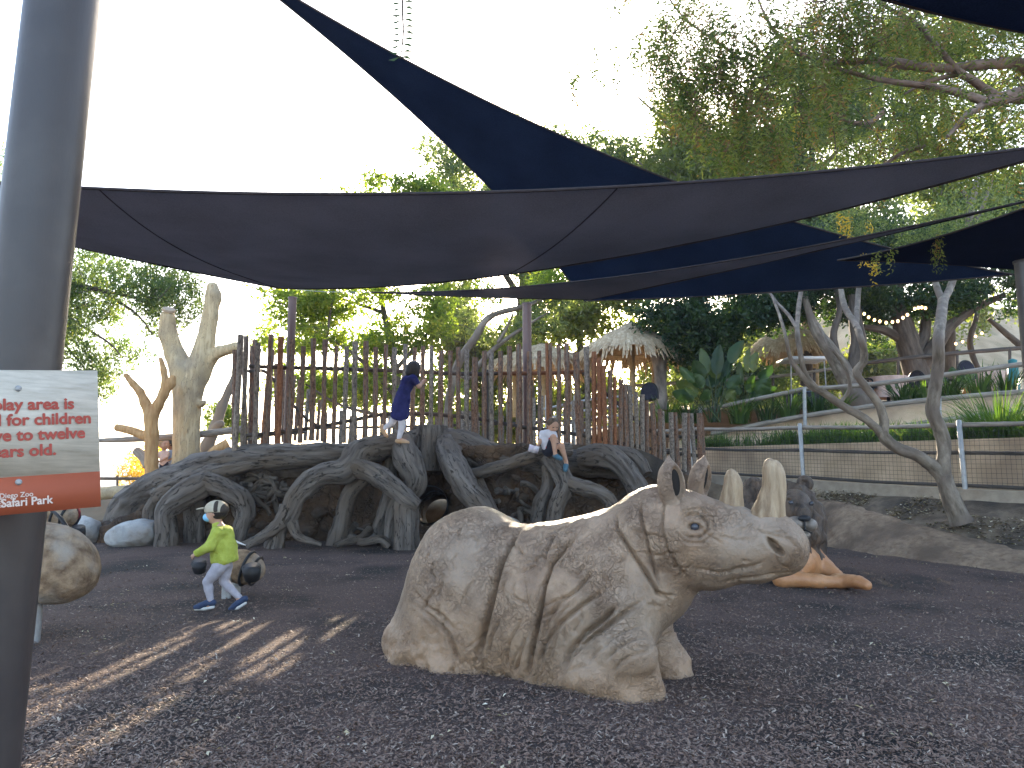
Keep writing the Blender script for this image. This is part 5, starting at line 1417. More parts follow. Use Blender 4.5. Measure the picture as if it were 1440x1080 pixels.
pxtube([(1236, 604, 18.9, 3), (1330, 590, 18.2, 3.4), (1420, 578, 17.6, 3.6), (1500, 570, 17.2, 3.6)], 'rail', rr_, 'rail', 5)
for (u, vt, vb, Y) in [(986, 572, 640, 20.2), (1132, 545, 600, 19.4), (1322, 560, 610, 18.2), (1560, 500, 600, 17.1)]:
    pxtube([(u, vb, Y, 2.6), (u - 1, vt, Y, 2.6)], 'galv', rr_, 'rail_post', rough=0, ridge=0)
tr_ = empty('terrace_railing', at(1100, 570, 22.5), 'dark log railing along the terrace in front of the tables', 'railing')
pxtube([(880, 543, 23.5, 2.2), (945, 539, 23.5, 2.4), (1042, 533, 23.2, 2.3), (1120, 526, 23, 2.4), (1215, 511, 22.6, 2.6)], 'rail', tr_, 'rail', 6)
pxtube([(1212, 511, 22.6, 2.8), (1320, 499, 22, 3), (1427, 490, 21.6, 3), (1560, 480, 21.2, 3)], 'raildark', tr_, 'rail', 7)
pxtube([(1212, 551, 22.6, 2.2), (1320, 541, 22, 2.2), (1440, 530, 21.6, 2.4)], 'raildark', tr_, 'rail', 8)
for (u, vt, vb, Y) in [(1263, 502, 566, 22.3), (1346, 492, 560, 21.9), (1087, 525, 575, 23.1), (928, 536, 585, 23.5), (1145, 518, 575, 22.9), (1420, 488, 560, 21.6)]:
    pxtube([(u, vb, Y, 2.0), (u, vt, Y, 2.0)], 'raildark', tr_, 'rail_post', rough=0, ridge=0)
# stair rails seen through the logs behind the fence
sr = empty('stair_railing', at(780, 600, 21), 'pale railings of a stair glimpsed between the logs right of the middle post', 'railing')
for q in range(4):
    pxtube([(765, 575 + q * 14, 21, 1.8), (830, 562 + q * 14, 21, 1.8), (890, 556 + q * 13, 21, 1.8)], 'galv', sr, 'rail', q, rough=0)
for u in (768, 808, 850, 886):
    pxtube([(u, 640, 21, 1.6), (u, 556, 21, 1.6)], 'galv', sr, 'rail_post', rough=0, ridge=0)

# ================================================================== thatched huts
def hut(u, v_apex, v_eave, halfw, Y, label, seed, v_floor=575, nst=1500, posts=((-0.05, 0.0),)):
    r = np.random.default_rng(seed)
    A = at(u, v_apex, Y); E0 = at(u, v_eave, Y); R = halfw * Y / FPX; fl = at(u, v_floor, Y).z
    root = empty('thatched_hut', (A.x, Y, fl), label, 'thatched hut')
    Hh = A.z - E0.z
    n = 40
    def prof(t):      # t 0 apex .. 1 eave
        return R * t, A.z - Hh * t ** 1.15 - 0.02
    g = Geo()
    T = np.linspace(0.02, 1, 12); g.tube([(A.x, Y, prof(t)[1]) for t in T], [prof(t)[0] for t in T], n=n, caps=False)
    g.build('roof_cone', M['thatch'], root)
    # thatch laid in courses, each strand its own strip
    V = []; nl = 9
    for l in range(nl):
        t0 = l / nl * 0.97; m = int(nst * (0.25 + t0) / 5)
        a = r.random(m) * 2 * math.pi; t = t0 + r.random(m) * 0.10
        Ls = 0.20 + 0.12 * r.random(m) + (0.08 if l == nl - 1 else 0)
        x0, z0 = R * t, A.z - Hh * t ** 1.15 + 0.05 + 0.03 * r.random(m)
        t1 = t + Ls
        x1 = R * t1 * (1 - 0.03 * r.random(m)); z1 = A.z - Hh * t1 ** 1.15 + 0.02 - 0.03 * r.random(m)
        over = t1 > 1.03; x1 = np.where(over, R * (1.03 + 0.35 * (t1 - 1.03)), x1); z1 = np.where(over, E0.z - (t1 - 1.03) * R * 1.0 * (0.6 + 0.6 * r.random(m)), z1)
        w = 0.028 + 0.03 * r.random(m); a1 = a + r.normal(0, 0.03, m)
        c0, s0, c1, s1 = np.cos(a), np.sin(a), np.cos(a1), np.sin(a1)
        P = np.stack([np.stack([A.x + x0 * c0 - s0 * w, Y + x0 * s0 + c0 * w, z0], 1), np.stack([A.x + x0 * c0 + s0 * w, Y + x0 * s0 - c0 * w, z0 + 0.012], 1),
                      np.stack([A.x + x1 * c1 + s1 * w * 0.35, Y + x1 * s1 - c1 * w * 0.35, z1 + 0.012], 1), np.stack([A.x + x1 * c1 - s1 * w * 0.35, Y + x1 * s1 + c1 * w * 0.35, z1], 1)], 1)
        V.append(P.reshape(-1, 3))
    V = np.vstack(V); F = np.arange(len(V)).reshape(-1, 4)
    tag(mesh_obj('thatch_strands', V, F, M['thatch'], root, smooth=False, tint=np.repeat(r.random(len(F)) * 0.9, 4)), kind='stuff')
    for k in range(12):
        a = k / 12 * 6.283
        g = Geo(); g.tube([(A.x + 0.1 * math.cos(a), Y + 0.1 * math.sin(a), A.z - 0.15), (A.x + R * 0.97 * math.cos(a), Y + R * 0.97 * math.sin(a), E0.z - 0.06)], [0.03], n=6); g.build('rafter', M['bamboo'], root)
    for q in (0.45, 0.8):
        th = np.linspace(0, 6.283, 25); x, z = prof(q); g = Geo(); g.tube([(A.x + x * 0.97 * math.cos(a), Y + x * 0.97 * math.sin(a), z - 0.07) for a in th], [0.022], n=5, caps=False); g.build('purlin', M['bamboo'], root)
    for (dx, dy) in posts:
        g = Geo(); zt = E0.z + Hh * 0.25; g.tube([(A.x + dx, Y + dy, fl - 0.3), (A.x + dx, Y + dy, zt)], [0.10, 0.09], n=12, rings=14, rough=0.05); g.build('post', M['bamboo'], root)
    return root
hut(888, 456, 496, 74, 23.0, 'thatched hut with the full pale cone roof beside the right end of the log fence', 1, posts=((0.0, 0.0), (-0.9, 1.0), (0.9, 1.1)))
hut(1108, 452, 494, 58, 26.0, 'thatched hut half hidden by dark leaves and pale stems, right of the broad-leaved plant', 2, posts=((-0.7, -0.5), (0.7, -0.5)))
hut(762, 486, 514, 76, 27.0, 'thatched hut seen behind the logs beside the middle brown post', 3, posts=((-1.0, 0), (1.0, 0), (0, -0.9)))
# concrete tree trunk column next to the hut
tube_obj([at(930, 585, 22.2), at(929, 540, 22.2), at(928, 512, 22.2), at(928, 500, 22.2)], [0.21, 0.18, 0.21, 0.33], 'loggrey', tag(empty('concrete_tree_column', at(930, 585, 22.2)), 'grey concrete column shaped like a tree trunk under the edge of the thatch', 'column'), 'shaft', n=18, rings=16, rough=0.08)

# ================================================================== terrace furniture
def table(u, v, Y, r, label, cloth='pinkcloth', h=0.74):
    p = at(u, v, Y); root = empty('cloth_table', p, label, 'table')
    n = 48; th = np.arange(n) / n * 6.283; prof = [(0.001, h), (r * 0.7, h + 0.002), (r, h), (r * 1.02, h - 0.03), (r * 0.9, h - 0.3), (r * 0.95, 0.12)]
    V = []
    for k, (q, z) in enumerate(prof):
        wv = 0 if k < 3 else 0.10 * (k - 2) / 3
        rad_ = q * (1 + wv * np.sin(th * 7)); V.append(np.stack([p.x + rad_ * np.cos(th), p.y + rad_ * np.sin(th), np.full(n, p.z + z)], 1))
    V = np.vstack(V); i, j = np.meshgrid(np.arange(len(prof) - 1), np.arange(n), indexing='ij'); a = (i * n + j).ravel(); b = (i * n + (j + 1) % n).ravel()
    mesh_obj('cloth', V, np.stack([a, a + n, b + n, b], 1), M[cloth], root)
    g = Geo(); g.tube([p, p + Vector((0, 0, h - 0.02))], [0.05], n=10); g.tube([p, p + Vector((0, 0, 0.03))], [0.25, 0.2], n=16); g.build('pedestal', M['black'], root)
    return root
table(1250, 566, 21.6, 0.55, 'round table under a pink cloth behind the ramp rail, right of the big trunk')
table(1393, 560, 21.3, 0.5, 'table with a pale cloth behind the rails near the right post')
def chair(u, v, Y, rz, label, key='black'):
    p = at(u, v, Y); root = empty('wicker_chair', p, label, 'chair', 'dark chairs on the terrace'); R = Matrix.Rotation(rz, 3, 'Z')
    def w(x, y, z): return p + R @ Vector((x, y, z))
    g = Geo(); g.box(list(w(0, 0, 0.44)), (0.48, 0.46, 0.06), rz); g.build('seat', M[key], root)
    g = Geo(); a = np.linspace(0, math.pi, 15); g.tube([w(0.27 * math.cos(t), 0.24, 0.44 + 0.50 * math.sin(t) ** 0.6) for t in a], [0.028], n=8); g.build('back_frame', M[key], root)
    V = np.array([list(w(0.25 * math.cos(t), 0.25 + d, 0.46 + s_ * 0.46 * math.sin(t) ** 0.6)) for d in (0, 0.02) for s_ in (0.0, 1.0) for t in a]); F = []
    for d in (0, 1):
        for q in range(14):
            b = d * 30 + q; F.append((b, b + 1, b + 16, b + 15) if d == 0 else (b + 15, b + 16, b + 1, b))
    mesh_obj('back_panel', V, np.array(F), M['dkcloth'], root)
    for sx in (-1, 1):
        g = Geo(); g.tube([w(sx * 0.26, 0.22, 0.66), w(sx * 0.28, -0.05, 0.66), w(sx * 0.27, -0.2, 0.62), w(sx * 0.25, -0.2, 0.44)], [0.024], n=8, rings=12); g.build('armrest', M[key], root)
        for sy in (-1, 1):
            g = Geo(); g.tube([w(sx * 0.21, sy * 0.2, 0), w(sx * 0.21, sy * 0.2, 0.42)], [0.02], n=6); g.build('leg', M[key], root)
chair(1221, 566, 21.4, 0.9, 'dark wicker chair left of the pink cloth table')
chair(1284, 565, 21.8, -1.1, 'dark wicker chair right of the pink cloth table, tucked by the big trunk')
chair(1352, 556, 20.6, 3.3, 'dark round-backed wicker chair behind the rails, just right of the pale stem')
chair(918, 583, 22.4, 2.6, 'dark wicker chair under the eaves of the full thatched hut')
g = Geo(); p = at(1363, 560, 20.3); g.box(list(p + Vector((0, 0, 0.14))), (0.52, 0.4, 0.28)); o = g.build('orange_box', M['orange'], None, smooth=False, origin=p); tag(o, 'small orange crate on the terrace under the round-backed chair', 'crate')
p = at(1428, 560, 20.2); tp = empty('teal_bin', p, 'slim teal bin standing on the terrace left of the right post', 'bin')
g = Geo(); g.tube([p, p + Vector((0, 0, 0.9)), p + Vector((0, 0, 0.95))], [0.16, 0.13, 0.08], n=16); g.build('body', M['teal'], tp)
g = Geo(); g.tube([p + Vector((0, 0, 0.95)), p + Vector((0, 0, 1.05)), p + Vector((0, 0, 1.1))], [0.1, 0.12, 0.02], n=16); g.build('lid', M['teal'], tp)
cn = empty('white_cart_canopy', at(1128, 575, 22.5), 'small cart with a flat white canopy and blue seat on the terrace', 'cart')
V = []; 
g = Geo(); c = at(1128, 507, 22.5); g.box(list(c), (1.25, 1.0, 0.07)); g.box(list(c + Vector((0, 0, 0.05))), (1.05, 0.85, 0.04)); g.build('canopy', M['canopy'], cn, smooth=False)
for sx in (-0.5, 0.5):
    g = Geo(); g.tube([c + Vector((sx, -0.4, -0.03)), Vector((c.x + sx * 1.1, c.y - 0.4, TZ - 0.05))], [0.02], n=6); g.build('canopy_post', M['galv'], cn)
g = Geo(); g.box([c.x, c.y, TZ + 0.45], (1.0, 0.7, 0.5)); g.build('body', M['dkcloth'], cn, smooth=False)
g = Geo(); g.box([c.x + 0.1, c.y - 0.1, TZ + 0.76], (0.6, 0.4, 0.12)); g.build('seat', M['paleblue'], cn, smooth=False)
p = at(1170, 590, 21.6); g = Geo(); 
# string lights
M['bulb'] = bpy.data.materials.new('warm_bulb'); M['bulb'].use_nodes = True; nt = M['bulb'].node_tree; nt.nodes.clear()
o_ = nt.nodes.new('ShaderNodeOutputMaterial'); e_ = nt.nodes.new('ShaderNodeEmission'); e_.inputs[0].default_value = (1.0, 0.62, 0.25, 1); e_.inputs[1].default_value = 2.2; nt.links.new(e_.outputs[0], o_.inputs[0])
def lights(pts, nb, label):
    P = line_on([at(*p) for p in pts], 60); root = empty('string_lights', P[0], label, 'string lights')
    g = Geo(); g.tube(P[::3], [0.008], n=4); g.build('cable', M['black'], root)
    src = None
    for k in range(nb):
        c = Vector(P[int((k + 0.5) / nb * 59)]) - Vector((0, 0, 0.06))
        if src is None:
            th = np.linspace(0, math.pi, 7); g = Geo(); g.tube([c + Vector((0, 0, 0.045 * math.cos(a))) for a in th], [max(5e-4, 0.038 * math.sin(a)) for a in th], n=8); src = g.build('bulb', M['bulb'], root, origin=c)
        else: share(src, 'bulb', c - root.location, root)
lights([(1212, 436, 20.5), (1225, 446, 20.5), (1245, 451, 20.5), (1262, 449, 20.5), (1280, 437, 20.5)], 9, 'swag of warm glowing bulbs in the dark tree between the pale stems')
lights([(1284, 432, 20.6), (1294, 429, 20.6), (1304, 431, 20.6)], 4, 'short run of warm bulbs just left of the right pale stem')
lights([(1340, 482, 24), (1360, 476, 24), (1385, 464, 24)], 5, 'faint warm bulbs low by the sunlit slope at the right')
lights([(862, 520, 23.2), (905, 513, 23.2), (950, 488, 23.2), (1012, 486, 23.2), (1090, 438, 23.2)], 6, 'widely spaced warm bulbs strung between the huts')

# ================================================================== foliage
def leaf_mesh(C, D, Wd, L, W, bend=0.25):
    """C centres, D direction, Wd side direction; one folded four-point leaf each"""
    n = len(C); up = np.cross(D, Wd)
    L = L[:, None]; W = W[:, None]
    P = np.stack([C - D * L / 2, C + Wd * W / 2 + up * W * bend, C + D * L / 2, C - Wd * W / 2 + up * W * bend], 1).reshape(-1, 3)
    b = np.arange(n)[:, None] * 4
    return P, np.concatenate([b + np.array([[0, 1, 2]]), b + np.array([[0, 2, 3]])])
def unit(v): return v / (np.linalg.norm(v, axis=-1, keepdims=True) + 1e-9)
def crown(name, ells, m, parent, seed, nclump, per, rc, L, W, droop=0.3, tint_sd=0.28, flatten=1.0, beam=None):
    """ells: (u, v, distance, half width px, half height px, half depth m, weight)"""
    r = np.random.default_rng(seed)
    w = np.array([e[3] * e[4] * (e[6] if len(e) > 6 else 1) for e in ells], float); w /= w.sum()
    k = r.choice(len(ells), nclump, p=w)
    C0 = np.array([list(at(e[0], e[1], e[2])) for e in ells]); Rr = np.array([[e[3] * e[2] / FPX, e[5], e[4] * e[2] / FPX] for e in ells])
    d = unit(r.normal(0, 1, (nclump, 3))) * (r.random((nclump, 1)) ** 0.42)
    C = C0[k] + d * Rr[k]
    nn = fbm(C * (1.0 / (rc * 5)), seed, 2)
    keep = nn > -0.12
    if beam is not None: keep &= ~beam(C)
    C = C[keep]
    nc = len(C)
    # a short twig per clump, leaves along it
    tw = unit(r.normal(0, 1, (nc, 3)) * np.array([1, 1, 0.5]) - np.array([0, 0, droop]))
    s = r.random((nc, per, 1)) * 2 - 1
    P = C[:, None, :] + tw[:, None, :] * s * rc * 1.3 + r.normal(0, 1, (nc, per, 3)) * rc * 0.42 * np.array([1, 1, flatten])
    if droop > 0.5: P[..., 2] -= (s[..., 0] + 1) ** 2 * rc * 0.35
    D = unit(tw[:, None, :] * 0.6 + r.normal(0, 0.7, (nc, per, 3)) - np.array([0, 0, droop * 0.8]))
    P = P.reshape(-1, 3); D = D.reshape(-1, 3); n = len(P)
    Wd = unit(np.cross(D, r.normal(0, 1, (n, 3))))
    Ls = L * (0.6 + 0.8 * r.random(n)); Ws = W * (0.6 + 0.8 * r.random(n))
    V, F = leaf_mesh(P, D, Wd, Ls, Ws)
    ct = np.clip(0.45 + tint_sd * r.normal(0, 1, nc), 0, 0.93)
    tt = np.clip(np.repeat(ct, per) + 0.10 * r.normal(0, 1, n), 0, 1)
    return mesh_obj(name, V, F, m, parent, smooth=False, tint=np.repeat(tt, 4)), C
def strands(name, starts, m, parent, seed, per, ln, L, W, tint=0.5, tsd=0.25, spread=0.25):
    """hanging sprays: narrow leaflets in pairs along a drooping stem"""
    r = np.random.default_rng(seed); n = len(starts)
    az = r.random(n) * 6.283; h = np.stack([np.cos(az), np.sin(az), 0 * az], 1)
    ll = ln * (0.5 + r.random(n))
    s = np.linspace(0.05, 1, per)[None, :, None]
    A = starts[:, None, :] + h[:, None, :] * (s * (1 - 0.5 * s)) * ll[:, None, None] * spread * 3 * r.random((n, 1, 1)) - np.array([0, 0, 1.0]) * (s ** 1.3) * ll[:, None, None]
    A = A + r.normal(0, 0.012, A.shape)
    T = unit(np.gradient(A, axis=1)); sd = unit(np.cross(T, h[:, None, :] + 0.001)); 
    sg = np.where(np.arange(per) % 2 == 0, 1, -1)[None, :, None]
    rot = r.normal(0, 0.5, (n, per, 1))
    D = unit(sd * sg * 0.8 + T * 0.65 + np.cross(T, sd) * rot)
    P = (A + D * L * 0.5).reshape(-1, 3); Df = D.reshape(-1, 3); N_ = len(P)
    Wd = unit(np.cross(Df, np.repeat(h, per, 0) + r.normal(0, 0.4, (N_, 3))))
    Ls = L * (0.6 + 0.7 * r.random(N_)); Ws = W * (0.7 + 0.6 * r.random(N_))
    V, F = leaf_mesh(P, Df, Wd, Ls, Ws, 0.15)
    ct = np.clip(tint + tsd * r.normal(0, 1, n), 0, 1); tt = np.clip(np.repeat(ct, per) + 0.08 * r.normal(0, 1, N_), 0, 1)
    return mesh_obj(name, V, F, m, parent, smooth=False, tint=np.repeat(tt, 4)), A
def limb(pts, key, parent, seed, name='branch', n=12, rough=0.10, dens=7):
    P = [at(*p[:3]) for p in pts]
    g = Geo(); g.tube(P, [p[3] * p[2] / FPX for p in pts], n=n, rings=max(6, dens * len(P)), rough=rough, ridge=0.04, seed=seed, knots=0.2)
    return g.build(name, M[key], parent, origin=P[0])
def twigs(C, n, parent, key, seed, length, rad_=0.006, up=0.3, name='twigs'):
    r = np.random.default_rng(seed); g = Geo(); idx = r.choice(len(C), min(n, len(C)), replace=False)
    for i in idx:
        d = unit(r.normal(0, 1, 3) * np.array([1, 1, 0.5]) + np.array([0, 0, up]))
        p = C[i]; b = p - d * length * (0.5 + r.random()); q = (p + b) / 2 + r.normal(0, length * 0.08, 3)
        g.tube([b, q, p], [rad_ * 1.6, rad_ * 1.1, rad_ * 0.4], n=4, rings=5, caps=False)
    return tag(g.build(name, M[key], parent), kind='stuff')

M['lf_yellow'] = leaf_mat('yellow_green_leaves', (0.075, 0.13, 0.028), (0.22, 0.28, 0.060), (0.34, 0.33, 0.08), trans=0.6)
M['lf_olive'] = leaf_mat('olive_leaves', (0.055, 0.088, 0.045), (0.19, 0.235, 0.125), (0.28, 0.30, 0.14), trans=0.55)
M['lf_dark'] = leaf_mat('dark_glossy_leaves', (0.014, 0.034, 0.014), (0.045, 0.085, 0.028), (0.09, 0.12, 0.03), trans=0.35, rough=0.35)
M['lf_pepper'] = leaf_mat('pepper_leaves', (0.050, 0.085, 0.022), (0.19, 0.215, 0.065), (0.26, 0.14, 0.055), trans=0.5)
M['lf_feather'] = leaf_mat('feathery_leaves', (0.045, 0.090, 0.040), (0.15, 0.20, 0.085), (0.20, 0.22, 0.09), trans=0.5)
M['lf_back'] = leaf_mat('sunlit_back_leaves', (0.075, 0.10, 0.028), (0.16, 0.185, 0.05), (0.25, 0.24, 0.07), trans=0.5)
M['lf_grass'] = leaf_mat('grass_blades', (0.035, 0.075, 0.018), (0.085, 0.15, 0.035), (0.16, 0.17, 0.06), trans=0.4)
M['lf_paddle'] = leaf_mat('paddle_leaves', (0.014, 0.036, 0.010), (0.038, 0.080, 0.020), (0.08, 0.11, 0.03), trans=0.30, rough=0.35)
M['lf_brown'] = leaf_mat('brown_flower_sprays', (0.10, 0.055, 0.030), (0.21, 0.125, 0.065), (0.26, 0.17, 0.07), trans=0.3)
M['lf_gold'] = leaf_mat('golden_leaves', (0.30, 0.20, 0.03), (0.48, 0.34, 0.05), (0.5, 0.3, 0.05), trans=0.5)

# gap in the crowns through which the low sun reaches the rhino's back
SD = np.array(list(sdir))
def beam(C):
    m = np.zeros(len(C), bool)
    for (c, rad_) in BEAMS:
        d = C - np.array(c); t = d @ SD; q = np.linalg.norm(d - t[:, None] * SD, axis=1)
        m |= q < rad_
    return m
BEAMS = [((0.35, 5.4, 1.12), 0.45), ((-2.3, 4.9, 0.0), 1.15)]

# left: feathery tree, its trunk outside the picture
t = empty('feathery_tree', at(-190, 700, 18.5), 'feathery drooping tree hanging in from the left edge behind the big post', 'tree')
o, C = crown('crown', [(120, 395, 18.5, 165, 55, 1.4), (60, 450, 18.2, 80, 70, 1.2), (110, 470, 18.2, 70, 45, 1.0), (205, 425, 18.6, 85, 42, 1.0), (140, 525, 18.2, 28, 38, 0.6, 0.8), (100, 520, 18.2, 50, 30, .8, 0.5), (165, 480, 18.4, 60, 35, 0.8, 0.5), (250, 400, 18.8, 45, 35, .7, 0.7), (-10, 240, 18, 25, 60, 1, 0.7), (-60, 420, 18.2, 70, 120, 1.2, 0.6)],
             M['lf_feather'], t, 11, 4600, 14, 0.15, 0.11, 0.034, droop=0.7, beam=beam)
limb([(-190, 700, 18.5, 22), (-170, 560, 18.5, 18), (-120, 440, 18.4, 13), (-20, 400, 18.3, 8), (70, 395, 18.3, 5), (150, 410, 18.3, 3), (220, 425, 18.4, 1.4)], 'bark_dark', t, 1, 'trunk')
for k, pts in enumerate([[(60, 395, 18.3, 4), (90, 440, 18.2, 2.6), (150, 480, 18.2, 1.5), (170, 500, 18.2, 1)], [(80, 400, 18.3, 3), (85, 470, 18.1, 2), (120, 520, 18.1, 1.2), (140, 560, 18.1, 0.7)], [(140, 408, 18.3, 3), (190, 440, 18.3, 1.6), (215, 470, 18.3, 0.9)], [(70, 420, 18.2, 2.5), (80, 520, 18.1, 1.6), (100, 560, 18.1, 0.8)]]):
    limb(pts, 'bark_dark', t, k)
twigs(C, 260, t, 'bark_dark', 3, 0.5, 0.006)

# behind the fence, left: light yellow-green trees in layers
t = empty('light_green_tree', at(560, 690, 25), 'airy yellow-green tree behind the left half of the log fence', 'tree')
o, C = crown('crown', [(430, 432, 25, 70, 26, 1.6), (500, 420, 24, 70, 24, 1.6), (395, 470, 25, 40, 30, 1.2, .8), (470, 480, 25, 70, 26, 1.6), (560, 470, 25, 60, 32, 1.6), (610, 440, 24, 45, 40, 1.6), (520, 540, 26, 80, 35, 1.6, .8), (430, 545, 26, 60, 35, 1.4, .7), (600, 560, 26, 60, 45, 1.6, .8), (510, 255, 25, 42, 11, 1), (590, 262, 25, 45, 14, 1), (500, 330, 25, 110, 60, 2.2, .7), (640, 330, 26, 90, 60, 2, .8), (380, 380, 25, 50, 40, 1.2, .5)],
             M['lf_yellow'], t, 12, 7600, 11, 0.22, 0.17, 0.070, droop=0.25, flatten=0.5, beam=beam)
limb([(560, 700, 25, 7), (566, 600, 25, 6), (556, 520, 25, 5), (540, 440, 25, 4), (530, 380, 25, 3)], 'bark_dark', t, 1, 'trunk')
for k, pts in enumerate([[(560, 560, 25, 3.5), (500, 500, 25, 2.5), (450, 470, 25, 1.5), (400, 450, 25, 1)], [(556, 520, 25, 3.5), (600, 470, 25, 2), (630, 430, 25, 1.2)], [(562, 590, 25, 3), (480, 570, 25, 2), (430, 540, 25, 1.2)], [(540, 440, 25, 3), (480, 420, 25, 1.8), (430, 410, 25, 1)], [(455, 640, 24, 2), (458, 500, 24, 2), (470, 400, 24, 1.6)]]):
    limb(pts, 'bark_dark', t, k + 5)
twigs(C, 220, t, 'bark_dark', 4, 0.8, 0.008)

# grey-green tree rising above the sails
t = empty('grey_green_tree', at(745, 700, 31), 'tall grey-green tree whose crown rises above the crossing sails in the centre', 'tree')
o, C = crown('crown', [(640, 225, 31, 62, 42, 2), (700, 205, 31, 60, 30, 2), (760, 205, 31, 55, 35, 2), (830, 225, 31, 80, 38, 2), (900, 235, 31, 50, 40, 2), (700, 285, 31, 130, 60, 2.5), (830, 300, 31, 130, 60, 2.5), (740, 175, 31, 30, 10, 1, .6), (690, 390, 30, 90, 40, 2.4), (800, 400, 30, 100, 35, 2.4), (720, 450, 29, 90, 35, 2, .8)],
             M['lf_olive'], t, 13, 8600, 11, 0.28, 0.23, 0.075, droop=0.0, beam=beam)
limb([(745, 700, 31, 11), (742, 560, 31, 10), (735, 450, 31, 9), (740, 350, 31, 6), (745, 240, 31, 3)], 'bark_dark', t, 2, 'trunk')
for k, pts in enumerate([[(738, 430, 31, 5), (690, 350, 31, 4), (650, 260, 31, 2)], [(738, 400, 31, 5), (800, 330, 31, 4), (850, 250, 31, 2)]]): limb(pts, 'bark_dark', t, k)
twigs(C, 160, t, 'bark_dark', 5, 1.0, 0.01)

# bright shrubs and trees glowing behind the huts
t = empty('sunlit_tree', at(820, 700, 36), 'yellow sunlit tree behind the first thatched hut and the middle post', 'tree')
o, C = crown('crown', [(830, 440, 36, 70, 35, 2), (770, 470, 36, 70, 40, 2), (690, 520, 34, 70, 50, 2), (640, 470, 34, 40, 60, 2), (860, 400, 36, 70, 40, 2), (740, 570, 34, 90, 40, 2, .8), (850, 560, 36, 80, 40, 2, .9), (680, 600, 34, 80, 30, 2)],
             M['lf_back'], t, 14, 5000, 10, 0.34, 0.26, 0.13, droop=0.1, beam=beam)
limb([(820, 700, 36, 9), (825, 560, 36, 7), (815, 470, 36, 5), (830, 400, 36, 3)], 'bark_dark', t, 3, 'trunk')
t = empty('sunlit_hedge', at(1060, 570, 40), 'low sunlit yellow-green bushes glimpsed under the trees beyond the terrace', 'bushes')
o, C = crown('crown', [(960, 540, 40, 70, 35, 2), (1000, 495, 40, 80, 40, 2), (930, 480, 40, 50, 40, 2), (1090, 490, 40, 60, 40, 2), (1060, 545, 40, 70, 30, 2), (1150, 530, 40, 60, 28, 2), (1230, 515, 38, 50, 30, 2), (1290, 500, 38, 40, 30, 2), (1350, 450, 42, 60, 35, 2, .7), (1400, 430, 42, 50, 30, 2, .6)],
             M['lf_back'], t, 15, 4800, 10, 0.38, 0.27, 0.15, droop=0.1)
limb([(1060, 600, 40, 5), (1060, 545, 40, 4)], 'bark_dark', t, 3, 'stem')

# pale leaning tree just behind the fence
t = empty('leaning_pale_tree', at(625, 650, 17.6), 'leaning tree with smooth pale grey limbs right behind the middle of the fence', 'tree')
limb([(625, 650, 17.6, 5.5), (632, 560, 17.6, 5.5), (645, 510, 17.6, 6), (668, 475, 17.5, 5.5), (690, 445, 17.5, 4.5), (740, 430, 17.4, 3.5), (775, 415, 17.4, 2)], 'bark_smooth', t, 1, 'trunk')
limb([(668, 520, 17.6, 4), (690, 495, 17.5, 3.6), (715, 475, 17.4, 3), (745, 455, 17.4, 2), (770, 440, 17.4, 1)], 'bark_smooth', t, 2)
limb([(700, 482, 17.4, 2.6), (712, 462, 17.4, 2), (722, 440, 17.4, 1.4)], 'bark_smooth', t, 4)
limb([(640, 525, 17.6, 4.5), (660, 530, 17.7, 4), (668, 520, 17.7, 4)], 'bark_smooth', t, 3)
o, C = crown('crown', [(760, 400, 17.6, 60, 22, 0.9), (700, 410, 17.6, 50, 18, .8), (800, 390, 17.6, 50, 20, .8)], M['lf_yellow'], t, 19, 420, 14, 0.15, 0.09, 0.04, beam=beam)

# dense dark broadleaf tree over the huts and terrace
t = empty('dark_terrace_tree', at(1290, 580, 22.5), 'large dark-leaved tree with thick forking brown trunks over the terrace tables', 'tree')
o, C = crown('crown', [(950, 440, 21.5, 60, 34, 1.6), (1010, 445, 21.5, 65, 40, 1.6), (1075, 435, 22, 60, 34, 1.6), (1130, 430, 22, 50, 28, 1.6, .8), (1200, 425, 22.5, 60, 24, 1.6), (1260, 430, 23, 70, 30, 1.6), (1340, 420, 22.5, 80, 28, 1.6, .8), (1420, 400, 22, 60, 40, 1.6), (1250, 470, 24, 50, 24, 1.2, .5), (1200, 360, 23, 240, 40, 2.4), (1000, 370, 22.5, 120, 40, 2.2), (985, 490, 22, 58, 30, 1.4, 1.3), (1010, 520, 24.5, 70, 26, 1, .8)],
             M['lf_dark'], t, 16, 8200, 12, 0.21, 0.15, 0.065, droop=0.3)
for k, (nm, pts) in enumerate([('trunk', [(1298, 590, 22.5, 19), (1292, 540, 22.5, 18), (1282, 500, 22.5, 17), (1270, 460, 22.5, 14), (1262, 430, 22.5, 10), (1262, 400, 22.5, 8)]),
    ('branch', [(1292, 520, 22.5, 12), (1312, 492, 22.3, 11), (1330, 465, 22.2, 9), (1350, 448, 22.2, 6), (1378, 430, 22.2, 5), (1412, 415, 22.2, 4)]),
    ('branch', [(1285, 500, 22.5, 10), (1300, 470, 22.6, 8), (1300, 440, 22.6, 6), (1290, 410, 22.6, 5)]),
    ('branch', [(1275, 480, 22.5, 8), (1245, 465, 22.5, 6), (1215, 460, 22.5, 4)]),
    ('branch', [(1395, 560, 24, 3), (1365, 490, 24, 4), (1372, 450, 24, 3.5), (1380, 420, 24, 3)]),
    ('branch', [(1440, 490, 25, 5), (1410, 465, 25, 4), (1390, 448, 25, 3)])]):
    limb(pts, 'bark_dark', t, k, nm, n=16)
t = empty('brown_trunk_tree', at(1228, 615, 20.3), 'thick smooth brown trunk leaning left behind the pale stems, rising into dark leaves', 'tree')
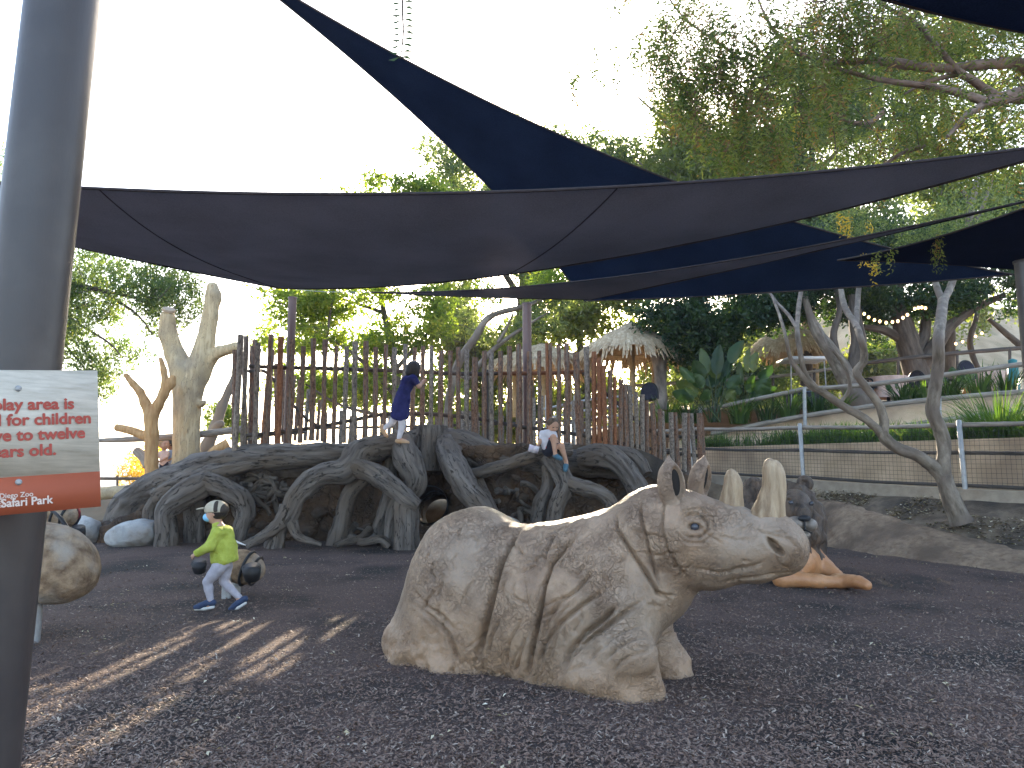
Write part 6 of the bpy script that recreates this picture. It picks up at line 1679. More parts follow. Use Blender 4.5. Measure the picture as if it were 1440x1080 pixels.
limb([(1240, 640, 20.3, 16), (1228, 600, 20.3, 17), (1204, 556, 20.3, 16), (1185, 520, 20.3, 13), (1165, 490, 20.3, 10), (1148, 466, 20.3, 8), (1138, 440, 20.3, 5), (1130, 410, 20.3, 4)], 'bark_smooth', t, 3, 'trunk', n=18)
limb([(1195, 540, 20.3, 11), (1203, 510, 20.3, 12), (1207, 480, 20.3, 11), (1203, 450, 20.3, 9), (1200, 415, 20.3, 7)], 'bark_dark', t, 4)
limb([(1178, 510, 20.3, 6), (1172, 470, 20.3, 5), (1180, 440, 20.3, 4), (1176, 405, 20.3, 3)], 'bark_dark', t, 5)
o, C = crown('crown', [(1140, 400, 20.8, 60, 24, 1.2), (1200, 395, 20.8, 60, 24, 1.2), (1100, 420, 20.8, 40, 20, 1)], M['lf_dark'], t, 22, 900, 14, 0.18, 0.11, 0.045)

# backdrop of lit trees at the right, three crowns
for k, (u0, el, lab) in enumerate([
    (980, [(930, 270, 29, 50, 60, 2), (980, 240, 29, 55, 75, 2), (960, 180, 29, 40, 60, 2, .7), (1030, 250, 29, 60, 90, 2), (1010, 340, 28, 80, 50, 2), (920, 330, 29, 60, 50, 2)], 'yellowish-green tree behind the sails, first of the right-hand trees'),
    (1130, [(1090, 200, 27, 70, 90, 2), (1150, 160, 27, 80, 100, 2), (1120, 300, 26, 90, 70, 2), (1200, 290, 26, 80, 80, 2), (1180, 370, 25, 100, 30, 2), (1120, 110, 27, 60, 60, 2, .7)], 'olive tree filling the gap above the right ends of the sails'),
    (1330, [(1290, 180, 25, 90, 110, 2), (1380, 180, 24, 90, 120, 2), (1440, 280, 24, 70, 90, 2), (1320, 300, 24, 90, 70, 2), (1400, 60, 24, 100, 60, 2), (1260, 80, 25, 90, 60, 2, .8)], 'tall olive tree furthest right behind the drooping branches')]):
    t = empty('olive_tree', at(u0, 640, el[0][2]), lab, 'tree')
    o, C = crown('crown', el, M['lf_back' if k == 0 else 'lf_olive'], t, 30 + k, 5200, 11, 0.34, 0.24, 0.085, droop=0.35)
    Y = el[0][2]; limb([(u0, 640, Y, 9), (u0 + 5, 480, Y, 8), (u0 + 2, 350, Y, 6), (u0 + 12, 240, Y, 4), (u0 + 8, 160, Y, 2)], 'bark_dark', t, k, 'trunk')
    for q in range(5):
        v = 400 - q * 45; sg = 1 if q % 2 else -1
        limb([(u0 + 4, v, Y, 4), (u0 + sg * 40, v - 45, Y - .5, 2.8), (u0 + sg * 85, v - 85, Y - 1, 1.2)], 'bark_smooth', t, q)
    twigs(C, 200, t, 'bark_smooth', k, 1.0, 0.010)

# pale-stemmed tree standing in the dirt bank
CY = 11.6
t = empty('pale_stemmed_tree', at(1345, 728, CY), 'tree with smooth twisting pale grey stems rooted in the dirt bank inside the wire fence', 'tree')
S_ = [('trunk', [(1352, 735, CY, 15), (1342, 712, CY, 12.5), (1333, 690, CY, 11.5), (1326, 668, CY, 11)]),
      ('branch', [(1330, 680, CY, 9), (1316, 660, CY, 9), (1290, 641, CY, 8.5), (1262, 630, CY, 8.2), (1246, 618, CY, 8), (1240, 607, CY, 7)]),
      ('branch', [(1244, 616, CY, 6.5), (1230, 600, CY, 5.6), (1212, 586, CY, 5.6), (1184, 570, CY, 5.6), (1159, 553, CY, 5.2), (1140, 543, CY, 4.6), (1122, 520, CY, 3.8), (1112, 505, CY, 3), (1104, 470, CY, 2.4), (1095, 440, CY, 2), (1085, 415, CY, 1.5)]),
      ('branch', [(1150, 548, CY, 4.4), (1133, 528, CY, 4), (1125, 495, CY, 3.6), (1121, 460, CY, 3.4), (1125, 418, CY, 3), (1132, 380, CY, 2.5)]),
      ('branch', [(1121, 462, CY, 2.8), (1108, 442, CY, 2.4), (1092, 425, CY, 2), (1080, 408, CY, 1.6)]),
      ('branch', [(1242, 612, CY, 6.5), (1243, 590, CY, 6), (1233, 565, CY, 5.6), (1214, 540, CY, 5.4), (1204, 522, CY, 5), (1214, 510, CY, 5), (1215, 495, CY, 5), (1210, 474, CY, 4.8), (1203, 456, CY, 4.6), (1188, 432, CY, 4), (1182, 405, CY, 3.4), (1175, 370, CY, 3)]),
      ('branch', [(1204, 462, CY, 4), (1205, 440, CY, 3.6), (1207, 412, CY, 3.4), (1212, 370, CY, 3), (1222, 330, CY, 2)]),
      ('branch', [(1178, 570, CY + .2, 3), (1195, 545, CY + .2, 2.6), (1186, 512, CY + .2, 2.6), (1168, 488, CY + .2, 2.4), (1150, 455, CY + .2, 2)]),
      ('branch', [(1327, 672, CY, 10), (1327, 650, CY, 9), (1327, 625, CY, 9), (1322, 604, CY, 9.5), (1312, 580, CY, 9.5), (1314, 555, CY, 8.5), (1319, 515, CY, 8), (1320, 475, CY, 7.5), (1324, 440, CY, 7), (1327, 420, CY, 6)]),
      ('branch', [(1326, 425, CY, 5), (1318, 405, CY, 4), (1312, 380, CY, 3.4), (1318, 340, CY, 3)]),
      ('branch', [(1327, 422, CY, 5), (1338, 400, CY, 4.5), (1352, 350, CY, 4), (1364, 305, CY, 4), (1372, 262, CY, 3.6), (1376, 235, CY, 3)]),
      ('branch', [(1360, 320, CY, 2.6), (1362, 285, CY, 2.6), (1352, 266, CY, 2.2)]),
      ('branch', [(1352, 345, CY, 2.6), (1375, 305, CY, 2.4), (1388, 275, CY, 2.4), (1396, 250, CY, 2)])]
for k, (nm, pts) in enumerate(S_):
    pts = [(u, v, Y + max(0, min(3.2, (470 - v) / 22)), r * (1 + max(0, min(3.2, (470 - v) / 22)) / 30)) for (u, v, Y, r) in pts]
    limb(pts, 'bark_smooth', t, k + 20, nm, n=18, rough=0.14)
o, C = crown('crown', [(1150, 330, CY + 3.4, 110, 40, 0.9, .8), (1280, 330, CY + 3.2, 110, 40, 0.9), (1380, 300, CY + 3, 80, 60, 0.9), (1230, 260, CY + 3.4, 130, 50, 0.9, .8)], M['lf_olive'], t, 40, 1300, 12, 0.13, 0.065, 0.025)

# drooping pepper-like branches entering at the upper right
t = empty('overhanging_tree', at(1620, 700, 10.5), 'overhanging tree with reddish limbs and drooping feathery sprays at the upper right', 'tree')
Bz = [('trunk', [(1640, 760, 10.6, 40), (1610, 500, 10.6, 34), (1560, 250, 10.5, 26), (1500, 150, 10.4, 18), (1440, 134, 10.2, 12), (1411, 138, 10.1, 10), (1385, 143, 10, 8.5)]),
      ('branch', [(1500, 150, 10.4, 12), (1440, 94, 10.2, 9.5), (1396, 90, 10.1, 8), (1323, 96, 10, 6.5), (1255, 88, 9.9, 7.5), (1220, 86, 9.8, 4.2), (1162, 87, 9.7, 3.8), (1118, 72, 9.6, 3.4), (1090, 45, 9.5, 2.8), (1075, 20, 9.4, 2), (1055, -30, 9.3, 1.2)]),
      ('branch', [(1385, 143, 10, 7), (1343, 129, 10, 6), (1303, 121, 9.9, 5), (1243, 113, 9.8, 4), (1200, 103, 9.8, 3), (1165, 92, 9.7, 2)]),
      ('branch', [(1408, 140, 10.1, 6.5), (1372, 116, 10, 6), (1345, 97, 10, 4.6), (1318, 66, 9.9, 4.4), (1290, 35, 9.8, 3.6), (1240, 5, 9.7, 3), (1210, -30, 9.6, 2)]),
      ('branch', [(1390, 143, 10, 6), (1362, 160, 9.9, 5), (1345, 178, 9.9, 3.8), (1332, 192, 9.8, 2.4)]),
      ('branch', [(1352, 103, 10.1, 4), (1310, 113, 10.1, 3.4), (1290, 122, 10.1, 2.4), (1272, 132, 10.1, 1.6)]),
      ('branch', [(1244, 156, 10.2, 3.2), (1225, 171, 10.2, 3.4), (1200, 172, 10.1, 3), (1180, 163, 10.1, 2.2), (1170, 156, 10.1, 1.5)]),
      ('branch', [(1300, 205, 10.6, 3.4), (1270, 215, 10.6, 3), (1236, 236, 10.6, 2.2)]),
      ('branch', [(1040, 82, 9.8, 2.6), (1010, 60, 9.7, 2.2), (965, 28, 9.6, 1.6), (935, -10, 9.5, 1.2)]),
      ('branch', [(1060, 95, 9.9, 2), (1040, 82, 9.8, 2.4), (1000, 95, 9.7, 1.2), (960, 70, 9.6, .8)])]
for k, (nm, pts) in enumerate(Bz): limb(pts, 'bark_red', t, k + 50, nm, n=16, rough=0.12)
r = np.random.default_rng(9)
el = [(1440, 60, 10.5, 120, 80, 1.5), (1300, 40, 10.0, 130, 60, 1.5), (1180, 60, 9.8, 90, 60, 1.2), (1080, 80, 9.6, 90, 70, 1.2), (1000, 60, 9.6, 70, 60, 1), (960, 120, 9.8, 50, 70, .8, .8), (1060, 180, 10, 90, 60, 1), (1150, 180, 10.2, 90, 60, 1.2), (1260, 170, 10.4, 100, 60, 1.2), (1390, 190, 10.5, 90, 60, 1.2), (960, 10, 9.6, 50, 25, .8), (930, 60, 9.6, 30, 40, .6, .4), (1160, 10, 9.6, 150, 30, 1), (1380, 10, 10, 120, 30, 1)]
w = np.array([e[3] * e[4] * (e[6] if len(e) > 6 else 1) for e in el], float); w /= w.sum(); ns_ = 5200
k = r.choice(len(el), ns_, p=w); C0 = np.array([list(at(*e[:3])) for e in el]); Rr = np.array([[e[3] * e[2] / FPX, e[5], e[4] * e[2] / FPX] for e in el])
St = C0[k] + unit(r.normal(0, 1, (ns_, 3))) * (r.random((ns_, 1)) ** 0.45) * Rr[k]
St = St[fbm(St * 1.1, 66, 2) > -0.10]
q = len(St) // 5
strands('crown', St[q:], M['lf_pepper'], t, 5, 15, 0.46, 0.095, 0.022, tint=0.42, tsd=0.32)
br = St[:q]; br = br[proj(br)[0] < 1330]
strands('flower_sprays', br, M['lf_brown'], t, 6, 16, 0.32, 0.055, 0.022, tint=0.5, spread=0.15)
gd = np.array([list(at(u, v, 9.9)) for (u, v) in [(1130, 160), (1128, 175), (1345, 150), (1350, 165), (1330, 175), (1322, 185), (1190, 305), (1185, 300), (1222, 310), (1350, 180), (1215, 360), (1225, 372), (1185, 310)]])
strands('golden_sprays', np.repeat(gd, 3, 0) + r.normal(0, 0.06, (39, 3)), M['lf_gold'], t, 7, 14, 0.22, 0.055, 0.016, spread=0.2)
lo_ = np.array([list(at(u, v, 8.3)) for (u, v) in [(1318, 325), (1322, 335), (1316, 345), (1230, 355), (1255, 345), (1325, 350)]])
strands('low_sprays', np.repeat(lo_, 4, 0) + r.normal(0, 0.04, (24, 3)), M['lf_pepper'], t, 8, 14, 0.2, 0.05, 0.013, spread=0.2)
lft = np.array([list(at(u, v, 9.5)) for (u, v) in [(905, 45), (890, 60), (870, 85), (840, 95), (815, 105), (925, 30), (895, 95), (880, 5), (910, 80), (935, 50)]])
strands('outer_sprays', np.repeat(lft, 4, 0) + r.normal(0, 0.10, (40, 3)), M['lf_pepper'], t, 9, 14, 0.30, 0.10, 0.028, spread=0.35)
tw = Geo()
for (a, b_1) in [((1000, 55), (905, 45)), ((960, 60), (870, 85)), ((905, 45), (815, 105)), ((1240, 200), (1190, 140)), ((1170, 160), (1180, 260))]:
    A_, B_1 = at(a[0], a[1], 9.6), at(b_1[0], b_1[1], 9.5); tw.tube([A_, (A_ + B_1) / 2 + Vector((0, 0, 0.05)), B_1], [0.008, 0.006, 0.003], n=5, rings=8)
for i in r.choice(len(St), 420, replace=False):
    p = St[i]; d = unit(r.normal(0, 1, 3) * np.array([1, 1, 0.4]) + np.array([0.5, 0, 0.3])); tw.tube([p + d * 0.45, p + d * 0.2 + r.normal(0, 0.02, 3), p], [0.007, 0.005, 0.002], n=4, rings=5, caps=False)
tag(tw.build('twigs', M['bark_dark'], t), kind='stuff')
# single twig hanging against the sky
t = empty('hanging_twig', at(566, -30, 7.0), 'single thin leafy twig hanging down against the white sky at the top', 'twig')
P = [at(566, -40, 7), at(566, 10, 7), at(567, 50, 7), at(563, 82, 7)]
g = Geo(); g.tube(P, [0.012, 0.011, 0.010, 0.006], n=5, rings=14); g.build('stem', M['bark_dark'], t)
P2 = line_on(P, 15)
for kk, p in enumerate(P2):
    for sg in (-1, 1):
        c = p + np.array([sg * 0.06, 0, 0.0]); V, F = leaf_mesh(c[None], unit(np.array([[sg * 1.0, 0.1, -0.25 + 0.3 * (kk % 2)]])), unit(np.array([[0.2, 0.5, 0.8]])), np.array([0.13]), np.array([0.060]))
        mesh_obj('leaf', V, F, M['lf_dark'], t, smooth=False, tint=np.full(4, 0.3), origin=p)

# ================================================================== plants
def blades(name, roots, m, parent, seed, h, w, lean=0.5, label=None):
    r = np.random.default_rng(seed); n = len(roots)
    az = r.random(n) * 6.283; d = np.stack([np.cos(az), np.sin(az), 0 * az], 1); sd = np.stack([-np.sin(az), np.cos(az), 0 * az], 1)
    H = (h * (0.5 + 0.7 * r.random(n)))[:, None]; ln = (lean * (0.2 + r.random(n)))[:, None]
    up = np.array([0, 0, 1.0]); P = []
    for k, f in enumerate((0, 0.4, 0.75, 1.0)):
        c = roots + up * H * (f - 0.45 * ln * f * f) + d * H * ln * f * f
        ww = w * (1, 0.9, 0.6, 0.08)[k]
        P += [c - sd * ww, c + sd * ww]
    V = np.stack(P, 1).reshape(-1, 3); b = np.arange(n)[:, None] * 8
    F = np.concatenate([b + np.array([[q, q + 1, q + 3, q + 2]]) for q in (0, 2, 4)])
    return mesh_obj(name, V, F, m, parent, smooth=False, tint=np.repeat(np.clip(0.45 + 0.25 * r.normal(0, 1, n), 0, 1), 8))
r = np.random.default_rng(4)
bp_ = bedV[0:5].reshape(-1, 3)
i0 = r.integers(0, 4, 9000); j0 = r.integers(0, 59, 9000); fa, fb = r.random((9000, 1)), r.random((9000, 1))
ro = bedV[i0, j0] * (1 - fa) * (1 - fb) + bedV[i0 + 1, j0] * fa * (1 - fb) + bedV[i0, j0 + 1] * (1 - fa) * fb + bedV[i0 + 1, j0 + 1] * fa * fb
ro = ro[fbm(ro * 1.1, 12, 2) > -0.10]
ro[:, 2] += 0.10 * fbm(ro * 0.8, 13, 2) - 0.04
tag(blades('bed_grass', ro, M['lf_grass'], None, 6, 0.52, 0.012, 0.8), kind='stuff')
def tuft(u, v, Y, n, rad_, h, w, lean, label, seed, name='strap_leaf_plant', cat='plant', m='lf_grass', group=None):
    p = at(u, v, Y); r = np.random.default_rng(seed); t = empty(name, p, label, cat, group)
    a = r.random(n) * 6.283; q = rad_ * np.sqrt(r.random(n)); roots = np.stack([p.x + q * np.cos(a), p.y + q * np.sin(a), np.full(n, p.z)], 1)
    blades('blades', roots, M[m], t, seed, h, w, lean); return t
tuft(1408, 632, 13.6, 500, 0.40, 1.25, 0.010, 0.9, 'large fountain-shaped clump of long green grass just left of the right post', 3, 'tall_grass_clump', 'grass clump')
tuft(1475, 640, 12.6, 300, 0.40, 1.1, 0.010, 0.9, 'grass clump half outside the picture at the right edge beside the post', 4, 'tall_grass_clump', 'grass clump')
tuft(1370, 625, 14.2, 260, 0.35, 0.7, 0.010, 0.9, 'smaller grass clump left of the large fountain-shaped clump', 5, 'tall_grass_clump', 'grass clump')
for k, (u, v, h, lab) in enumerate([(938, 590, 0.75, 'bluish strap-leaved plant below the hut column'), (968, 592, 0.7, 'strap-leaved plant left of the broad paddle leaves'), (1040, 592, 0.8, 'strap-leaved plant at the foot of the broad paddle leaves'),
        (1080, 588, 0.7, 'strap-leaved plant under the white canopy cart'), (1110, 584, 0.8, 'strap-leaved plant left of the galvanised handrail post'), (1150, 580, 0.85, 'strap-leaved plant right of the galvanised handrail post'),
        (1178, 575, 0.6, 'strap-leaved plant beside the thick leaning brown trunk'), (1272, 566, 0.7, 'strap-leaved plant right of the pink cloth table'), (1300, 562, 0.6, 'strap-leaved plant at the foot of the dark forking trunk'),
        (1335, 560, 0.85, 'strap-leaved plant under the round-backed chair'), (1378, 556, 0.9, 'strap-leaved plant right of the orange crate'), (1416, 554, 0.9, 'strap-leaved plant beside the teal bin')]):
    tuft(u, v + 4, 20.4 - 0.003 * (u - 940), 90, 0.28, h, 0.020, 0.75, lab, 60 + k, group='strap-leaved plants along the terrace edge', m='lf_paddle' if k % 2 else 'lf_grass')
def paddle(parent, base, mid, tip, w, seed, tintv):
    """one banana-like leaf: stalk, folded blade"""
    base, mid, tip = [np.array(list(q)) for q in (base, mid, tip)]
    g = Geo(); g.tube([base, (base + mid) / 2 + np.array([0, 0, 0.02]), mid], [0.022, 0.016, 0.012], n=6, rings=8)
    ax = tip - mid; L = np.linalg.norm(ax); ax /= L; r = np.random.default_rng(seed)
    sd = unit(np.cross(ax, r.normal(0, 0.5, 3) + np.array([0, -1.0, 0.3]))); up = np.cross(ax, sd)
    n = 12; V = []
    for k in range(n + 1):
        f = k / n; ww = w * math.sin(math.pi * min(1, f ** 0.75)) ** 0.7 + 0.004; c = mid + ax * L * f - np.array([0, 0, 1]) * 0.18 * L * f * f
        for s_ in (-1, -0.5, 0, 0.5, 1): V.append(c + sd * ww * s_ + up * ww * 0.35 * abs(s_) + up * 0.012 * r.normal())
    V = np.array(V); F = [(k * 5 + q, k * 5 + q + 1, k * 5 + q + 6, k * 5 + q + 5) for k in range(n) for q in range(4)]
    g.add(V, np.array(F), t=tintv); g.T[0][:] = tintv
    for q in range(len(g.T)): g.T[q] = np.full(len(g.T[q]), tintv)
    return g.build('leaf', M['lf_paddle'], parent, origin=base)
def paddle_plant(u, v, Y, tips, label, seed, w=0.17):
    p = at(u, v, Y); t = empty('broad_leaf_plant', p, label, 'plant'); r = random.Random(seed)
    for k, (tu, tv) in enumerate(tips):
        tp = at(tu, tv, Y + r.uniform(-0.6, 0.6)); d = tp - p; md = p + d * r.uniform(0.42, 0.55) + Vector((0, 0, 0.22 * d.length * 0.5))
        paddle(t, p + Vector((r.uniform(-.15, .15), r.uniform(-.15, .15), 0)), md, tp, w * r.uniform(0.75, 1.15), seed * 50 + k, r.choice([0.15, 0.3, 0.45, 0.6, 0.95]))
paddle_plant(1005, 594, 19.9, [(955, 508), (945, 545), (975, 500), (1012, 474), (1030, 488), (1045, 470), (1000, 520), (962, 540), (985, 480), (1022, 505), (1040, 520), (990, 545), (950, 528), (1015, 540), (1035, 545), (975, 520), (1008, 500)], 'large plant with broad upright paddle leaves right of the thatched hut', 1)
paddle_plant(1050, 592, 20.2, [(1085, 506), (1082, 525), (1066, 488), (1060, 520), (1092, 540), (1040, 500), (1070, 545), (1030, 530), (1055, 480)], 'paddle-leaved plant growing to the right of the biggest one, leaning right', 2)
paddle_plant(1345, 566, 19.6, [(1320, 520), (1338, 512), (1355, 525), (1372, 520), (1308, 535)], 'small paddle-leaved plant behind the right pale stem', 3, 0.12)
paddle_plant(1262, 572, 20.2, [(1245, 535), (1262, 530), (1280, 537), (1290, 548)], 'small paddle-leaved plant in front of the pink cloth table', 4, 0.1)
t = empty('sun_block_bush', at(1010, 585, 24.5), 'dark bush added behind the broad paddle leaves to block the low sun', 'bush')  # added to keep low sun patches off the mulch by the lion
crown('crown', [(1000, 545, 24.5, 75, 38, 0.9), (1075, 545, 24.5, 45, 35, .9), (1040, 520, 25, 50, 30, .8, .6)], M['lf_olive'], t, 72, 1500, 12, 0.20, 0.13, 0.05)
# sunlit yellow bush in the valley at left
t = empty('yellow_bush', at(190, 760, 27), 'bright yellow sunlit bush beyond the thin railing at the left', 'bush')
crown('crown', [(190, 665, 27, 28, 30, 0.9), (215, 640, 27, 14, 26, 0.6), (160, 720, 27, 40, 22, 0.9), (200, 715, 27, 35, 28, .9)], M['lf_gold'], t, 70, 900, 12, 0.16, 0.09, 0.05)
t = empty('green_bush', at(335, 640, 22), 'green bush between the pale trunk and the first logs', 'bush')
crown('crown', [(312, 585, 22, 22, 22, 0.8), (345, 600, 22, 20, 24, .8), (298, 600, 22, 12, 16, .6)], M['lf_yellow'], t, 71, 380, 12, 0.14, 0.09, 0.05)

# ================================================================== people
def vec(*a): return Vector(a)
class Fig:
    def __init__(s, root, res):
        s.root = root; s.res = res; s.parts = {}
    def add(s, part, kind, *a, k=0.02):
        s.parts.setdefault(part, []).append((kind, a, k))
    def chain(s, part, pts, rad, k=0.02): s.add(part, 'chain', [Vector(p) for p in pts], rad, k=k)
    def ell(s, part, c, r, R=None, k=0.02): s.add(part, 'ell', Vector(c), r, R, k=k)
    def cut(s, part, c, r, R=None, k=0.004): s.add(part, 'cut', Vector(c), r, R, k=k)
    def cutcap(s, part, a, b, r, k=0.004): s.add(part, 'cutcap', Vector(a), Vector(b), r, k=k)
    def build(s, mats, amps={}, res={}):
        out = {}
        for part, pr in s.parts.items():
            lo, hi = np.full(3, 1e9), np.full(3, -1e9)
            for kind, a, k in pr:
                if kind == 'chain':
                    for p, r in zip(a[0], a[1]): lo = np.minimum(lo, np.array(p) - r); hi = np.maximum(hi, np.array(p) + r)
                elif kind == 'ell': lo = np.minimum(lo, np.array(a[0]) - max(a[1])); hi = np.maximum(hi, np.array(a[0]) + max(a[1]))
            h = res.get(part, s.res)
            S_ = Sdf(lo - 3 * h - 0.01, hi + 3 * h + 0.01, h)
            for kind, a, k in pr:
                if kind == 'chain': S_.chain(a[0], a[1], k)
                elif kind == 'ell': S_.ell(a[0], a[1], a[2], k)
                elif kind == 'cut': S_.ell(a[0], a[1], a[2], k, 'sub')
                elif kind == 'cutcap': S_.cap(a[0], a[1], a[2], None, k, 'sub')
            V, Q = S_.mesh()
            if part in amps: V += vert_normals(V, Q) * (amps[part] * fbm(V * 16, 3, 3))[:, None]
            nm = part.split(':')[0]
            out[part] = mesh_obj(nm, V, Q, M[mats[part]], s.root)
        return out
    def hand(s, w, d, side, size=0.10, curl=0.5, part='body', thumb=1):
        """w wrist, d forearm direction, side = direction across the palm; fingers of different lengths bend towards the palm normal"""
        d = Vector(d).normalized(); side = Vector(side); side = (side - d * side.dot(d)).normalized(); nrm_ = d.cross(side) * thumb
        pl = w + d * size * 0.45
        s.chain(part, [w, w + d * size * 0.15, pl], [size * 0.17, size * 0.20, size * 0.22], k=0.006)
        s.ell(part, w + d * size * 0.30, (size * 0.24, size * 0.24, size * 0.13), np.stack([list(d), list(side), list(nrm_)], 1), k=0.006)
        for q, (off, ln) in enumerate([(-0.165, 0.40), (-0.055, 0.46), (0.055, 0.43), (0.165, 0.33)]):
            a = pl - d * size * 0.04 + side * size * off
            b = a + (d * math.cos(curl * 0.7) + nrm_ * math.sin(curl * 0.7)) * size * ln * 0.5
            c = b + (d * math.cos(curl * 1.9) + nrm_ * math.sin(curl * 1.9)) * size * ln * 0.5
            s.chain(part, [a, b, c], [size * 0.062, size * 0.054, size * 0.044], k=0.002)
        a = w + d * size * 0.15 - side * size * 0.18; b = a - side * size * 0.15 + d * size * 0.15 + nrm_ * size * 0.1; c = b + d * size * 0.18 + nrm_ * size * 0.08
        s.chain(part, [a, b, c], [size * 0.08, size * 0.06, size * 0.05], k=0.003)
def frame(f, upv=(0, 0, 1)):
    f = Vector(f).normalized(); u = Vector(upv); u = (u - f * u.dot(f)).normalized(); l = u.cross(f)
    return f, l, u            # forward, left, up
def head(F, c, r, fwd, upv=(0, 0, 1), eyes=True, mouth=True):
    f, l, u = frame(fwd, upv); R = np.stack([list(f), list(l), list(u)], 1); c = Vector(c)
    F.ell('body', c + u * r * 0.12, (r * 1.02, r * 0.86, r * 0.98), R, k=0.01)
    F.ell('body', c + f * r * 0.28 - u * r * 0.42, (r * 0.62, r * 0.60, r * 0.66), R, k=0.03)
    F.chain('body', [c + f * r * 0.88 - u * r * 0.0, c + f * r * 1.06 - u * r * 0.26], [r * 0.09, r * 0.13], k=0.012)      # nose
    for s_ in (-1, 1):
        F.ell('body', c + l * s_ * r * 0.86 - f * r * 0.02 - u * r * 0.08, (r * 0.17, r * 0.07, r * 0.24), R, k=0.006)      # ears
        F.cut('body', c + f * r * 0.93 + l * s_ * r * 0.34 + u * r * 0.02, (r * 0.14, r * 0.20, r * 0.11), R, k=0.012)
        F.ell('body', c + f * r * 0.62 + l * s_ * r * 0.42 - u * r * 0.38, (r * 0.24, r * 0.22, r * 0.24), R, k=0.02)       # cheeks
    F.ell('body', c + f * r * 0.88 - u * r * 0.56, (r * 0.11, r * 0.24, r * 0.07), R, k=0.01)                                # lips
    if eyes:
        for s_ in (-1, 1):
            e = c + f * r * 0.83 + l * s_ * r * 0.34 + u * r * 0.02
            g = Geo(); th = np.linspace(0, math.pi, 6); g.tube([e + Vector((0, 0, math.cos(a) * r * 0.11)) for a in th], [max(3e-4, r * 0.11 * math.sin(a)) for a in th], n=8)
            g.build('eye', M['eye'], F.root, origin=e)

# ---- kid in the lime fleece
KY = 7.62
kid = empty('person', at_z(308, 852, 0.005), 'kid in lime fleece, pale leggings, cap and blue face mask walking left on mulch', 'person', None)
F = Fig(kid, 0.0085)
px = KY / FPX
def K(u, v, dy=0.0): return at(u, v, KY) + Vector((0, dy, 0))
hc = K(303.5, 721); hr = 13.4 * px
fw = Vector((-1, -0.10, -0.04))
head(F, hc, hr, fw, eyes=True)
F.chain('body', [K(306, 735), K(309, 748), K(311, 770), K(312, 790)], [0.042, 0.075, 0.085, 0.088], k=0.03)
hipL, hipR = K(310, 798, -0.055), K(314, 798, 0.055)
knL, anL = K(295, 817, -0.055), K(299, 844, -0.05)
knR, anR = K(312, 819, 0.05), K(334, 843, 0.045)
for h_, k_, a_ in ((hipL, knL, anL), (hipR, knR, anR)):
    F.chain('body', [h_, k_, a_], [0.046, 0.034, 0.024], k=0.01)
F.chain('body', [anL, anL + Vector((-0.02, 0, -0.03)), K(284, 850, -0.055)], [0.030, 0.032, 0.024], k=0.01)
F.chain('body', [anR, anR + Vector((0.01, 0, -0.03)), K(327, 853, 0.04)], [0.030, 0.030, 0.022], k=0.01)
shL, elL, wrL = K(309, 748, -0.10), K(303, 767, -0.14), K(284, 777, -0.14)
F.chain('body', [shL, elL, wrL], [0.036, 0.030, 0.022], k=0.01)
F.hand(wrL, K(277, 781, -0.14) - wrL, (0.1, 0.9, 0.3), 0.085, 0.7)
shR, elR, wrR = K(313, 748, 0.10), K(318, 770, 0.13), K(308, 782, 0.15)
F.chain('body', [shR, elR, wrR], [0.036, 0.030, 0.022], k=0.01)
F.hand(wrR, (-0.6, 0.1, -0.5), (0, 1, 0), 0.085, 0.7)
# fleece
F.chain('fleece', [K(306, 738), K(307, 744)], [0.052, 0.058], k=0.02)
F.ell('fleece', K(312, 750), (0.098, 0.135, 0.07), None, k=0.03)
F.chain('fleece', [K(311, 752), K(312, 768), K(313.5, 784)], [0.098, 0.108, 0.120], k=0.03)
F.chain('fleece', [K(319, 752, 0), K(322, 770, 0), K(324, 786, 0)], [0.062, 0.070, 0.075], k=0.04)
F.chain('fleece', [shL + Vector((0.01, 0.01, 0)), elL, wrL + Vector((0.005, 0, 0.004))], [0.062, 0.050, 0.038], k=0.02)
F.chain('fleece', [shR, elR, wrR], [0.060, 0.048, 0.036], k=0.02)
F.cutcap('fleece', K(260, 806), K(360, 804), 0.115, k=0.006)
F.cut('fleece', wrL + (wrL - elL).normalized() * 0.045, (0.045, 0.045, 0.045), None)
# leggings
for h_, k_, a_ in ((hipL, knL, anL), (hipR, knR, anR)):
    F.chain('leggings', [h_, h_.lerp(k_, 0.5), k_, k_.lerp(a_, 0.35), a_ + Vector((0, 0, 0.012))], [0.070, 0.058, 0.045, 0.043, 0.031], k=0.015)
F.ell('leggings', K(313, 792), (0.085, 0.105, 0.07), None, k=0.03)
# shoes
def shoe(part, heel, toe, w=0.034, sole='sole'):
    d = (toe - heel); n_ = d.normalized()
    F.chain(part, [heel + Vector((0, 0, 0.022)), heel.lerp(toe, 0.35) + Vector((0, 0, 0.024)), heel.lerp(toe, 0.75) + Vector((0, 0, 0.006)), toe], [w * 1.0, w * 1.02, w * 0.95, w * 0.78], k=0.012)
    F.chain(part + '_sole:', [heel + Vector((0, 0, -0.017)), heel.lerp(toe, 0.5) + Vector((0, 0, -0.020)), toe + Vector((0, 0, -0.014))], [w * 0.62, w * 0.66, w * 0.58], k=0.012)
shoe('shoe', K(302, 849.5, -0.05), K(279, 852.5, -0.06))
shoe('shoe:b', K(342, 846.5, 0.045), K(322.5, 857.5, 0.035))
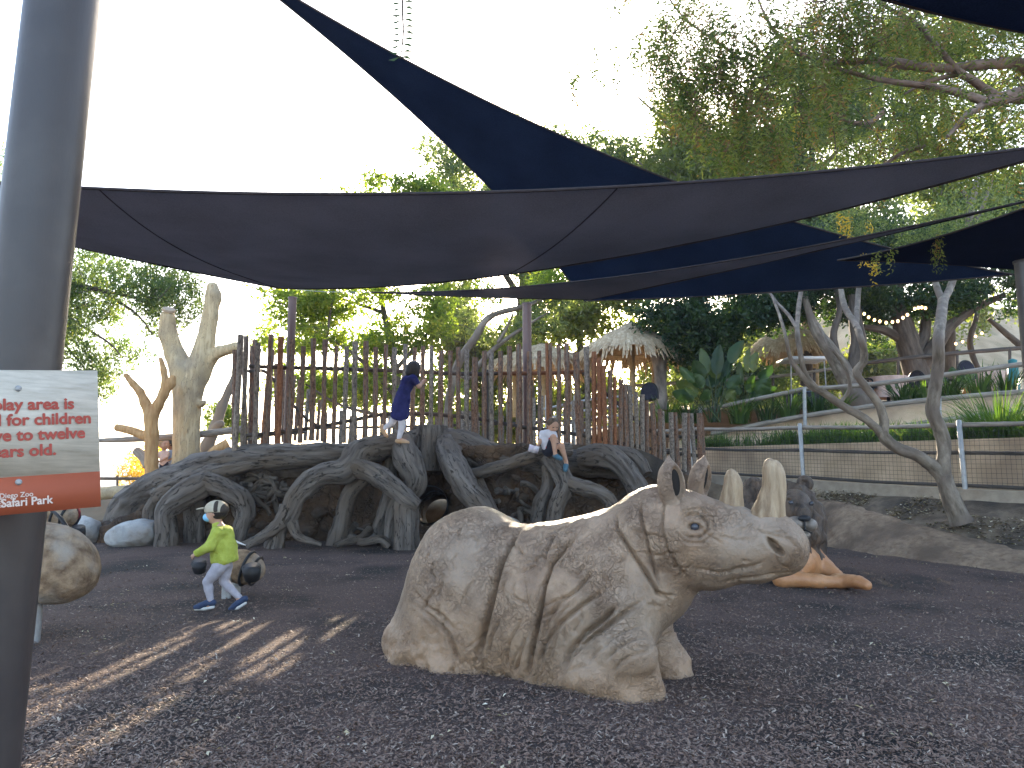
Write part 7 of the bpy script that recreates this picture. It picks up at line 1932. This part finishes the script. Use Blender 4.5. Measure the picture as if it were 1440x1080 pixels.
# cap, hair, mask
f, l, u = frame(fw); R = np.stack([list(f), list(l), list(u)], 1)
F.ell('hair', hc - f * hr * 0.18 + u * hr * 0.10, (hr * 0.98, hr * 0.95, hr * 0.92), R, k=0.01)
F.cut('hair', hc + f * hr * 0.75 - u * hr * 0.2, (hr * 0.80, hr * 1.3, hr * 0.9), R)
F.cut('hair', hc - u * hr * 1.05 + f * hr * 0.1, (hr * 1.4, hr * 1.3, hr * 0.45), R)
F.ell('cap', hc - f * hr * 0.04 + u * hr * 0.34, (hr * 1.18, hr * 1.06, hr * 0.95), R, k=0.01)
F.cut('cap', hc + f * hr * 0.0 - u * hr * 0.72, (hr * 1.7, hr * 1.6, hr * 0.95), R)
F.ell('brim', hc + f * hr * 1.35 + u * hr * 0.50, (hr * 0.62, hr * 0.72, hr * 0.10), np.array(Matrix(R.tolist()) @ Matrix.Rotation(0.12, 3, 'Y')), k=0.01)
for s_, q in ((-1, 0), (1, 0), (0, 1)):
    if q == 0: F.ell('panel:%d' % s_, hc - f * hr * 0.22 + u * hr * 0.36 + l * s_ * hr * 0.34, (hr * 0.40, hr * 0.80, hr * 0.88), R, k=0.01)
for s_ in (-1, 1): F.cut('panel:%d' % s_, hc - u * hr * 0.62, (hr * 1.8, hr * 1.6, hr * 0.95), R)
F.ell('panel:c', hc - f * hr * 0.78 + u * hr * 0.26, (hr * 0.50, hr * 0.92, hr * 0.72), R, k=0.01); F.cut('panel:c', hc - u * hr * 0.72, (hr * 1.8, hr * 1.6, hr * 0.95), R)
F.ell('mask', hc + f * hr * 0.62 - u * hr * 0.42, (hr * 0.66, hr * 0.66, hr * 0.50), R, k=0.01)
F.cut('mask', hc - f * hr * 0.30 - u * hr * 0.3, (hr * 0.72, hr * 1.3, hr * 1.1), R)
o = F.build({'body': 'skin', 'fleece': 'lime', 'leggings': 'greyleg', 'shoe': 'shoeblue', 'shoe:b': 'shoeblue', 'shoe_sole:': 'sole', 'shoe:b_sole:': 'sole', 'hair': 'hairblack', 'cap': 'capbeige', 'brim': 'capbeige', 'panel:-1': 'capdark', 'panel:1': 'capdark', 'panel:c': 'capdark', 'mask': 'mask'},
            {'fleece': 0.010, 'leggings': 0.004}, {'body': 0.006, 'brim': 0.005, 'mask': 0.005, 'shoe_sole:': 0.006, 'shoe:b_sole:': 0.006})
o['shoe:b_sole:'].name = 'shoe_sole'

# ---- girl in the navy dress climbing beside the fence
GY = 13.05
girl = empty('person', at(565, 624, GY), 'dark-haired girl in a navy dress and white tights on the roots, leaning to the fence', 'person')
F = Fig(girl, 0.011)
def G_(u, v, dy=0.0): return at(u, v, GY) + Vector((0, dy, 0))
hc = G_(583, 519); hr = 9.2 * GY / FPX; fw = Vector((0.80, 0.45, -0.35)); f, l, u = frame(fw)
head(F, hc, hr, fw, upv=(0.25, 0, 1))
F.chain('body', [G_(578, 528), G_(575, 538), G_(568, 555), G_(563, 575)], [0.045, 0.09, 0.09, 0.11], k=0.03)
h1, k1, a1_ = G_(566, 580, -0.06), G_(566, 600, -0.05), G_(562, 616, -0.06)
h2, k2, a2 = G_(559, 580, 0.05), G_(551, 593, 0.05), G_(540, 602, 0.05)
for h_, k_, a_ in ((h1, k1, a1_), (h2, k2, a2)): F.chain('body', [h_, k_, a_], [0.075, 0.052, 0.034], k=0.02)
F.chain('body', [a1_, a1_ + Vector((0, 0, -0.03)), G_(571, 620.5, -0.05)], [0.034, 0.036, 0.028], k=0.01)
F.chain('body', [a2, a2 + Vector((-0.03, 0, 0.02)), G_(541, 612, 0.04)], [0.034, 0.034, 0.026], k=0.01)
sh, el, wr = G_(583, 533, -0.10), G_(590, 545, -0.10), G_(593, 539, 0.02)
F.chain('body', [sh, el, wr], [0.042, 0.034, 0.025], k=0.01); F.hand(wr, G_(597, 534, 0.10) - wr, (0, 0, 1), 0.12, 0.8)
sh2, el2, wr2 = G_(580, 533, 0.12), G_(589, 541, 0.16), G_(593, 534, 0.2)
F.chain('body', [sh2, el2, wr2], [0.042, 0.034, 0.025], k=0.01); F.hand(wr2, (0.5, 0.5, 0.3), (0, 0, 1), 0.12, 0.8)
F.chain('dress', [G_(577, 532), G_(574, 538)], [0.085, 0.115], k=0.04)
F.ell('dress', G_(575, 535), (0.13, 0.17, 0.09), None, k=0.04)
F.chain('dress', [G_(573, 540), G_(569, 549), G_(566, 560), G_(563.5, 574), G_(562.5, 584)], [0.120, 0.112, 0.135, 0.155, 0.165], k=0.03)
F.chain('dress', [sh + Vector((-0.02, 0, 0)), sh.lerp(el, 0.5)], [0.075, 0.060], k=0.03); F.chain('dress', [sh2, sh2.lerp(el2, 0.5)], [0.075, 0.060], k=0.03)
F.cutcap('dress', G_(520, 597), G_(620, 597), 0.13, k=0.01)
for h_, k_, a_ in ((h1, k1, a1_), (h2, k2, a2)): F.chain('tights', [h_, k_, a_], [0.083, 0.060, 0.042], k=0.02)
F.chain('shoe', [a1_ + Vector((-0.03, 0, -0.055)), G_(566, 621, -0.06), G_(574, 622.5, -0.06)], [0.042, 0.040, 0.034], k=0.01)
F.chain('shoe:b', [a2 + Vector((-0.05, 0, 0.03)), G_(538, 606, 0.05), G_(543, 613, 0.05)], [0.042, 0.040, 0.034], k=0.01)
F.ell('hair', hc - f * hr * 0.22 + u * hr * 0.22, (hr * 1.10, hr * 1.06, hr * 1.05), np.stack([list(f), list(l), list(u)], 1), k=0.02)
F.chain('hair', [hc - f * hr * 0.5, hc - f * hr * 0.75 - Vector((0, 0, hr * 0.9)), hc - f * hr * 0.75 - Vector((0, 0, hr * 1.5))], [hr * 0.85, hr * 0.75, hr * 0.4], k=0.03)
F.chain('hair', [hc - l * hr * 0.7, hc - l * hr * 0.8 - Vector((-0.02, 0, hr * 1.2))], [hr * 0.5, hr * 0.3], k=0.03)
F.cut('hair', hc + f * hr * 1.25 - u * hr * 0.1, (hr * 0.75, hr * 0.9, hr * 0.95), np.stack([list(f), list(l), list(u)], 1), k=0.01)
F.build({'body': 'skin', 'dress': 'navy', 'tights': 'white', 'shoe': 'shoetan', 'shoe:b': 'shoetan', 'hair': 'hairblack'}, {'dress': 0.014, 'hair': 0.006}, {'body': 0.0085})

# ---- boy sitting on the root
BY_ = 12.75
boy = empty('person', at(772, 634, BY_), 'boy in a white and red top and dark shorts sitting on a root, looking down', 'person')
F = Fig(boy, 0.010)
def B__(u, v, dy=0.0): return at(u, v, BY_) + Vector((0, dy, 0))
hc = B__(777.5, 598); hr = 8.8 * BY_ / FPX; fw = Vector((0.35, -0.75, -0.50)); f, l, u = frame(fw); RH = np.stack([list(f), list(l), list(u)], 1)
head(F, hc, hr, fw)
F.chain('body', [B__(774, 606), B__(770, 613), B__(769, 622), B__(771, 631)], [0.042, 0.085, 0.088, 0.095], k=0.03)
hL, kL, aL = B__(774, 632, -0.06), B__(777, 616, -0.24), B__(779.5, 637, -0.24)
hR, kR, aR = B__(775, 633, -0.02), B__(788, 628, -0.26), B__(795, 650, -0.20)
F.chain('body', [hL, kL, aL], [0.07, 0.052, 0.034], k=0.015); F.chain('body', [hR, kR, aR], [0.07, 0.052, 0.034], k=0.015)
F.chain('body', [aL, aL + Vector((0, -0.02, -0.03)), B__(785, 644, -0.32)], [0.034, 0.034, 0.028], k=0.01)
F.chain('body', [aR, aR + Vector((0, -0.02, -0.03)), B__(794, 659, -0.28)], [0.034, 0.034, 0.028], k=0.01)
s1, e1, w1_ = B__(763, 610, 0.0), B__(760, 621, -0.04), B__(755, 628, -0.08)
F.chain('body', [s1, e1, w1_], [0.040, 0.032, 0.024], k=0.01); F.hand(w1_, B__(751, 631, -0.12) - w1_, (0, 1, 0.2), 0.11, 0.5)
s2, e2, w2_ = B__(778, 610, -0.02), B__(782, 620, -0.12), B__(783, 628, -0.20)
F.chain('body', [s2, e2, w2_], [0.040, 0.032, 0.024], k=0.01); F.hand(w2_, (0.2, -0.5, -0.4), (1, 0, 0), 0.11, 0.6)
F.ell('top', B__(770, 611), (0.125, 0.10, 0.075), None, k=0.03)
F.chain('top', [B__(770, 612), B__(769, 621), B__(771, 629)], [0.100, 0.104, 0.110], k=0.03)
F.chain('top', [s1, s1.lerp(e1, 0.45)], [0.058, 0.052], k=0.02); F.chain('top', [s2, s2.lerp(e2, 0.45)], [0.058, 0.052], k=0.02)
F.chain('red_side', [B__(773, 618, -0.095), B__(772, 624, -0.10), B__(769, 630, -0.09)], [0.030, 0.028, 0.03], k=0.02)
F.chain('shorts', [B__(771, 633), hL, hL.lerp(kL, 0.65)], [0.105, 0.088, 0.072], k=0.02); F.chain('shorts', [B__(772, 634), hR, hR.lerp(kR, 0.65)], [0.105, 0.088, 0.072], k=0.02)
F.chain('shoe', [aL + Vector((0, 0.01, -0.05)), B__(782, 643, -0.30), B__(786.5, 645.5, -0.36)], [0.042, 0.044, 0.036], k=0.01)
F.chain('shoe:b', [aR + Vector((0, 0.01, -0.05)), B__(794, 656, -0.28), B__(793, 661, -0.34)], [0.042, 0.044, 0.036], k=0.01)
F.ell('hair', hc - f * hr * 0.16 + u * hr * 0.26, (hr * 1.03, hr * 0.96, hr * 0.95), RH, k=0.01)
F.cut('hair', hc + f * hr * 1.0 - u * hr * 0.45, (hr * 0.95, hr * 1.3, hr * 1.0), RH, k=0.01)
F.cut('hair', hc - u * hr * 1.05, (hr * 1.5, hr * 1.4, hr * 0.6), RH)
F.build({'body': 'skin', 'top': 'white', 'red_side': 'red', 'shorts': 'dkcloth', 'shoe': 'shoeteal', 'shoe:b': 'shoeteal', 'hair': 'hairbrown'}, {'top': 0.006}, {'body': 0.008})
# paper held by the boy
p = at(750.5, 631.5, BY_ - 0.14)
g = Geo(); Rm = Matrix.Rotation(0.25, 3, 'Y') @ Matrix.Rotation(0.5, 3, 'X')
for (dx, s_) in ((-0.043, -0.2), (0.043, 0.2)):
    g.box(list(p + Rm @ Vector((dx, 0.0, 0))), (0.088, 0.003, 0.135), M=np.array(Rm @ Matrix.Rotation(s_, 3, 'Z')))
o = g.build('folded_map', M['paper'], None, smooth=False, origin=p); tag(o, 'small folded white and purple map held by the sitting boy', 'map')

# ---- two small kids far left between the bare trunks
def small_kid(u0, v0, Y, hairk, topk, botk, label, s_=1.0, fw=(1, -0.3, 0)):
    root = empty('person', at(u0, v0 + 52 * s_, Y), label, 'person'); F = Fig(root, 0.014); q = Y / FPX * s_
    def Q_(u, v, dy=0): return at(u0 + u * s_, v0 + v * s_, Y) + Vector((0, dy, 0))
    hc = Q_(0, 0); hr = 7.4 * q; head(F, hc, hr, Vector(fw), eyes=False)
    F.chain('body', [Q_(0, 7), Q_(0, 14), Q_(0, 24)], [0.04, 0.075, 0.085], k=0.03)
    for sg in (-1, 1):
        F.chain('body', [Q_(sg * 2.5, 26), Q_(sg * 3, 38, -0.02), Q_(sg * 4, 50)], [0.06, 0.045, 0.03], k=0.02)
        F.chain('body', [Q_(sg * 4, 50), Q_(sg * 4 - 2, 52, -0.06)], [0.03, 0.026], k=0.01)
        F.chain('body', [Q_(sg * 5.5, 12), Q_(sg * 7 - 2, 19, -0.06), Q_(-4 + sg * 2, 24, -0.14)], [0.035, 0.03, 0.022], k=0.01)
        F.hand(Q_(-4 + sg * 2, 24, -0.14), (-0.6, -0.6, -0.2), (0, 0, 1), 0.09, 0.6)
        F.chain('shorts', [Q_(sg * 2, 27), Q_(sg * 2.8, 36, -0.02)], [0.075, 0.062], k=0.02)
        F.chain('top', [Q_(sg * 5, 12.5), Q_(sg * 6 - 1, 17, -0.04)], [0.052, 0.045], k=0.02)
        F.chain('shoe' if sg < 0 else 'shoe:b', [Q_(sg * 4 + 1, 51.5), Q_(sg * 4 - 2.5, 52.5, -0.06)], [0.036, 0.032], k=0.01)
    F.chain('top', [Q_(0, 13), Q_(0, 26)], [0.092, 0.098], k=0.03)
    f, l, u = frame(Vector(fw)); RH = np.stack([list(f), list(l), list(u)], 1)
    F.ell('hair', hc - f * hr * 0.18 + u * hr * 0.25, (hr * 1.06, hr, hr * 0.98), RH, k=0.01); F.cut('hair', hc + f * hr * 1.05 - u * hr * 0.4, (hr * 0.95, hr * 1.3, hr * 1.0), RH, k=0.01)
    F.build({'body': 'skin', 'top': topk, 'shorts': botk, 'shoe': 'white', 'shoe:b': 'white', 'hair': hairk})
small_kid(230.5, 625, 18.3, 'hairblond', 'pinkcloth', 'dkcloth', 'fair-haired small kid standing between the two bare trunks, left one of the pair', 1.0, (0.9, -0.5, 0))
small_kid(241.0, 624, 18.5, 'hairblack', 'paleblue', 'dkcloth', 'dark-haired small kid in pale blue half hidden by the tall pale trunk', 1.02, (-1, -0.2, 0))
# person crouching behind the drum boulder under the sign
PY = 11.9
per = empty('person', at_z(97, 758, 0.12), 'person in maroon bending down by the drum boulder, mostly hidden by the sign', 'person')
F = Fig(per, 0.014)
def P__(u, v, dy=0.0): return at(u, v, PY) + Vector((0, dy, 0))
head(F, P__(84, 700, -0.1), 0.105, (-0.6, -0.6, -0.5), eyes=False)
F.chain('body', [P__(86, 706), P__(92, 712), P__(99, 722)], [0.05, 0.11, 0.12], k=0.03)
for dy in (-0.08, 0.08):
    F.chain('body', [P__(100, 727, dy), P__(94, 742, dy), P__(103, 757, dy)], [0.08, 0.06, 0.04], k=0.02)
    F.chain('body', [P__(103, 757, dy), P__(97, 760, dy)], [0.04, 0.035], k=0.01)
    F.chain('body', [P__(90, 711, dy * 1.6), P__(86, 724, dy * 1.6), P__(92, 735, dy * 1.6 - .1)], [0.045, 0.036, 0.028], k=0.01)
    F.hand(P__(92, 735, dy * 1.6 - .1), (0.3, -0.2, -0.7), (0, 1, 0), 0.12, 0.6)
    F.chain('shorts', [P__(100, 727, dy), P__(96, 738, dy)], [0.10, 0.08], k=0.02)
    F.chain('shoe' if dy < 0 else 'shoe:b', [P__(104, 758, dy), P__(96, 760.5, dy)], [0.045, 0.04], k=0.01)
F.chain('top', [P__(91, 711), P__(99, 722)], [0.135, 0.145], k=0.03)
F.ell('hair', P__(85, 698, -0.08), (0.11, 0.10, 0.10), None, k=0.01)
F.build({'body': 'skin', 'top': 'maroon', 'shorts': 'dkcloth', 'shoe': 'shoeblue', 'shoe:b': 'shoeblue', 'hair': 'hairblack'})

# ================================================================== air
def haze(d):
    x0, x1, y0, y1, z0, z1 = -3600.0, 3600.0, -2600.0, 2400.0, -80.0, 70.0
    g = Geo(); g.box(((x0 + x1) / 2, (y0 + y1) / 2, (z0 + z1) / 2), (x1 - x0, y1 - y0, z1 - z0))
    m = bpy.data.materials.new('haze_air'); m.use_nodes = True; nt = m.node_tree; nt.nodes.clear()
    o = nt.nodes.new('ShaderNodeOutputMaterial'); v = nt.nodes.new('ShaderNodeVolumePrincipled')
    v.inputs['Color'].default_value = (0.92, 0.94, 1.0, 1); v.inputs['Density'].default_value = d; v.inputs['Anisotropy'].default_value = 0.0
    nt.links.new(v.outputs[0], o.inputs['Volume'])
    ob = g.build('haze', m, None, smooth=False); tag(ob, kind='stuff')
haze(0.0007)
